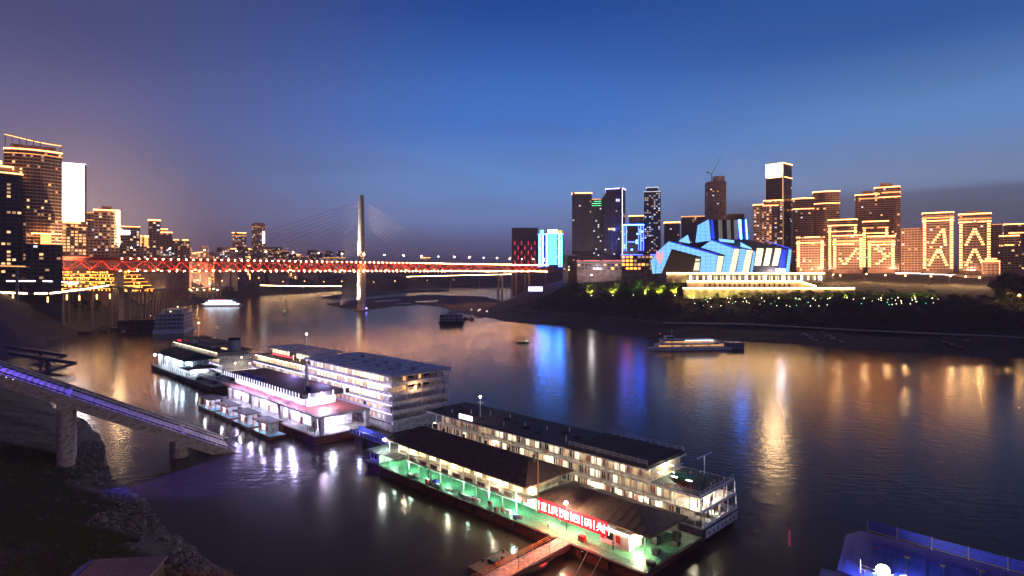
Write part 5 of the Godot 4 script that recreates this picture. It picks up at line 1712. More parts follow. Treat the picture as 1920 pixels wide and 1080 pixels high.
	part("main_roof", "teal_roof", t, -88.0, -34.0, 11.7, 12.0, -15.3, 0.3)
	part("roof_edge", "white_paint", t, -88.2, -11.8, 11.4, 11.69, -15.5, 0.5)
	part("raised_roof", "slate_roof", t, -33.9, -12.0, 11.7, 12.3, -15.2, 0.2)
	part("lit_name_board", "sign_white", t, -73.0, -67.5, 12.1, 13.4, 0.1, 0.35)
	part("sun_deck_floor", "deck_green", t, -11.8, 0.0, 8.8, 8.86, -14.6, -0.4)
	b = MB.new()
	railing(b, Vector3(-33.5, 12.3, 0.0), Vector3(-12.2, 12.3, 0.0))
	railing(b, Vector3(-33.5, 12.3, -15.0), Vector3(-12.2, 12.3, -15.0))
	stuff(obj("roof_railing", b, "white_rail", t))
	var ring_mb := MB.new()
	var ringp := []
	for i in 13: ringp.append(Vector3(cos(TAU * i / 12.0), sin(TAU * i / 12.0), 0) * 0.34)
	ring_mb.tube(ringp, 0.1, 0.1, 6)
	var ring_m := ring_mb.mesh()
	for i in 14: obj("life_ring", ring_m, "pier_orange", t).position = Vector3(-80.0 + i * 5.6, 6.5 + (i % 2) * 2.9, 0.12)
	for i in 9:
		part("roof_pipe", "white_rail", t, -80.0 + i * 5.4, -79.8 + i * 5.4, 12.0, 12.9 + (i % 3) * 0.3, -3.0 - (i % 4) * 2.6, -2.8 - (i % 4) * 2.6)
	for i in 10:
		var x := -84.0 + i * 5.2
		part("roof_hatch", "teal_roof" if i % 3 else "slate_roof", t, x, x + 1.2, 12.0, 12.5, -9.0 + (i % 4) * 1.5, -7.8 + (i % 4) * 1.5)
	mast(t, Vector3(-70, 12, -5), 5.5)
	b = MB.new()
	b.tube([Vector3(-4.5, 8.9, -10), Vector3(-4.5, 14.0, -10)], 0.14, 0.1, 6)
	b.bar(Vector3(-4.5, 14.0, -13.0), Vector3(-4.5, 14.0, -7.0), 0.22, 0.16)
	obj("signal_mast", b, "white_rail", t)
	b = MB.new()
	b.tube([Vector3(-9, 8.9, -6), Vector3(-9, 11.6, -6)], 0.12, 0.1, 6)
	b.bar(Vector3(-9, 11.6, -9.0), Vector3(-9, 11.6, -3.0), 0.2, 0.14)
	obj("davit_frame", b, "white_rail", t)
	b = MB.new()
	b.ball(Vector3(-8, 9.7, -6.5), Vector3(2.6, 0.75, 1.1), 6, 12)
	obj("lifeboat", b, "green_paint", t)
	for i in 7:
		part("deck_stool", "red_plastic", t, -7.0 + (i % 4) * 1.1, -6.6 + (i % 4) * 1.1, 8.86, 9.3, -2.5 - (i / 4) * 2.0, -2.1 - (i / 4) * 2.0)
	part("stern_board", "white_paint", t, 0.62, 0.75, 0.9, 2.4, -14.4, -0.6)
	for i in 7: part("stern_ring", "hull_dark", t, 0.75, 0.8, 1.3, 1.9, -13.0 + i * 1.8, -12.5 + i * 1.8)
	for q in [[-3.0, 8.3, -3.0], [-2.0, 8.3, -9.0], [-2.0, 5.4, -8.0], [-10.5, 11.2, -7.0], [-6.0, 5.3, -2.0], [-14.0, 5.4, -0.8], [-26.0, 5.4, -0.8], [-40.0, 8.3, -0.8], [-60.0, 8.3, -0.8]]:
		b = MB.new()
		b.box(q[0], q[1], q[2], 0.8, 0.14, 0.4)
		obj("deck_lamp", b, "bulb_warm_soft", t)
		omni(t, Vector3(q[0], q[1] - 0.3, q[2]), 1.0, 0.88, 0.62, 26.0)
	build_stage_a()
	build_stage_b()
	build_stage_c()

func stage_hull(t: Node3D, L: float, W: float, top: float, m: String) -> void:
	var b := MB.new()
	var e := 1.6
	var low := PackedVector2Array([Vector2(-L + e, -0.4), Vector2(-e, -0.4), Vector2(-e, -W + 0.4), Vector2(-L + e, -W + 0.4)])
	var top_ := PackedVector2Array([Vector2(-L, 0), Vector2(0, 0), Vector2(0, -W), Vector2(-L, -W)])
	b.prism(low, -0.8, top, top_)
	obj("hull", b, m, t)
	b = MB.new()
	b.bx(-L - 0.1, 0.1, top - 0.45, top - 0.15, -W - 0.12, 0.12)
	obj("rubbing_strake", b, "hull_dark", t)
	var k := int(L / 6.0)
	for i in k:
		b = MB.new()
		b.tube([Vector3(-L + 3 + i * 6.0, top - 0.3, 0.45), Vector3(-L + 3 + i * 6.0, 0.5, 0.2)], 0.28, 0.28, 8)
		obj("fender", b, "slate_roof", t)

func build_stage_a():
	var t := thing("landing_stage", "farthest floating landing stage with a black hip roof and blue white lit hall", "landing stage", Vector3(-132.0, 0, -268.0), QUAY)
	stage_hull(t, 92, 16, 2.2, "hull_dark")
	part("deck", "concrete", t, -91.0, -1.0, 2.2, 2.28, -15.6, -0.4)
	obj("main_roof", hip_roof(-88, -40, -16.5, -1.0, 9.6, 3.0, 7.0), "slate_roof", t)
	obj("lower_roof", hip_roof(-46, -34, -15.0, -0.5, 6.0, 0.9, 3.0), "slate_roof", t)
	part("hall_wall", "white_paint", t, -84.0, -44.0, 2.28, 9.2, -14.0, -5.0)
	for i in 14:
		var x := -84.0 + i * 3.1
		part("column", "white_paint", t, x, x + 0.3, 2.28, 9.3, -1.9, -1.6)
		part("ceiling_light", "cold_led", t, x + 0.6, x + 2.4, 9.05, 9.2, -3.4, -2.8)
		part("lit_window", "cold_led" if i % 3 else "cool_win", t, x + 0.5, x + 2.7, 6.4, 8.4, -4.98, -4.9)
	for i in 4:
		part("end_column", "white_paint", t, -42.0, -41.7, 2.28, 9.2, -2.0 - i * 4.2, -1.7 - i * 4.2)
		part("end_light", "cold_led", t, -43.6, -42.4, 5.3, 5.45, -4.5 - i * 3.2, -3.0 - i * 3.2)
		part("end_glass", "pane_blue", t, -43.9, -43.8, 6.6, 9.0, -4.6 - i * 2.9, -2.0 - i * 2.9)
	for x in [-80.0, -68.0, -56.0, -46.0]: omni(t, Vector3(x, 8.4, -2.4), 0.62, 0.8, 1.0, 130.0, 0.4)
	omni(t, Vector3(-40.0, 5.0, -7.0), 0.7, 0.85, 1.0, 200.0, 0.4)
	var b := MB.new()
	b.ball(Vector3(-88.5, 8.0, -1.0), Vector3.ONE * 0.6, 5, 8)
	obj("corner_floodlight", b, "bulb_white", t)
	part("gangway_deck", "concrete", t, -38.0, 8.0, 3.2, 3.5, -7.5, -4.5)
	b = MB.new()
	railing(b, Vector3(-38, 3.5, -4.5), Vector3(8, 3.5, -4.5))
	railing(b, Vector3(-38, 3.5, -7.5), Vector3(8, 3.5, -7.5))
	railing(b, Vector3(-91, 2.28, -0.4), Vector3(-38, 2.28, -0.4))
	stuff(obj("railing", b, "white_rail", t))
	for q in [[-30.0, -11.0, 1.6], [-22.0, -9.0, 1.2], [-14.0, -12.0, 2.0], [-26.0, -2.0, 1.0], [-10.0, -3.0, 1.4]]:
		part("deck_crate", "hull_dark", t, q[0], q[0] + 3.0, 2.28, 2.28 + q[2], q[1] - 2.0, q[1])

func build_stage_b():
	var t := thing("landing_stage", "dazzling violet white landing stage with a red floored roof terrace", "landing stage", Vector3(-59.5, 0, -185.0), QUAY)
	stage_hull(t, 84, 20, 2.8, "hull_red")
	part("deck", "concrete", t, -83.6, -0.4, 2.8, 2.88, -19.6, -0.4)
	# lower storey with rounded pillars
	part("hall_wall", "white_paint", t, -78.0, -8.0, 2.88, 8.0, -17.0, -4.6)
	part("terrace_floor", "concrete", t, -80.0, -0.6, 8.0, 8.5, -19.4, -1.4)
	part("terrace_paving", "red_deck", t, -79.6, -1.4, 8.5, 8.56, -19.0, -1.8)
	for q in [[-1.6, -2.8], [-1.6, -18.6], [-30.0, -2.8], [-54.0, -2.8], [-76.0, -2.8]]:
		var b := MB.new()
		b.prism(PackedVector2Array([Vector2(q[0] - 0.5, q[1] - 0.5), Vector2(q[0] + 0.5, q[1] - 0.5), Vector2(q[0] + 0.5, q[1] + 0.5), Vector2(q[0] - 0.5, q[1] + 0.5)]), 2.88, 8.0, PackedVector2Array([Vector2(q[0] - 1.2, q[1] - 0.8), Vector2(q[0] + 0.8, q[1] - 0.8), Vector2(q[0] + 0.8, q[1] + 0.8), Vector2(q[0] - 1.2, q[1] + 0.8)]))
		obj("pillar", b, "pale_concrete", t)
	# upper storey
	part("upper_wall", "white_paint", t, -76.0, -17.0, 8.56, 12.6, -16.0, -5.6)
	part("upper_roof", "dark_roof", t, -80.0, -13.0, 12.6, 13.0, -18.6, -2.2)
	part("roof_terrace", "red_deck_dark", t, -79.4, -13.6, 13.0, 13.06, -18.2, -2.6)
	part("roof_fascia", "hull_dark", t, -80.0, -12.9, 12.2, 13.7, -2.2, -1.9)
	part("roof_fascia", "hull_dark", t, -12.9, -12.6, 12.2, 13.7, -18.6, -1.9)
	for i in 30:
		var x := -79.0 + i * 2.2
		part("fascia_light", "fascia_led", t, x, x + 0.35, 12.2, 13.8, -1.88, -1.76)
	for i in 4: part("fascia_light", "fascia_led", t, -12.58, -12.46, 12.2, 13.8, -17.0 + i * 4.2, -16.6 + i * 4.2)
	for i in 26:
		var x := -78.0 + i * 2.6
		part("ceiling_light", "violet_bright", t, x, x + 1.5, 12.45, 12.58, -4.4, -3.8)
		part("ceiling_light", "violet_bright", t, x, x + 1.3, 7.85, 7.98, -3.6, -3.0)
		if i < 23: part("wall_panel", "violet_soft", t, x + 0.3, x + 2.2, 9.0, 12.0, -5.58, -5.48)
	for i in 8:
		part("shop_window", "cabin_teal" if i % 2 else "violet_soft", t, -76.0 + i * 8.4, -71.0 + i * 8.4, 3.4, 6.8, -4.58, -4.48)
		part("door", "curtain", t, -69.6 + i * 8.4, -68.6 + i * 8.4, 2.9, 5.2, -4.58, -4.46)
	for x in [-70.0, -58.0, -46.0, -34.0, -22.0]:
		omni(t, Vector3(x, 11.6, -3.6), 0.62, 0.52, 1.0, 150.0, 0.5)
		omni(t, Vector3(x, 7.2, -2.6), 0.66, 0.64, 1.0, 100.0, 0.5)
	omni(t, Vector3(-11.5, 11.8, -9.0), 0.85, 0.68, 1.0, 280.0, 0.6)
	omni(t, Vector3(-6.0, 7.0, -9.0), 0.7, 0.72, 1.0, 200.0, 0.6)
	part("end_ceiling_light", "violet_bright", t, -15.5, -13.2, 12.42, 12.56, -15.0, -4.0)
	var b := MB.new()
	railing(b, Vector3(-80, 8.56, -1.6), Vector3(-16, 8.56, -1.6))
	railing(b, Vector3(-79, 13.06, -18.4), Vector3(-14, 13.06, -18.4), 1.0, 1.4)
	railing(b, Vector3(-83, 2.88, -0.6), Vector3(-6, 2.88, -0.6))
	stuff(obj("railing", b, "white_rail", t))
	b = MB.new()
	b.tube([Vector3(-22.0, 13.06, -8.0), Vector3(-22.0, 23.0, -8.0)], 0.75, 0.35, 10)
	obj("lamp_column", b, "white_paint", t)
	for x in [-30.0, -55.0]:   # violet floodlights on the terrace rail, washing the white ship
		part("floodlight_box", "violet_led", t, x - 0.3, x + 0.3, 14.2, 14.5, -18.2, -17.9)
		omni(t, Vector3(x, 15.4, -18.6), 0.45, 0.36, 1.0, 90.0, 0.3)
	for i in 6: part("roof_box", "tarp_blue", t, -66.0 + i * 3.4, -64.2 + i * 3.4, 13.06, 14.6, -4.4, -3.2)
	part("notice_board", "tarp_blue", t, -18.5, -15.0, 13.4, 15.2, -6.2, -6.0)
	# mooring barges lying against the near side, roofed and open
	var names := ["small roofed ferry barge nearest the far stage, moored at the violet stage", "second small ferry barge along the violet stage", "third small ferry barge along the violet stage", "small open ferry barge nearest the violet stage's corner"]
	for i in 4:
		var fb := thing("ferry_barge", names[i], "barge", t.position + Vector3(-4, 0, 4).rotated(Vector3.UP, QUAY) + Vector3.FORWARD.rotated(Vector3.UP, QUAY) * -3.0 + Vector3.RIGHT.rotated(Vector3.UP, QUAY) * (-78.0 + i * 17.0), QUAY, "ferry barges by the violet stage")
		b = MB.new()
		b.prism(PackedVector2Array([Vector2(0.8, 0), Vector2(14, 0), Vector2(14, -5), Vector2(0.8, -5)]), -0.5, 1.1, PackedVector2Array([Vector2(0, 0.2), Vector2(15, 0.2), Vector2(15, -5.2), Vector2(0, -5.2)]))
		obj("hull", b, "hull_red", fb)
		part("deck", "cabin_teal_paint", fb, 0.3, 14.7, 1.1, 1.16, -5.0, 0.0)
		part("cabin", "white_paint", fb, 3.0, 11.0, 1.16, 4.6, -4.4, -1.2)
		part("roof", "slate_roof", fb, 1.5, 12.5, 4.7, 4.95, -5.2, 0.4)
		for x in [2.0, 7.0, 12.0]: part("post", "pier_orange", fb, x, x + 0.25, 1.16, 6.0 if i % 2 else 4.7, 0.0, 0.25)
		for x in [4.0, 6.4, 8.8]: part("window", "violet_soft" if int(x) % 4 else "curtain", fb, x, x + 1.5, 2.0, 3.6, -1.18, -1.1)
		omni(fb, Vector3(7, 4.3, -0.2), 0.85, 0.88, 1.0, 24.0, 0.3)
	# covered gangway between the violet stage and the near stage
	var gw := thing("gangway", "blue sided gangway between the violet stage and the white ship's stern", "gangway", Vector3(-50.5, 0, -190.0), QUAY)
	part("deck", "concrete", gw, 0.0, 30.0, 2.9, 3.2, -3.0, 0.0)
	for i in 15: part("side_panel", "tarp_blue", gw, i * 2.0 + 0.1, i * 2.0 + 1.7, 3.2, 4.4, 0.0, 0.12)
	part("far_panel", "tarp_blue", gw, 0.0, 30.0, 3.2, 4.6, -3.1, -2.98)
	for i in 4: part("float", "hull_dark", gw, 3.0 + i * 7.0, 7.0 + i * 7.0, -0.5, 2.9, -3.0, 0.0)
	omni(gw, Vector3(4.0, 6.0, -1.0), 0.5, 0.5, 1.0, 60.0, 0.3)

const GLYPHS := {
	"zhong": [[2, 9, 8, 9.4], [1, 8, 9, 8], [5, 9.3, 5, 1], [2.5, 7, 7.5, 7], [2.5, 5.6, 7.5, 5.6], [2.5, 4.2, 7.5, 4.2], [2.5, 7, 2.5, 4.2], [7.5, 7, 7.5, 4.2], [2, 2.8, 8, 2.8], [1, 1, 9, 1]],
	"qing": [[5, 9.7, 5.4, 8.8], [1.5, 8.5, 9, 8.5], [1.5, 8.5, 1.4, 4], [1.4, 4, 0.6, 0.8], [3, 6, 9.2, 6], [6, 7.6, 5.8, 5.4], [5.8, 5.4, 3, 1], [6, 5.2, 9.2, 1]],
	"gang": [[0.8, 9, 1.9, 8], [0.4, 6.5, 1.6, 5.6], [0.5, 1, 2, 3.6], [3.2, 8, 9.2, 8], [2.8, 6, 9.7, 6], [4.9, 9.4, 4.9, 6], [7.3, 9.4, 7.3, 6], [4.7, 6, 3, 4], [7.5, 6, 9.6, 4], [4.5, 4.6, 7.7, 4.6], [7.7, 4.6, 7.7, 3], [4.5, 3, 7.7, 3], [4.5, 4.6, 4.5, 1], [4.5, 1, 9.2, 1], [9.2, 1, 9.2, 2.2]],
	"si": [[1, 8.2, 9, 8.2], [1, 8.2, 1, 1.3], [9, 8.2, 9, 1.3], [1, 1.6, 9, 1.6], [4, 8, 3.6, 5], [3.6, 5, 2.2, 3.8], [6, 8, 6, 4.7], [6, 4.7, 8, 4.4]],
	"ma": [[0.5, 8.5, 4.3, 8.5], [2.3, 8.5, 0.5, 4.5], [1.5, 5, 4, 5], [1.5, 5, 1.5, 1.5], [4, 5, 4, 1.5], [1.5, 1.7, 4, 1.7], [5, 8.8, 8.6, 8.8], [8.6, 8.8, 8.2, 5.5], [5.6, 8, 5.4, 5.4], [5.4, 5.4, 9.5, 5.4], [9.5, 5.4, 9, 1], [9, 1, 7.8, 1.2], [4.8, 3.2, 8.4, 3.2]],
	"tou": [[3, 9, 4.2, 8], [2, 7, 3.2, 6.1], [5.5, 9.6, 5.3, 4.5], [5.3, 4.5, 1.2, 0.8], [0.8, 4.5, 9.4, 4.5], [6, 3.2, 9.1, 0.8]],
}

func build_stage_c():
	var t := thing("landing_stage", "nearest landing stage with a brown hip roof, green deck and red lit sign", "landing stage", Vector3(22.3, 0, -102.5), QUAY)
	stage_hull(t, 88, 20, 2.2, "hull_red")
	part("deck", "green_deck", t, -87.6, -0.4, 2.2, 2.27, -19.6, -0.4)
	# upper gallery and the big roof
	obj("main_roof", hip_roof(-84, -31, -19.4, -3.4, 8.2, 3.2, 6.5, 0.3), "dark_roof", t)
	part("gallery_floor", "concrete", t, -82.0, -32.0, 4.9, 5.15, -18.0, -3.0)
	part("gallery_wall", "cream_paint", t, -80.0, -33.0, 5.15, 7.9, -16.0, -6.4)
	part("lower_wall", "white_paint", t, -80.0, -33.0, 2.27, 4.9, -16.0, -7.5)
	for i in 12:
		var x := -81.0 + i * 4.3
		part("gallery_post", "pale_green_paint", t, x, x + 0.18, 2.27, 7.9, -3.5, -3.3)
		part("gallery_strip_light", "cabin_pale_bright", t, x + 0.5, x + 3.7, 7.66, 7.8, -5.4, -5.15)
		part("banner", "curtain" if i % 3 else "red_cloth", t, x + 0.8, x + 3.4, 5.2, 6.0, -3.24, -3.2)
		part("deck_light", "green_white_led", t, x + 1.2, x + 2.6, 4.78, 4.89, -5.6, -5.2)
		part("gallery_window", "cabin_pale" if i % 2 else "cabin_warm", t, x + 0.6, x + 3.2, 5.6, 7.3, -6.38, -6.3)
		part("lower_door", "white_door" if i % 2 else "green_door", t, x + 0.6, x + 2.4, 2.3, 4.4, -7.48, -7.4)
	for i in 7:
		omni(t, Vector3(-79.0 + i * 7.4, 4.3, -3.6), 0.62, 1.0, 0.74, 28.0, 0.3)
	for x in [-76.0, -58.0, -42.0]: omni(t, Vector3(x, 7.2, -4.6), 1.0, 0.86, 0.6, 40.0, 0.3)
	# left end cabin and its canopy
	part("end_cabin", "white_paint", t, -87.0, -82.5, 2.27, 4.9, -10.0, -1.2)
	obj("end_cabin_roof", hip_roof(-88, -81.5, -11.0, -0.6, 5.0, 0.9, 2.2, 0.2), "teal_roof", t)
	for z in [-3.0, -5.5, -8.0]: part("cabin_window", "glass_dark", t, -86.0 - 1.08, -87.0, 3.2, 4.3, z - 0.7, z + 0.7)
	for x in [-86.2, -84.6]: part("cabin_window", "glass_dark", t, x, x + 0.9, 3.1, 4.3, -1.2, -1.1)
	obj("end_canopy", hip_roof(-81, -73, -6.0, -0.8, 5.2, 0.8, 2.2, 0.15), "teal_roof", t)
	var b := MB.new()
	b.ball(Vector3(-82.6, 8.2, -3.0), Vector3(0.8, 0.35, 0.5), 4, 8)
	obj("corner_floodlight", b, "bulb_white", t)
	omni(t, Vector3(-82.6, 7.6, -2.2), 0.95, 1.0, 0.9, 90.0, 0.3)
	# right part: the low brown roof with the sign
	obj("low_roof", hip_roof(-31.0, -2.5, -19.0, -5.6, 5.9, 2.2, 8.0, 0.3), "dark_roof", t)
	for i in 7: part("roof_gable_window", "cabin_pale", t, -30.0 + i * 3.6, -29.5 + i * 3.6, 6.3, 7.4, -18.6, -18.5)
	part("back_wall", "concrete", t, -31.0, -4.0, 2.27, 5.6, -18.0, -17.4)
	for x in [-30.5, -24.0, -17.5, -10.5, -4.0]: part("roof_post", "pale_green_paint", t, x, x + 0.22, 2.27, 5.6, -6.2, -5.98)
	part("ticket_office", "white_paint", t, -13.0, -6.5, 2.27, 5.0, -9.0, -5.0)
	part("ticket_window", "glass_dark", t, -11.6, -10.0, 3.2, 4.5, -5.0, -4.92)
	part("office_poster", "red_cloth", t, -9.4, -8.4, 3.0, 4.4, -5.0, -4.92)
	part("office_poster", "red_cloth", t, -12.8, -12.0, 3.0, 4.4, -5.0, -4.92)
	part("office_door", "green_door", t, -6.5, -6.42, 2.3, 4.4, -7.6, -6.6)
	part("office_strip_light", "cabin_pale_bright", t, -13.0, -6.5, 5.05, 5.25, -4.9, -4.6)
	for z in [-5.4, -6.4, -7.6]:
		b = MB.new()
		b.ball(Vector3(-5.6, 4.7, z), Vector3.ONE * 0.32, 4, 8)
		obj("globe_lamp", b, "bulb_warm_soft", t)
	omni(t, Vector3(-5.0, 4.2, -6.0), 1.0, 0.84, 0.56, 70.0, 0.3)
	for x in [-27.0, -20.0, -14.5]: omni(t, Vector3(x, 5.2, -7.5), 0.66, 1.0, 0.76, 36.0, 0.3)
	omni(t, Vector3(-33.0, 5.2, -2.0), 0.6, 1.0, 0.72, 40.0, 0.3)
	# the sign board: six lit characters between white bars
	var sg := part("sign_board", "red_sign", t, -29.0, -11.4, 3.5, 6.2, -5.1, -4.85)
	var keys := ["zhong", "qing", "gang", "si", "ma", "tou"]
	for i in 6:
		b = MB.new()
		var ox := -28.0 + i * 2.84
		for s in GLYPHS[keys[i]]:
			b.bar(Vector3(ox + s[0] * 0.185, 3.95 + s[1] * 0.185, -4.74), Vector3(ox + s[2] * 0.185, 3.95 + s[3] * 0.185, -4.74), 0.14, 0.15)
		obj("sign_character", b, "sign_white", sg)
		part("sign_bar", "sign_white", sg, ox - 0.55, ox - 0.42, 4.0, 5.8, -4.82, -4.7)
	for x in [-11.9, -10.9]: part("sign_bar", "sign_white", sg, x, x + 0.12, 4.0, 5.8, -4.82, -4.7)
	for x in [-26.0, -20.0, -14.0]: omni(t, Vector3(x, 5.0, -3.4), 1.0, 0.05, 0.06, 45.0, 0.5)
	# tall lamp over the sign
	b = MB.new()
	b.tube([Vector3(-20.6, 2.27, -4.2), Vector3(-20.6, 7.4, -4.2)], 0.08, 0.06, 6)
	obj("lamp_post", b, "dark_steel", t)
	b = MB.new()
	b.ball(Vector3(-20.6, 7.6, -4.1), Vector3.ONE * 0.36, 5, 8)
	obj("bright_lamp", b, "bulb_white", t)
	omni(t, Vector3(-20.6, 7.6, -3.5), 1.0, 0.8, 0.5, 260.0, 0.3)
	# bare mast, railings, stern gear
	b = MB.new()
	b.tube([Vector3(-30.4, 5.0, -6.6), Vector3(-30.4, 15.0, -6.6)], 0.16, 0.1, 6)
	obj("flag_pole", b, "wood", t)
	b = MB.new()
	railing(b, Vector3(-80, 2.27, -0.6), Vector3(-20, 2.27, -0.6), 1.05, 2.4)
	railing(b, Vector3(-15, 2.27, -0.6), Vector3(-0.6, 2.27, -0.6), 1.05, 2.4)
	railing(b, Vector3(-82, 5.15, -3.1), Vector3(-32, 5.15, -3.1), 1.05, 2.4)
	stuff(obj("railing", b, "pale_green_paint", t))
	for q in [[-3.0, -8.0, 1.0], [-5.5, -12.0, 1.4], [-2.5, -14.0, 0.8], [-1.5, -4.0, 0.7], [-4.0, -17.0, 1.1]]:
		part("deck_winch", "hull_dark", t, q[0], q[0] + 1.2, 2.27, 2.27 + q[2], q[1], q[1] + 1.2)
		b = MB.new()
		b.tube([Vector3(q[0] - 0.2, 2.27 + q[2] * 0.6, q[1] + 0.6), Vector3(q[0] + 1.4, 2.27 + q[2] * 0.6, q[1] + 0.6)], 0.4, 0.4, 8)
		obj("winch_drum", b, "hull_dark", t)
	for q in [[-70.0, "deck_bench"], [-62.0, "deck_bench"], [-50.0, "deck_bench"]]:
		part(q[1], "pale_concrete", t, q[0], q[0] + 5.0, 2.4, 2.75, -2.0, -1.2)
	for q in [[-27.0, -9.5, "red_plastic"], [-16.0, -3.0, "red_cloth"], [-60.0, -2.4, "tarp_blue"]]:
		part("deck_box", q[2], t, q[0], q[0] + 1.3, 2.27, 3.3, q[1], q[1] + 0.9)
	# clutter on the deck and roofs
	for i in 18:
		var q := [rng.randf_range(-78, -20), rng.randf_range(-2.8, -1.0)]
		part(["deck_crate", "oil_drum", "bucket"][i % 3], ["wood", "tarp_blue", "red_plastic", "white_door", "hull_brown"][i % 5], t, q[0], q[0] + rng.randf_range(0.5, 1.1), 2.27, 2.27 + rng.randf_range(0.4, 1.1), q[1], q[1] + rng.randf_range(0.4, 0.8))
	for i in 6:
		b = MB.new()
		b.tube([Vector3(-76.0 + i * 8.0, 10.6, -11.4), Vector3(-76.0 + i * 8.0, 12.0, -11.4)], 0.3, 0.3, 8)
		b.tube([Vector3(-76.0 + i * 8.0, 12.0, -11.4), Vector3(-76.0 + i * 8.0, 12.3, -11.4)], 0.5, 0.2, 8)
		obj("roof_vent", b, "dark_steel", t)
	# pink lit gangway to the shore, with its raft
	var gt := Vector3(22.3, 0, -102.5)
	var root := gt + Vector3(-17.6, 2.3, 0.1).rotated(Vector3.UP, QUAY)
	var gw := thing("gangway", "pink lit gangway running down from the nearest stage to the raft", "gangway", root, QUAY)
	b = MB.new()
	b.bar(Vector3(0, 0, 0), Vector3(0, -0.9, 34.0), 3.2, 0.3)
	obj("deck", b, "gangway_deck", gw)
	for s in [-1, 1]:
		b = MB.new()
		railing(b, Vector3(s * 1.7, 0.1, 0), Vector3(s * 1.7, -0.8, 34.0), 1.1, 2.2)
		stuff(obj("railing", b, "pier_orange", gw))
		part("side_beam", "hull_red", gw, s * 1.75 - 0.12, s * 1.75 + 0.12, -0.9, -0.3, 0.2, 30.0)
	for z in [6.0, 14.0]:
		b = MB.new()
		b.tube([Vector3(1.75, 0, z), Vector3(1.75, 3.6, z), Vector3(1.2, 3.7, z)], 0.05, 0.05, 5)
		b.box(1.1, 3.6, z, 0.4, 0.12, 0.3)
		obj("lamp_post", b, "dark_steel", gw)
		omni(gw, Vector3(1.0, 3.4, z), 1.0, 0.36, 0.22, 40.0, 0.2)
	var rf := thing("mooring_raft", "small flat brown raft with bollards beside the pink gangway", "raft", root + Vector3(-7.4, -2.3, 8.5).rotated(Vector3.UP, QUAY), QUAY)
	part("hull", "hull_brown", rf, 0.0, 5.0, -0.4, 1.0, 0.0, 9.0)
	for q in [[0.6, 0.8], [4.4, 0.8], [0.6, 6.0], [4.4, 6.0], [2.5, 3.0]]:
		b = MB.new()
		b.tube([Vector3(q[0], 1.0, q[1]), Vector3(q[0], 1.6, q[1])], 0.22, 0.26, 8)
		obj("bollard", b, "hull_dark", rf)
	part("deck_box", "hull_dark", rf, 1.5, 3.3, 1.0, 1.7, 4.2, 5.6)
	for q in [[-12.0, -4.0], [-9.0, -1.5]]:
		var rp := MB.new()
		rp.tube([gt + Vector3(q[0], 2.3, 0).rotated(Vector3.UP, QUAY), gt + Vector3((q[0] + q[1]) / 2, 0.9, 10).rotated(Vector3.UP, QUAY), gt + Vector3(q[1] - 8.0, 0.1, 22).rotated(Vector3.UP, QUAY)], 0.06, 0.06, 5)
		tag(obj("mooring_line", rp, "rope"), "taut mooring line %s the pink gangway" % ("farther right of" if q[0] > -14 else "just right of"), "rope", "mooring lines")

# ---------- boats on the river ----------
func lit_ferry(called: String, label: String, at: Vector3, turn: float, L: float, W: float, decks: int, win: String, strip: String) -> Node3D:
	var t := thing(called, label, "boat", at, turn)
	var b := MB.new()
	var hp := PackedVector2Array()
	for p in hull_poly(L, W): hp.append(p + Vector2(L / 2, W / 2))
	b.prism(hp, -0.6, 1.6)
	obj("hull", b, "white_paint", t)
	for i in decks:
		var x0 := -L * 0.4 + i * L * 0.06
		var x1 := L * 0.46 - i * L * 0.08
		part("deck_slab", "white_paint", t, x0, x1, 1.6 + i * 2.6, 1.8 + i * 2.6, -W * 0.46, W * 0.46)
		part("cabin", "white_paint", t, x0 + 0.8, x1 - 2.0, 1.8 + i * 2.6, 3.9 + i * 2.6, -W * 0.36, W * 0.36)
		var x := x0 + 1.4
		while x < x1 - 3.4:
			part("window", win if rng.randf() < 0.85 else "cabin_dim", t, x, x + 1.1, 2.5 + i * 2.6, 3.5 + i * 2.6, W * 0.36, W * 0.36 + 0.08)
			x += 1.7
		b = MB.new()
		railing(b, Vector3(x0, 1.8 + i * 2.6, W * 0.45), Vector3(x1, 1.8 + i * 2.6, W * 0.45), 1.0, 2.0)
		stuff(obj("railing", b, "white_rail", t))
		if strip:
			b = MB.new()
			b.bx(x0 + 0.6, x1 - 1.0, 3.95 + i * 2.6, 4.15 + i * 2.6, W * 0.4, W * 0.46)
			obj("strip_light", b, strip, t)
	part("roof", "ship_roof", t, -L * 0.34, L * 0.3, 1.7 + decks * 2.6, 1.9 + decks * 2.6, -W * 0.44, W * 0.44)
	part("wheelhouse", "white_paint", t, -L * 0.28, -L * 0.18, 1.9 + decks * 2.6, 4.2 + decks * 2.6, -W * 0.25, W * 0.25)
	part("wheelhouse_window", "glass_dark", t, -L * 0.275, -L * 0.185, 2.9 + decks * 2.6, 3.8 + decks * 2.6, W * 0.25, W * 0.25 + 0.06)
	mast(t, Vector3(-L * 0.2, 4.2 + decks * 2.6, 0), 4.0, "white_rail", "", 0.0)
	return t

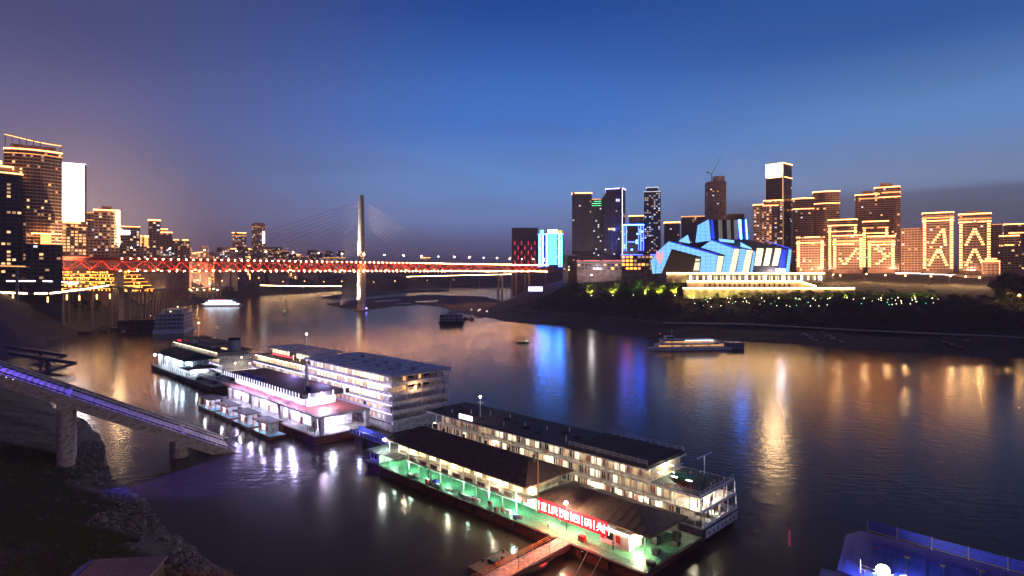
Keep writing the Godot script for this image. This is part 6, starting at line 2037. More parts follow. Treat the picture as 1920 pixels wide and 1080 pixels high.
func build_boats():
	var t := lit_ferry("river_ferry", "white two deck ferry with amber windows lying off the right bank", G(1290, 655), 0.12, 58.0, 11.0, 2, "cabin_orange", "")
	part("upper_strip_light", "cold_led", t, -4.0, 16.0, 6.6, 6.8, 4.6, 4.9)
	part("bow_barge", "hull_purple", t, 27.0, 38.0, -0.5, 4.6, -5.0, 5.0)
	var b := MB.new()
	b.ball(Vector3(-20, 11.0, 0), Vector3.ONE * 0.4, 4, 6)
	obj("red_lamp", b, "red_led", t)
	t = lit_ferry("river_ferry", "brightly lit sightseeing boat with blue white decks near the far left bank", G(415, 574), 0.1, 66.0, 14.0, 3, "white_led", "white_led_blue")
	part("red_roof_light", "pink_strip", t, -14.0, 10.0, 9.8, 10.6, 3.0, 3.4)
	# white ship seen from the stern with dark barges beside it
	t = thing("river_ship", "white river ship seen end on beside dark barges off the left bank", "ship", G(316, 626), -1.25)
	b = MB.new()
	var hp := PackedVector2Array()
	for p in hull_poly(62.0, 24.0): hp.append(p + Vector2(0, 12.0))
	b.prism(hp, -0.6, 3.0)
	obj("hull", b, "white_paint", t)
	for i in 4:
		part("deck_slab", "white_paint", t, -50.0, -0.2 - i * 1.2, 3.0 + i * 3.4, 3.35 + i * 3.4, -11.8, 11.8)
		part("cabin", "ship_grey", t, -48.0, -1.4 - i * 1.2, 3.35 + i * 3.4, 6.4 + i * 3.4, -10.8, 10.8)
		b = MB.new()
		railing(b, Vector3(-0.3 - i * 1.2, 3.35 + i * 3.4, -11.6), Vector3(-0.3 - i * 1.2, 3.35 + i * 3.4, 11.6))
		stuff(obj("railing", b, "white_rail", t))
		for z in [-8.0, -4.5, -1.0, 2.5, 6.0]: part("window", "glass_dark", t, -1.42 - i * 1.2, -1.34 - i * 1.2, 4.2 + i * 3.4, 5.4 + i * 3.4, z, z + 1.6)
	part("top_cabin", "ship_grey", t, -40.0, -12.0, 16.6, 20.0, -7.0, 7.0)
	for z in [-9.0, 6.0]:
		b = MB.new()
		b.tube([Vector3(-9, 16.6, z), Vector3(-9, 21.0, z)], 1.6, 1.4, 10)
		obj("funnel", b, "white_paint", t)
	for q in [[-8.0, 18.6, 0.0], [-22.0, 22.0, -3.0]]:
		b = MB.new()
		b.ball(Vector3(q[0], q[1], q[2]), Vector3.ONE * 0.5, 4, 6)
		obj("deck_lamp", b, "bulb_warm_soft", t)
		b = MB.new()
		b.tube([Vector3(q[0], 16.6, q[2]), Vector3(q[0], q[1], q[2])], 0.1, 0.1, 4)
		obj("lamp_post", b, "dark_steel", t)
	omni(t, Vector3(-8, 18.4, 0), 1.0, 0.7, 0.45, 60.0)
	for q in [[268, 624, 30.0, 10.0, 9.0, "dark work barge with deckhouse moored against the white stern"], [240, 618, 26.0, 9.0, 6.0, "dark low barge beyond the work barge with deckhouse"], [248, 628, 16.0, 5.0, 3.0, "small dark skiff floating in front of the dark barges"]]:
		var w := thing("work_barge", q[5], "barge", G(q[0], q[1]), 0.25)
		b = MB.new()
		b.prism(PackedVector2Array([Vector2(-q[2] / 2, -q[3] / 2), Vector2(q[2] / 2, -q[3] / 2), Vector2(q[2] / 2, q[3] / 2), Vector2(-q[2] / 2, q[3] / 2)]), -0.5, 2.2, PackedVector2Array([Vector2(-q[2] / 2 - 1, -q[3] / 2), Vector2(q[2] / 2 + 1, -q[3] / 2), Vector2(q[2] / 2 + 1, q[3] / 2), Vector2(-q[2] / 2 - 1, q[3] / 2)]))
		obj("hull", b, "hull_dark", w)
		part("deckhouse", "hull_dark", w, -q[2] * 0.3, q[2] * 0.35, 2.2, 2.2 + q[4], -q[3] * 0.35, q[3] * 0.35)
		part("deckhouse_roof", "slate_roof", w, -q[2] * 0.33, q[2] * 0.38, 2.2 + q[4], 2.5 + q[4], -q[3] * 0.42, q[3] * 0.42)
		for i in 4: part("window", "glass_dark", w, -q[2] * 0.26 + i * q[2] * 0.14, -q[2] * 0.2 + i * q[2] * 0.14, 2.2 + q[4] * 0.5, 2.2 + q[4] * 0.8, q[3] * 0.35, q[3] * 0.35 + 0.08)
		mast(w, Vector3(q[2] * 0.2, 2.5 + q[4], 0), 3.0, "dark_steel", "bulb_warm_soft" if q[4] > 8 else "", 20.0 if q[4] > 8 else 0.0)
	for q in [[160, 625, 10.0, "dark mooring float nearest the left bank"], [196, 623, 7.0, "short dark mooring float between bank and barges"]]:
		var w := thing("mooring_float", q[3], "float", G(q[0], q[1]), 0.05)
		part("body", "hull_dark", w, -q[2] / 2, q[2] / 2, -0.4, 2.0, -2.0, 2.0)
		for x in [-0.3, 0.3]:
			b = MB.new()
			b.tube([Vector3(q[2] * x, 2.0, 0), Vector3(q[2] * x, 2.7, 0)], 0.25, 0.3, 8)
			obj("bollard", b, "slate_roof", w)
	# house barge by the gravel bar
	t = thing("house_barge", "boxy pale house barge moored at the tip of the gravel bank", "barge", G(846, 605), 0.12)
	part("hull", "hull_dark", t, -13.0, 13.0, -0.6, 2.0, -6.0, 6.0)
	for i in 2:
		part("storey", "ship_grey", t, -12.0, 12.0, 2.0 + i * 3.6, 5.3 + i * 3.6, -5.4, 5.4)
		part("deck_slab", "white_paint", t, -12.8, 12.8, 5.3 + i * 3.6, 5.6 + i * 3.6, -6.0, 6.0)
		for k in 7: part("window", "glass_dark", t, -11.0 + k * 3.2, -9.4 + k * 3.2, 3.2 + i * 3.6, 4.6 + i * 3.6, 5.4, 5.5)
		for k in 6: part("post", "white_rail", t, -12.6 + k * 5.0, -12.4 + k * 5.0, 2.0 + i * 3.6, 5.3 + i * 3.6, 5.7, 5.9)
	part("roof_house", "ship_grey", t, -4.0, 6.0, 9.2, 11.4, -3.0, 3.0)
	for q in [[872, 599, 9.0, "dark pontoon right of the house barge"], [884, 600, 6.0, "smaller dark pontoon with a lamp beside the gravel bank"]]:
		var w := thing("pontoon", q[3], "pontoon", G(q[0], q[1]), 0.1)
		part("body", "hull_dark", w, -q[2] / 2, q[2] / 2, -0.4, 1.4, -2.0, 2.0)
		part("rail_box", "slate_roof", w, -q[2] / 4, q[2] / 4, 1.4, 2.8, -1.2, 1.2)
		if q[2] < 7.0: mast(w, Vector3(1.0, 1.4, 0), 3.4, "dark_steel", "bulb_warm_soft", 16.0)
	for q in [[884, 578], [897, 580], [900, 578], [913, 581]]:
		var w := thing("shore_lamp", "low white lamp on the dark foreshore behind the house barge", "lamp", on_right(q[0], q[1] + 8), 0, "foreshore lamps")
		b = MB.new()
		b.tube([Vector3(0, -3, 0), Vector3(0, 3.4, 0)], 0.12, 0.1, 5)
		obj("post", b, "dark_steel", w)
		b = MB.new()
		b.ball(Vector3(0, 3.6, 0), Vector3.ONE * 0.5, 4, 6)
		obj("lamp_glass", b, "bulb_warm_soft", w)
	# sampan
	t = thing("sampan", "small dark sampan with a green lamp drifting in mid river", "boat", G(981, 643), 0.0)
	b = MB.new()
	var low := PackedVector2Array([Vector2(-4, -0.8), Vector2(3.6, -0.8), Vector2(3.6, 0.8), Vector2(-4, 0.8)])
	var up := PackedVector2Array([Vector2(-5.6, -0.6), Vector2(4.6, -1.3), Vector2(4.6, 1.3), Vector2(-5.6, 0.6)])
	b.prism(low, -0.3, 1.1, up)
	obj("hull", b, "hull_dark", t)
	part("thwart", "wood", t, -0.4, 0.2, 1.1, 1.25, -1.0, 1.0)
	mast(t, Vector3(2.4, 1.0, 0), 2.2, "dark_steel", "", 0.0)
	b = MB.new()
	b.ball(Vector3(2.4, 1.7, 0.5), Vector3.ONE * 0.22, 4, 6)
	obj("green_lamp", b, "bulb_green", t)
	for q in [[534, 590, "green river buoy in mid stream left of the pylon", "bulb_green"], [537, 566, "small dark buoy farther up the river", ""]]:
		var w := thing("river_buoy", q[2], "buoy", G(q[0], q[1]))
		b = MB.new()
		b.tube([Vector3(0, -0.4, 0), Vector3(0, 0.9, 0)], 1.6, 1.6, 10)
		obj("float", b, "green_paint", w)
		b = MB.new()
		b.tube([Vector3(0, 0.9, 0), Vector3(0, 4.6, 0)], 0.9, 0.2, 6)
		obj("cage", b, "green_paint", w)
		if q[3]:
			b = MB.new()
			b.ball(Vector3(0, 4.8, 0), Vector3.ONE * 0.3, 4, 6)
			obj("buoy_lamp", b, q[3], w)
	# riverside sign
	var s := thing("lit_sign_board", "small glowing violet white sign board on the dark bank below the bridge end", "sign", P(1004, 546, 690))
	part("panel", "screen_violet", s, -8.0, 8.0, 0.0, 5.0, -0.3, 0.3)
	var gh := right_h(s.position.x, 690.0) - s.position.y - 1.0
	part("post", "dark_steel", s, -6.0, -5.4, gh, 0.0, -0.3, 0.3)
	part("post", "dark_steel", s, 5.4, 6.0, gh, 0.0, -0.3, 0.3)
	omni(s, Vector3(0, 2.5, 3.0), 0.35, 0.3, 1.0, 60.0, 1.0)

# ---------- foreground ----------
func rock_mesh(seed_: int) -> ArrayMesh:
	var g := FastNoiseLite.new()
	g.seed = seed_
	g.frequency = 0.9
	var b := MB.new()
	b.ball(Vector3.ZERO, Vector3(1, 0.62, 0.85), 5, 8)
	for i in b.v.size():
		b.v[i] *= 1.0 + g.get_noise_3dv(b.v[i] * 1.2) * 0.75
	var f := MB.new()
	for i in range(0, b.ix.size(), 3):
		var a := b.v[b.ix[i]]
		var c := b.v[b.ix[i + 1]]
		var e := b.v[b.ix[i + 2]]
		if (c - a).cross(e - a).length() > 1e-5: f.tri(a, e, c)
	return f.mesh()

func build_foreground():
	# inclined concrete ramp: the line through its two piers
	var tip := Vector3(-82.0, -1.6, -184.5)
	var up := Vector3(-22.0, 13.5, 14.0)   # step from the low pier to the high one
	var o := Vector3(-113.0, 0, -158.0)
	var t := thing("boat_ramp", "steep concrete ramp on round piers sliding down into the water, lit blue", "ramp", o)
	var along := up.normalized()
	var side := up.cross(Vector3.UP).normalized()
	if side.z < 0: side = -side
	var nn := side.cross(along).normalized()
	if nn.y < 0: nn = -nn
	var len_ := 118.0
	var q := func(s, w, h): return tip - o + along * s + side * w + nn * h
	var b := MB.new()
	b.obox(q.call(len_ / 2, -4.8, -0.35), side * 9.2, nn * 0.35, along * len_ / 2)
	obj("deck", b, "ramp_concrete", t)
	for w in [-13.0, -4.8, 3.4]:
		b = MB.new()
		b.obox(q.call(len_ / 2 + 1.0, w, -1.5), side * 0.6, nn * 0.8, along * (len_ / 2 - 1.0))
		obj("girder", b, "ramp_concrete", t)
	for w in [-13.8, 4.2]:
		b = MB.new()
		b.obox(q.call(len_ / 2, w, 0.32), side * 0.2, nn * 0.32, along * len_ / 2)
		obj("kerb", b, "ramp_concrete", t)
	for w in [-9.4, -0.4]:
		b = MB.new()
		b.obox(q.call(len_ / 2, w, 0.16), side * 0.16, nn * 0.16, along * len_ / 2)
		obj("rail", b, "dark_steel", t)
	var step := MB.new()
	step.obox(side * -4.8, side * 8.7, nn * 0.07, along * 0.2)
	var sm_ := step.mesh()
	for i in 78: obj("cross_tie", sm_, "ramp_concrete", t).position = q.call(1.5 + i * 1.5, 0, 0.06)
	var rib := MB.new()
	for i in 19:
		rib.obox(side * (-12.9 + i * 0.9), side * 0.25, nn * 0.22, along * 0.3)
	var rm := rib.mesh()
	for s in [17.5, 47.5, 77.5]: obj("anchor_block_row", rm, "pale_concrete", t).position = q.call(s, 0, 0.3)
	for s in [[17.0, -1.5], [47.0, -1.0]]:
		for w in ([-10.6, -4.0, 1.4] if s[0] > 20 else [-8.0, 0.4]):
			var topp: Vector3 = q.call(s[0], w, -2.4)
			b = MB.new()
			b.tube([Vector3(topp.x, s[1], topp.z), topp + Vector3(0, 0.8, 0)], 1.9 if s[0] > 20 else 2.2, 1.9 if s[0] > 20 else 2.2, 18)
			obj("pier", b, "ramp_concrete", t)
		b = MB.new()
		b.obox(q.call(s[0], -4.8, -2.5), side * 9.0, Vector3(0, 1, 0) * 0.8, (side.cross(Vector3.UP)) * 1.4)
		obj("pier_cap", b, "ramp_concrete", t)
	var lmp := MB.new()
	lmp.box(0, 0, 0, 0.18, 0.1, 0.1)
	var lm := lmp.mesh()
	for i in 16: obj("edge_marker_light", lm, "violet_led", t).position = q.call(60.0 + i * 1.5, 4.45, 0.25)
	# blue floodlight on a mast up the slope, outside the frame
	var fl := thing("floodlight_mast", "tall mast with a blue floodlight on the near bank above the ramp", "floodlight", Vector3(-166, 10, -150))
	b = MB.new()
	b.tube([Vector3(0, -2, 0), Vector3(0, 50, 0)], 0.45, 0.25, 8)
	obj("pole", b, "dark_steel", fl)
	b = MB.new()
	b.box(0, 50.4, 0, 1.6, 0.9, 0.6)
	obj("floodlight_head", b, "dark_steel", fl)
	spot(fl, Vector3(1.4, 50.2, -0.4), Vector3(56, 10, -9), 0.1, 0.06, 1.0, 36000.0, 14.0, 0.5)
	# two half-sunk frames in the water
	for k in 2:
		var e := G(125 + k * 17, 667 + k * 14, 4.0)
		var fr := thing("sunken_frame", ["dark beam frame standing in the water behind the ramp, farther one", "dark beam frame standing in the water behind the ramp, nearer one"][k], "beam frame", Vector3(e.x, 0, e.z), 0.0, "beam frames behind the ramp")
		b = MB.new()
		b.bar(Vector3(0, 4.0, 0), Vector3(-34, 9.5, 2), 1.6, 1.8)
		obj("top_beam", b, "hull_dark", fr)
		b = MB.new()
		b.bar(Vector3(0, 4.0, 0), Vector3(-15, -0.5, 9), 1.4, 1.4)
		obj("brace", b, "hull_dark", fr)
		b = MB.new()
		b.bar(Vector3(-14, -1.0, 1), Vector3(-14, 6.6, 1), 1.8, 1.8)
		obj("post", b, "hull_dark", fr)
	# stones along the near shore
	var rocks := []
	for i in 5: rocks.append(rock_mesh(60 + i))
	var mm := MultiMesh.new()
	mm.transform_format = MultiMesh.TRANSFORM_3D
	mm.mesh = rocks[0]
	mm.instance_count = 5200
	var made := 0
	var big := 0
	for i in 5200:
		var u := rng.randf() * 9.0
		var a = NEAR_LINE[int(u)]
		var c = NEAR_LINE[int(u) + 1]
		var f := u - int(u)
		var s := absf(rng.randfn(0.0, 14.0)) - 0.8 if i % 3 else absf(rng.randfn(0.0, 4.0)) - 1.0
		var x := lerpf(a[0], c[0], f) + lerpf(a[2], c[2], f) * s
		var d := lerpf(a[1], c[1], f) + lerpf(a[3], c[3], f) * s
		var sz := rng.randf_range(0.12, 0.42) * (1.0 if rng.randf() < 0.9 else 1.7)
		var tr := Transform3D(Basis.from_euler(Vector3(rng.randf_range(-0.4, 0.4), rng.randf() * TAU, rng.randf_range(-0.4, 0.4))).scaled(Vector3.ONE * sz), Vector3(x, prof(NEAR_PROF, s) + 0.05, -d))
		mm.set_instance_transform(i, tr)
	var mi := MultiMeshInstance3D.new()
	mi.name = "shore_rubble"
	mi.multimesh = mm
	mi.material_override = mats["rock"]
	add_child(mi)
	tag(mi, "loose brown rubble scattered along the near waterline", "rubble", "", "stuff")
	for i in 130:
		var u := rng.randf() * 8.0
		var a = NEAR_LINE[int(u)]
		var c = NEAR_LINE[int(u) + 1]
		var f := u - int(u)
		var s := absf(rng.randfn(0.0, 9.0))
		var at := Vector3(lerpf(a[0], c[0], f) + lerpf(a[2], c[2], f) * s, prof(NEAR_PROF, s) + 0.15, -(lerpf(a[1], c[1], f) + lerpf(a[3], c[3], f) * s))
		var r := obj("shore_rock", rocks[i % 5], "rock")
		r.position = at
		r.rotation = Vector3(rng.randf_range(-0.3, 0.3), rng.randf() * TAU, rng.randf_range(-0.3, 0.3))
		r.scale = Vector3.ONE * rng.randf_range(0.55, 1.1)
		tag(r, "brown angular rock among the rubble of the near shore", "rock", "rocks on the near shore")
	# grass on the near slope
	var gb := MB.new()
	for i in 7:
		var a := TAU * i / 7.0
		var p := Vector3(cos(a), 0, sin(a)) * 0.14
		gb.tri(p, p + Vector3(-sin(a), 0, cos(a)) * 0.07, p * 3.0 + Vector3(0, 0.55 + 0.1 * (i % 3), 0))
	mm = MultiMesh.new()
	mm.transform_format = MultiMesh.TRANSFORM_3D
	mm.mesh = gb.mesh()
	mm.instance_count = 15000
	for i in 15000:
		var u := rng.randf() * 7.0
		var a = NEAR_LINE[int(u)]
		var c = NEAR_LINE[int(u) + 1]
		var f := u - int(u)
		var s := 12.0 + absf(rng.randfn(0.0, 16.0)) + 4.0 * sin(u * 5.0)
		mm.set_instance_transform(i, Transform3D(Basis(Vector3.UP, rng.randf() * TAU).scaled(Vector3.ONE * rng.randf_range(0.7, 1.7)), Vector3(lerpf(a[0], c[0], f) + lerpf(a[2], c[2], f) * s, prof(NEAR_PROF, s) - 0.05, -(lerpf(a[1], c[1], f) + lerpf(a[3], c[3], f) * s))))
	mi = MultiMeshInstance3D.new()
	mi.name = "bank_grass"
	mi.multimesh = mm
	mi.material_override = mats["grass"]
	add_child(mi)
	tag(mi, "rough dark grass on the near slope above the stones", "grass", "", "stuff")
	# shed roof and fence at the bottom edge
	var e := P(238, 1052, 92.0)
	var sh := thing("shore_shed", "small shed with a ribbed pinkish roof and a blue tarpaulin end at the bottom edge", "shed", Vector3(e.x, near_height(e.x, 92.0), e.z), 0.12)
	var hy: float = e.y - sh.position.y
	part("wall", "wood", sh, -4.4, 5.4, -0.5, hy - 0.1, 0.3, 6.0)
	b = MB.new()
	b.obox(Vector3(0.5, hy, 3.0), Vector3(5.2, 0, 0), Vector3(0, 0.08, 0.006), Vector3(0, -0.25, 3.4))
	obj("roof", b, "shed_roof", sh)
	var rb := MB.new()
	rb.obox(Vector3.ZERO, Vector3(0.06, 0, 0), Vector3(0, 0.05, 0), Vector3(0, -0.25, 3.4))
	var rbm := rb.mesh()
	for i in 26: obj("roof_rib", rbm, "shed_roof", sh).position = Vector3(-4.5 + i * 0.4, hy + 0.12, 3.0)
	b = MB.new()
	b.obox(Vector3(-5.7, hy - 0.3, 3.2), Vector3(0.9, 0.5, 0), Vector3(-0.02, 0.06, 0), Vector3(0, -0.25, 3.2))
	obj("tarpaulin", b, "tarp_blue", sh)
	var fe := P(306, 1058, 92.0)
	var fc := thing("bamboo_fence", "rusty stick fence running right from the ribbed shed roof", "fence", Vector3(fe.x, near_height(fe.x, 92.0), fe.z), 0.0)
	var fh: float = fe.y - fc.position.y
	for i in 26:
		b = MB.new()
		var x := i * 0.42
		b.tube([Vector3(x, minf(-0.2, near_height(fe.x + x, 92.0) - fc.position.y), 0), Vector3(x + rng.randf_range(-0.08, 0.08), fh + rng.randf_range(-0.25, 0.1) - x * 0.06, 0)], 0.045, 0.035, 5)
		obj("picket", b, "pier_orange_dull", fc)
	for y in [0.25, 0.85]:
		b = MB.new()
		b.tube([Vector3(-0.2, fh * y, 0.06), Vector3(15.0, fh * y - 0.9, 0.06)], 0.05, 0.05, 5)
		obj("rail", b, "pier_orange_dull", fc)
	for x in [12.4, 14.4]:
		b = MB.new()
		b.tube([Vector3(x, -6.0, 0.1), Vector3(x + 0.2, fh + 0.3, 0.1)], 0.05, 0.04, 5)
		obj("post", b, "dark_steel", fc)
	# sodium street lamps on the embankment road below the camera
	for q2 in [[-70.0, 22.0, -70.0, "farthest along the bank"], [-62.0, 32.0, -22.0, "left of the middle"], [-10.0, 32.0, -22.0, "at the middle"], [40.0, 32.0, -22.0, "right of the middle"], [90.0, 32.0, -22.0, "farthest right"]]:
		var lp := thing("embankment_lamp", "tall sodium lamp on the near embankment road, %s" % q2[3], "street lamp", Vector3(q2[0] - 8, q2[1] - 10.0, q2[2]))
		b = MB.new()
		b.tube([Vector3(0, -4, 0), Vector3(0, 13, 0)], 0.16, 0.1, 6)
		obj("pole", b, "dark_steel", lp)
		b = MB.new()
		b.ball(Vector3(0, 13.2, 0), Vector3(0.4, 0.22, 0.4), 4, 8)
		obj("lamp_head", b, "bulb_orange", lp)
		omni(lp, Vector3(0, 12.5, 0), 1.0, 0.4, 0.2, 360.0 if q2[2] < -60 else 260.0, 0.2)
	build_blue_barge()

func build_blue_barge():
	var o := P(1545, 1070, 96.0)
	var t := thing("tarpaulin_barge", "barge with blue tarpaulin roofs, posts and a dazzling floodlight at the bottom right", "barge", Vector3(o.x, 0, o.z), 0.5 * QUAY)
	var y := 7.0
	part("hull", "hull_dark", t, 4.0, 60.0, -0.6, 1.8, -6.0, 26.0)
	var at := func(px, py, h): return (G(px, py, h) - t.position).rotated(Vector3.UP, -t.rotation.y)
	# lower and upper roofs from their seen corners
	var b := MB.new()
	b.slab([at.call(1586, 1003, 6.5), at.call(1615, 995, 6.5), at.call(2100, 1120, 6.5), at.call(1900, 1200, 6.5), at.call(1570, 1068, 6.5)], Vector3(0, -0.3, 0))
	obj("main_roof", b, "tarp_blue", t)
	b = MB.new()
	b.slab([at.call(1540, 1066, 5.0), at.call(1592, 1076, 5.0), at.call(1700, 1200, 5.0), at.call(1500, 1200, 5.0)], Vector3(0, -0.3, 0))
	obj("low_roof", b, "tarp_blue", t)
	var pts := [[1627, 994], [1682, 1009], [1747, 1028], [1816, 1047], [1890, 1067], [1970, 1089]]
	var prev := Vector3.ZERO
	for i in pts.size():
		var p: Vector3 = at.call(pts[i][0], pts[i][1], 6.8)
		b = MB.new()
		b.tube([p + Vector3(0, -0.3, 0), p + Vector3(0, 1.9, 0)], 0.09, 0.08, 6)
		obj("rail_post", b, "rail_wood", t)
		if i:
			b = MB.new()
			b.tube([prev, p], 0.06, 0.06, 6)
			obj("rail", b, "rail_wood", t)
			b = MB.new()
			b.slab([prev + Vector3(0, 0.15, 0), p + Vector3(0, 0.15, 0), p + Vector3(0, 1.8, 0), prev + Vector3(0, 1.8, 0)], Vector3(0.03, 0, -0.05))
			obj("tarpaulin_panel", b, "tarp_blue", t)
		prev = p
	for q in [[1831, 1066], [1876, 1077]]:
		var p: Vector3 = at.call(q[0], q[1], 6.6)
		b = MB.new()
		b.tube([p + Vector3(0, -2.5, 0), p], 0.05, 0.05, 5)
		obj("stay_post", b, "white_rail", t)
	var p0: Vector3 = at.call(1613, 1072, 6.6)
	b = MB.new()
	b.tube([p0 + Vector3(0, -0.4, 0), p0 + Vector3(0, 1.9, 0)], 0.09, 0.08, 6)
	obj("rail_post", b, "rail_wood", t)
	for h in [0.5, 1.1]:
		b = MB.new()
		b.tube([p0 + Vector3(0, h, 0), p0 + Vector3(4.5, h, 2.4)], 0.04, 0.04, 5)
		obj("rail", b, "white_rail", t)
	var fp: Vector3 = at.call(1655, 1070, 7.4)
	b = MB.new()
	b.ball(fp, Vector3(1.0, 0.95, 0.5), 6, 12)
	obj("floodlight_lens", b, "bulb_white", t)
	b = MB.new()
	b.tube([fp + Vector3(0, -2.0, -0.3), fp + Vector3(0, -0.7, -0.3)], 0.12, 0.1, 6)
	obj("floodlight_housing", b, "dark_steel", t)
	omni(t, fp + Vector3(0.3, 0.3, 1.6), 0.5, 0.54, 1.0, 260.0, 0.5)
	for i in 4:
		b = MB.new()
		b.bar(fp + Vector3(2.2 + i * 1.3, -0.2 - 0.1 * i, 0.4 + i * 0.5), fp + Vector3(3.0 + i * 1.3, 0.1 - 0.1 * i, 0.7 + i * 0.5), 0.14, 0.14)
		obj("blue_neon_tube", b, "bulb_blue", t)
	b = MB.new()
	b.tube([fp + Vector3(0, 0, -0.9), fp + Vector3(0, 0, -0.35)], 0.5, 1.15, 12)
	obj("floodlight_hood", b, "dark_steel", t)
	for i in 9:   # folds and lashings of the tarpaulin
		var c0: Vector3 = at.call(1600 + i * 34, 1004 + i * 9.5, 6.52)
		var c1: Vector3 = at.call(1584 + i * 36, 1062 + i * 14.0, 6.52)
		b = MB.new()
		b.tube([c0, c0.lerp(c1, 0.5) + Vector3(0.2, 0.05, 0), c1], 0.06, 0.05, 5)
		obj("roof_lashing", b, "rope" if i % 2 else "tarp_blue", t)
	for q in [[1640, 1030], [1700, 1046], [1768, 1062], [1842, 1072]]:
		var c: Vector3 = at.call(q[0], q[1], 6.5)
		part("roof_weight", "hull_brown", t, c.x - 0.3, c.x + 0.3, c.y, c.y + 0.25, c.z - 0.2, c.z + 0.2)
	# leaning pole with a flag beside it
	var fpole := thing("flag_pole", "thin pole with a small red flag rising beside the tarpaulin barge", "flag pole", G(1477, 1086, 1.0))
	b = MB.new()
	b.tube([Vector3(0, -1.5, 0), Vector3(0.1, 9.0, 0)], 0.06, 0.04, 5)
	obj("pole", b, "wood", fpole)
	part("flag", "red_cloth", fpole, 0.1, 0.45, 5.6, 8.4, -0.06, 0.06)

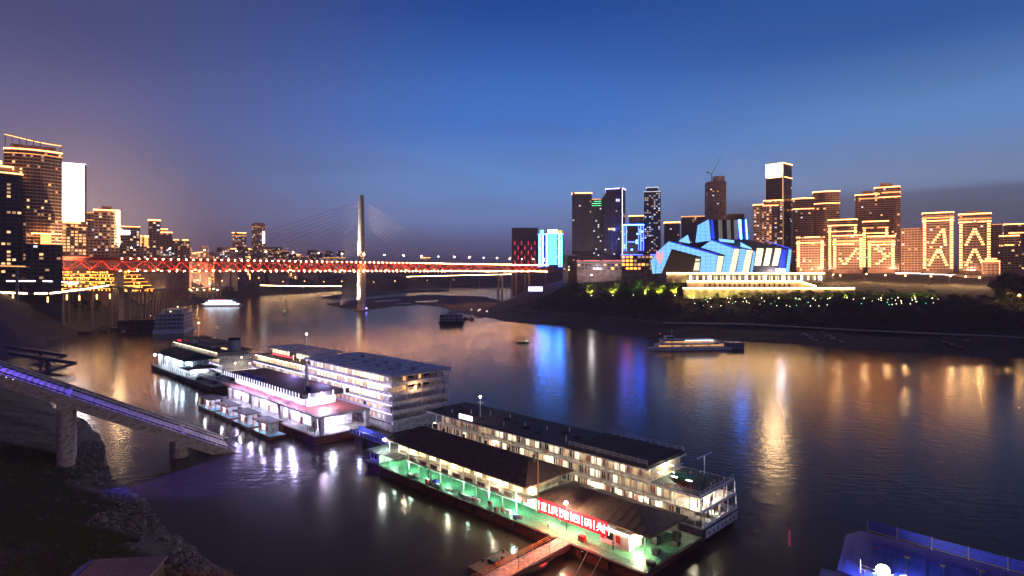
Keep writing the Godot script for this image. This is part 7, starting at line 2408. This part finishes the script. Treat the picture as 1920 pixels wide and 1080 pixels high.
# ---------- people ----------
func person_mesh(arms: int, lean: float, shirt: Color, pants: Color) -> ArrayMesh:
	var bones := [[Vector3(0.09, 0.06, 0.06), Vector3(0.09, 0.06, -0.06), 0.05, 0.04], [Vector3(-0.09, 0.06, 0.06), Vector3(-0.09, 0.06, -0.06), 0.05, 0.04]]
	for s in [-1.0, 1.0]:
		bones.append([Vector3(0.09 * s, 0.07, -0.03), Vector3(0.095 * s, 0.48, 0.0), 0.05, 0.065])
		bones.append([Vector3(0.095 * s, 0.48, 0.0), Vector3(0.09 * s, 0.9, 0.0), 0.065, 0.09])
		var sh := Vector3(0.2 * s, 1.4, lean * 0.5)
		var el := Vector3(0.25 * s, 1.13, 0.02 + lean * 0.5) if arms == 0 else Vector3(0.25 * s, 1.15, 0.14 + lean)
		var ha := Vector3(0.24 * s, 0.86, 0.08 + lean * 0.4) if arms == 0 else Vector3(0.18 * s, 1.08, 0.4 + lean)
		bones.append([sh, el, 0.06, 0.048])
		bones.append([el, ha, 0.045, 0.036])
		bones.append([ha, ha + (ha - el).normalized() * 0.12, 0.036, 0.024])
	bones.append([Vector3(0, 0.95, 0), Vector3(0, 1.3, lean * 0.4), 0.14, 0.16])
	bones.append([Vector3(-0.12, 1.38, lean * 0.5), Vector3(0.12, 1.38, lean * 0.5), 0.09, 0.09])
	bones.append([Vector3(0, 1.42, lean * 0.55), Vector3(0, 1.52, lean * 0.6), 0.055, 0.055])
	bones.append([Vector3(0, 1.58, lean * 0.65 + 0.01), Vector3(0, 1.68, lean * 0.65), 0.08, 0.095])
	bones.append([Vector3(0, 1.6, lean * 0.65 + 0.09), Vector3(0, 1.57, lean * 0.65 + 0.1), 0.02, 0.022])
	var cell := 0.055
	var org := Vector3(-0.42, -0.06, -0.3)
	var nx := 16
	var ny := 34
	var nz := 18
	var val := PackedFloat32Array()
	val.resize(nx * ny * nz)
	for y in ny:
		for z in nz:
			for x in nx:
				var p := org + Vector3(x, y, z) * cell
				var d := 9.0
				for bo in bones:
					var ab: Vector3 = bo[1] - bo[0]
					var h := clampf((p - bo[0]).dot(ab) / ab.length_squared(), 0, 1)
					var e: float = (p - bo[0] - ab * h).length() - lerpf(bo[2], bo[3], h)
					var k := 0.04
					var m := clampf(0.5 + 0.5 * (d - e) / k, 0, 1)
					d = lerpf(d, e, m) - k * m * (1 - m)
				val[(y * nz + z) * nx + x] = d
	var b := MB.new()
	b.colored = true
	var at := {}
	var skin := Color(0.45, 0.28, 0.2)
	for y in ny - 1:
		for z in nz - 1:
			for x in nx - 1:
				var sum := Vector3.ZERO
				var c := 0
				var corners := []
				for k in 8: corners.append(val[((y + (k >> 2)) * nz + z + ((k >> 1) & 1)) * nx + x + (k & 1)])
				for ed in [[0, 1], [2, 3], [4, 5], [6, 7], [0, 2], [1, 3], [4, 6], [5, 7], [0, 4], [1, 5], [2, 6], [3, 7]]:
					var v0: float = corners[ed[0]]
					var v1: float = corners[ed[1]]
					if (v0 < 0) != (v1 < 0):
						var f := v0 / (v0 - v1)
						var p0 := Vector3(ed[0] & 1, ed[0] >> 2, (ed[0] >> 1) & 1)
						var p1 := Vector3(ed[1] & 1, ed[1] >> 2, (ed[1] >> 1) & 1)
						sum += p0.lerp(p1, f)
						c += 1
				if c == 0: continue
				var p := org + (Vector3(x, y, z) + sum / c) * cell
				at[(y * nz + z) * nx + x] = b.v.size()
				b.v.append(p)
				b.n.append(Vector3(corners[1] - corners[0] + corners[7] - corners[6], corners[4] - corners[0] + corners[7] - corners[3], corners[2] - corners[0] + corners[7] - corners[5]).normalized())
				var col := shirt
				if p.y < 0.1: col = Color(0.02, 0.02, 0.02)
				elif p.y < 0.93 and absf(p.x) < 0.2: col = pants
				elif p.y > 1.64 or (p.y > 1.5 and p.z < lean * 0.65 - 0.02): col = Color(0.015, 0.012, 0.01)
				elif p.y > 1.46: col = skin
				elif absf(p.x) > 0.16 and (p.y < 1.12 or p.z > 0.2): col = skin
				b.c.append(col)
	for y in range(1, ny - 1):
		for z in range(1, nz - 1):
			for x in range(1, nx - 1):
				var i0 := (y * nz + z) * nx + x
				for ax in 3:
					var dd: int = [1, nz * nx, nx][ax]
					if (val[i0] < 0) == (val[i0 + dd] < 0): continue
					var u: int = [nx, 1, 1][ax]
					var w: int = [nz * nx, nx, nz * nx][ax]
					var qd := [i0, i0 - u, i0 - u - w, i0 - w]
					if not (at.has(qd[0]) and at.has(qd[1]) and at.has(qd[2]) and at.has(qd[3])): continue
					var ids := [at[qd[0]], at[qd[1]], at[qd[2]], at[qd[3]]]
					var fn := (b.v[ids[1]] - b.v[ids[0]]).cross(b.v[ids[2]] - b.v[ids[0]])
					if fn.dot(b.n[ids[0]] + b.n[ids[2]]) > 0: ids.reverse()
					b.ix.append_array([ids[0], ids[1], ids[2], ids[0], ids[2], ids[3]])
	return b.mesh()

func build_people():
	var looks := []
	var shirts := [Color(0.5, 0.05, 0.04), Color(0.6, 0.58, 0.55), Color(0.05, 0.08, 0.3), Color(0.03, 0.03, 0.035), Color(0.5, 0.25, 0.08), Color(0.3, 0.32, 0.4)]
	for i in 6: looks.append(person_mesh(i % 2, 0.05 if i % 2 else 0.0, shirts[i], [Color(0.03, 0.035, 0.06), Color(0.08, 0.07, 0.06)][i % 2]))
	var words := ["red", "white", "dark blue", "black", "ochre", "grey"]
	var ship := Transform3D(Basis(Vector3.UP, QUAY), Vector3(37.0, 0, -119.4))
	var stage := Transform3D(Basis(Vector3.UP, QUAY), Vector3(22.3, 0, -102.5))
	var k := 0
	for y in [3.0, 5.9, 8.86]:
		for i in 7:
			var p := ship * Vector3(-0.55 - rng.randf() * 1.2, y, -1.2 - i * 1.9 - rng.randf() * 0.6)
			put_person(looks[k % 6], p, QUAY + PI / 2 + rng.randf_range(-0.5, 0.5), "person in a %s top at the stern rail of the nearest ship's %s deck" % [words[k % 6], ["lowest", "middle", "top"][[3.0, 5.9, 8.86].find(y)]], "passengers at the stern rails")
			k += 1
	for i in 6:
		var p := ship * Vector3(-2.5 - rng.randf() * 7.0, 8.87, -1.5 - rng.randf() * 11.0)
		put_person(looks[(i * 5 + 1) % 6], p, rng.randf() * TAU, "person in a %s top among the stools on the open sun deck" % words[(i * 5 + 1) % 6], "passengers on the sun deck")
	for q in [[-62.0, -2.6, 3, "person in black walking along the green deck under the brown roof"], [-23.5, -2.0, 1, "person in white at the head of the pink gangway"], [-9.0, -3.6, 2, "person in dark blue before the ticket office"]]:
		put_person(looks[q[2]], stage * Vector3(q[0], 2.27, q[1]), QUAY + 1.2, q[3], "")
	var sb := Transform3D(Basis(Vector3.UP, QUAY), Vector3(-59.5, 0, -185.0))
	for i in 5:
		put_person(looks[(i + 3) % 6], sb * Vector3(-3.0 - i * 1.6, 2.9, -1.2 - (i % 3) * 0.8), QUAY + rng.randf() * 3.0, "person in a %s top waiting at the violet stage's near corner" % words[(i + 3) % 6], "people on the violet stage")
	var sa := Transform3D(Basis(Vector3.UP, QUAY), Vector3(-132.0, 0, -268.0))
	for i in 6:
		put_person(looks[i % 6], sa * Vector3(-40.0 - rng.randf() * 2.0, 2.29, -2.0 - i * 1.5), QUAY + rng.randf() * 3.0, "person in a %s top standing before the blue white lit hall" % words[i % 6], "people at the farthest stage")

func put_person(m: ArrayMesh, at: Vector3, turn: float, label: String, group: String) -> void:
	var o := obj("person", m, "person")
	o.position = at
	o.rotation.y = turn
	tag(o, label, "person", group)
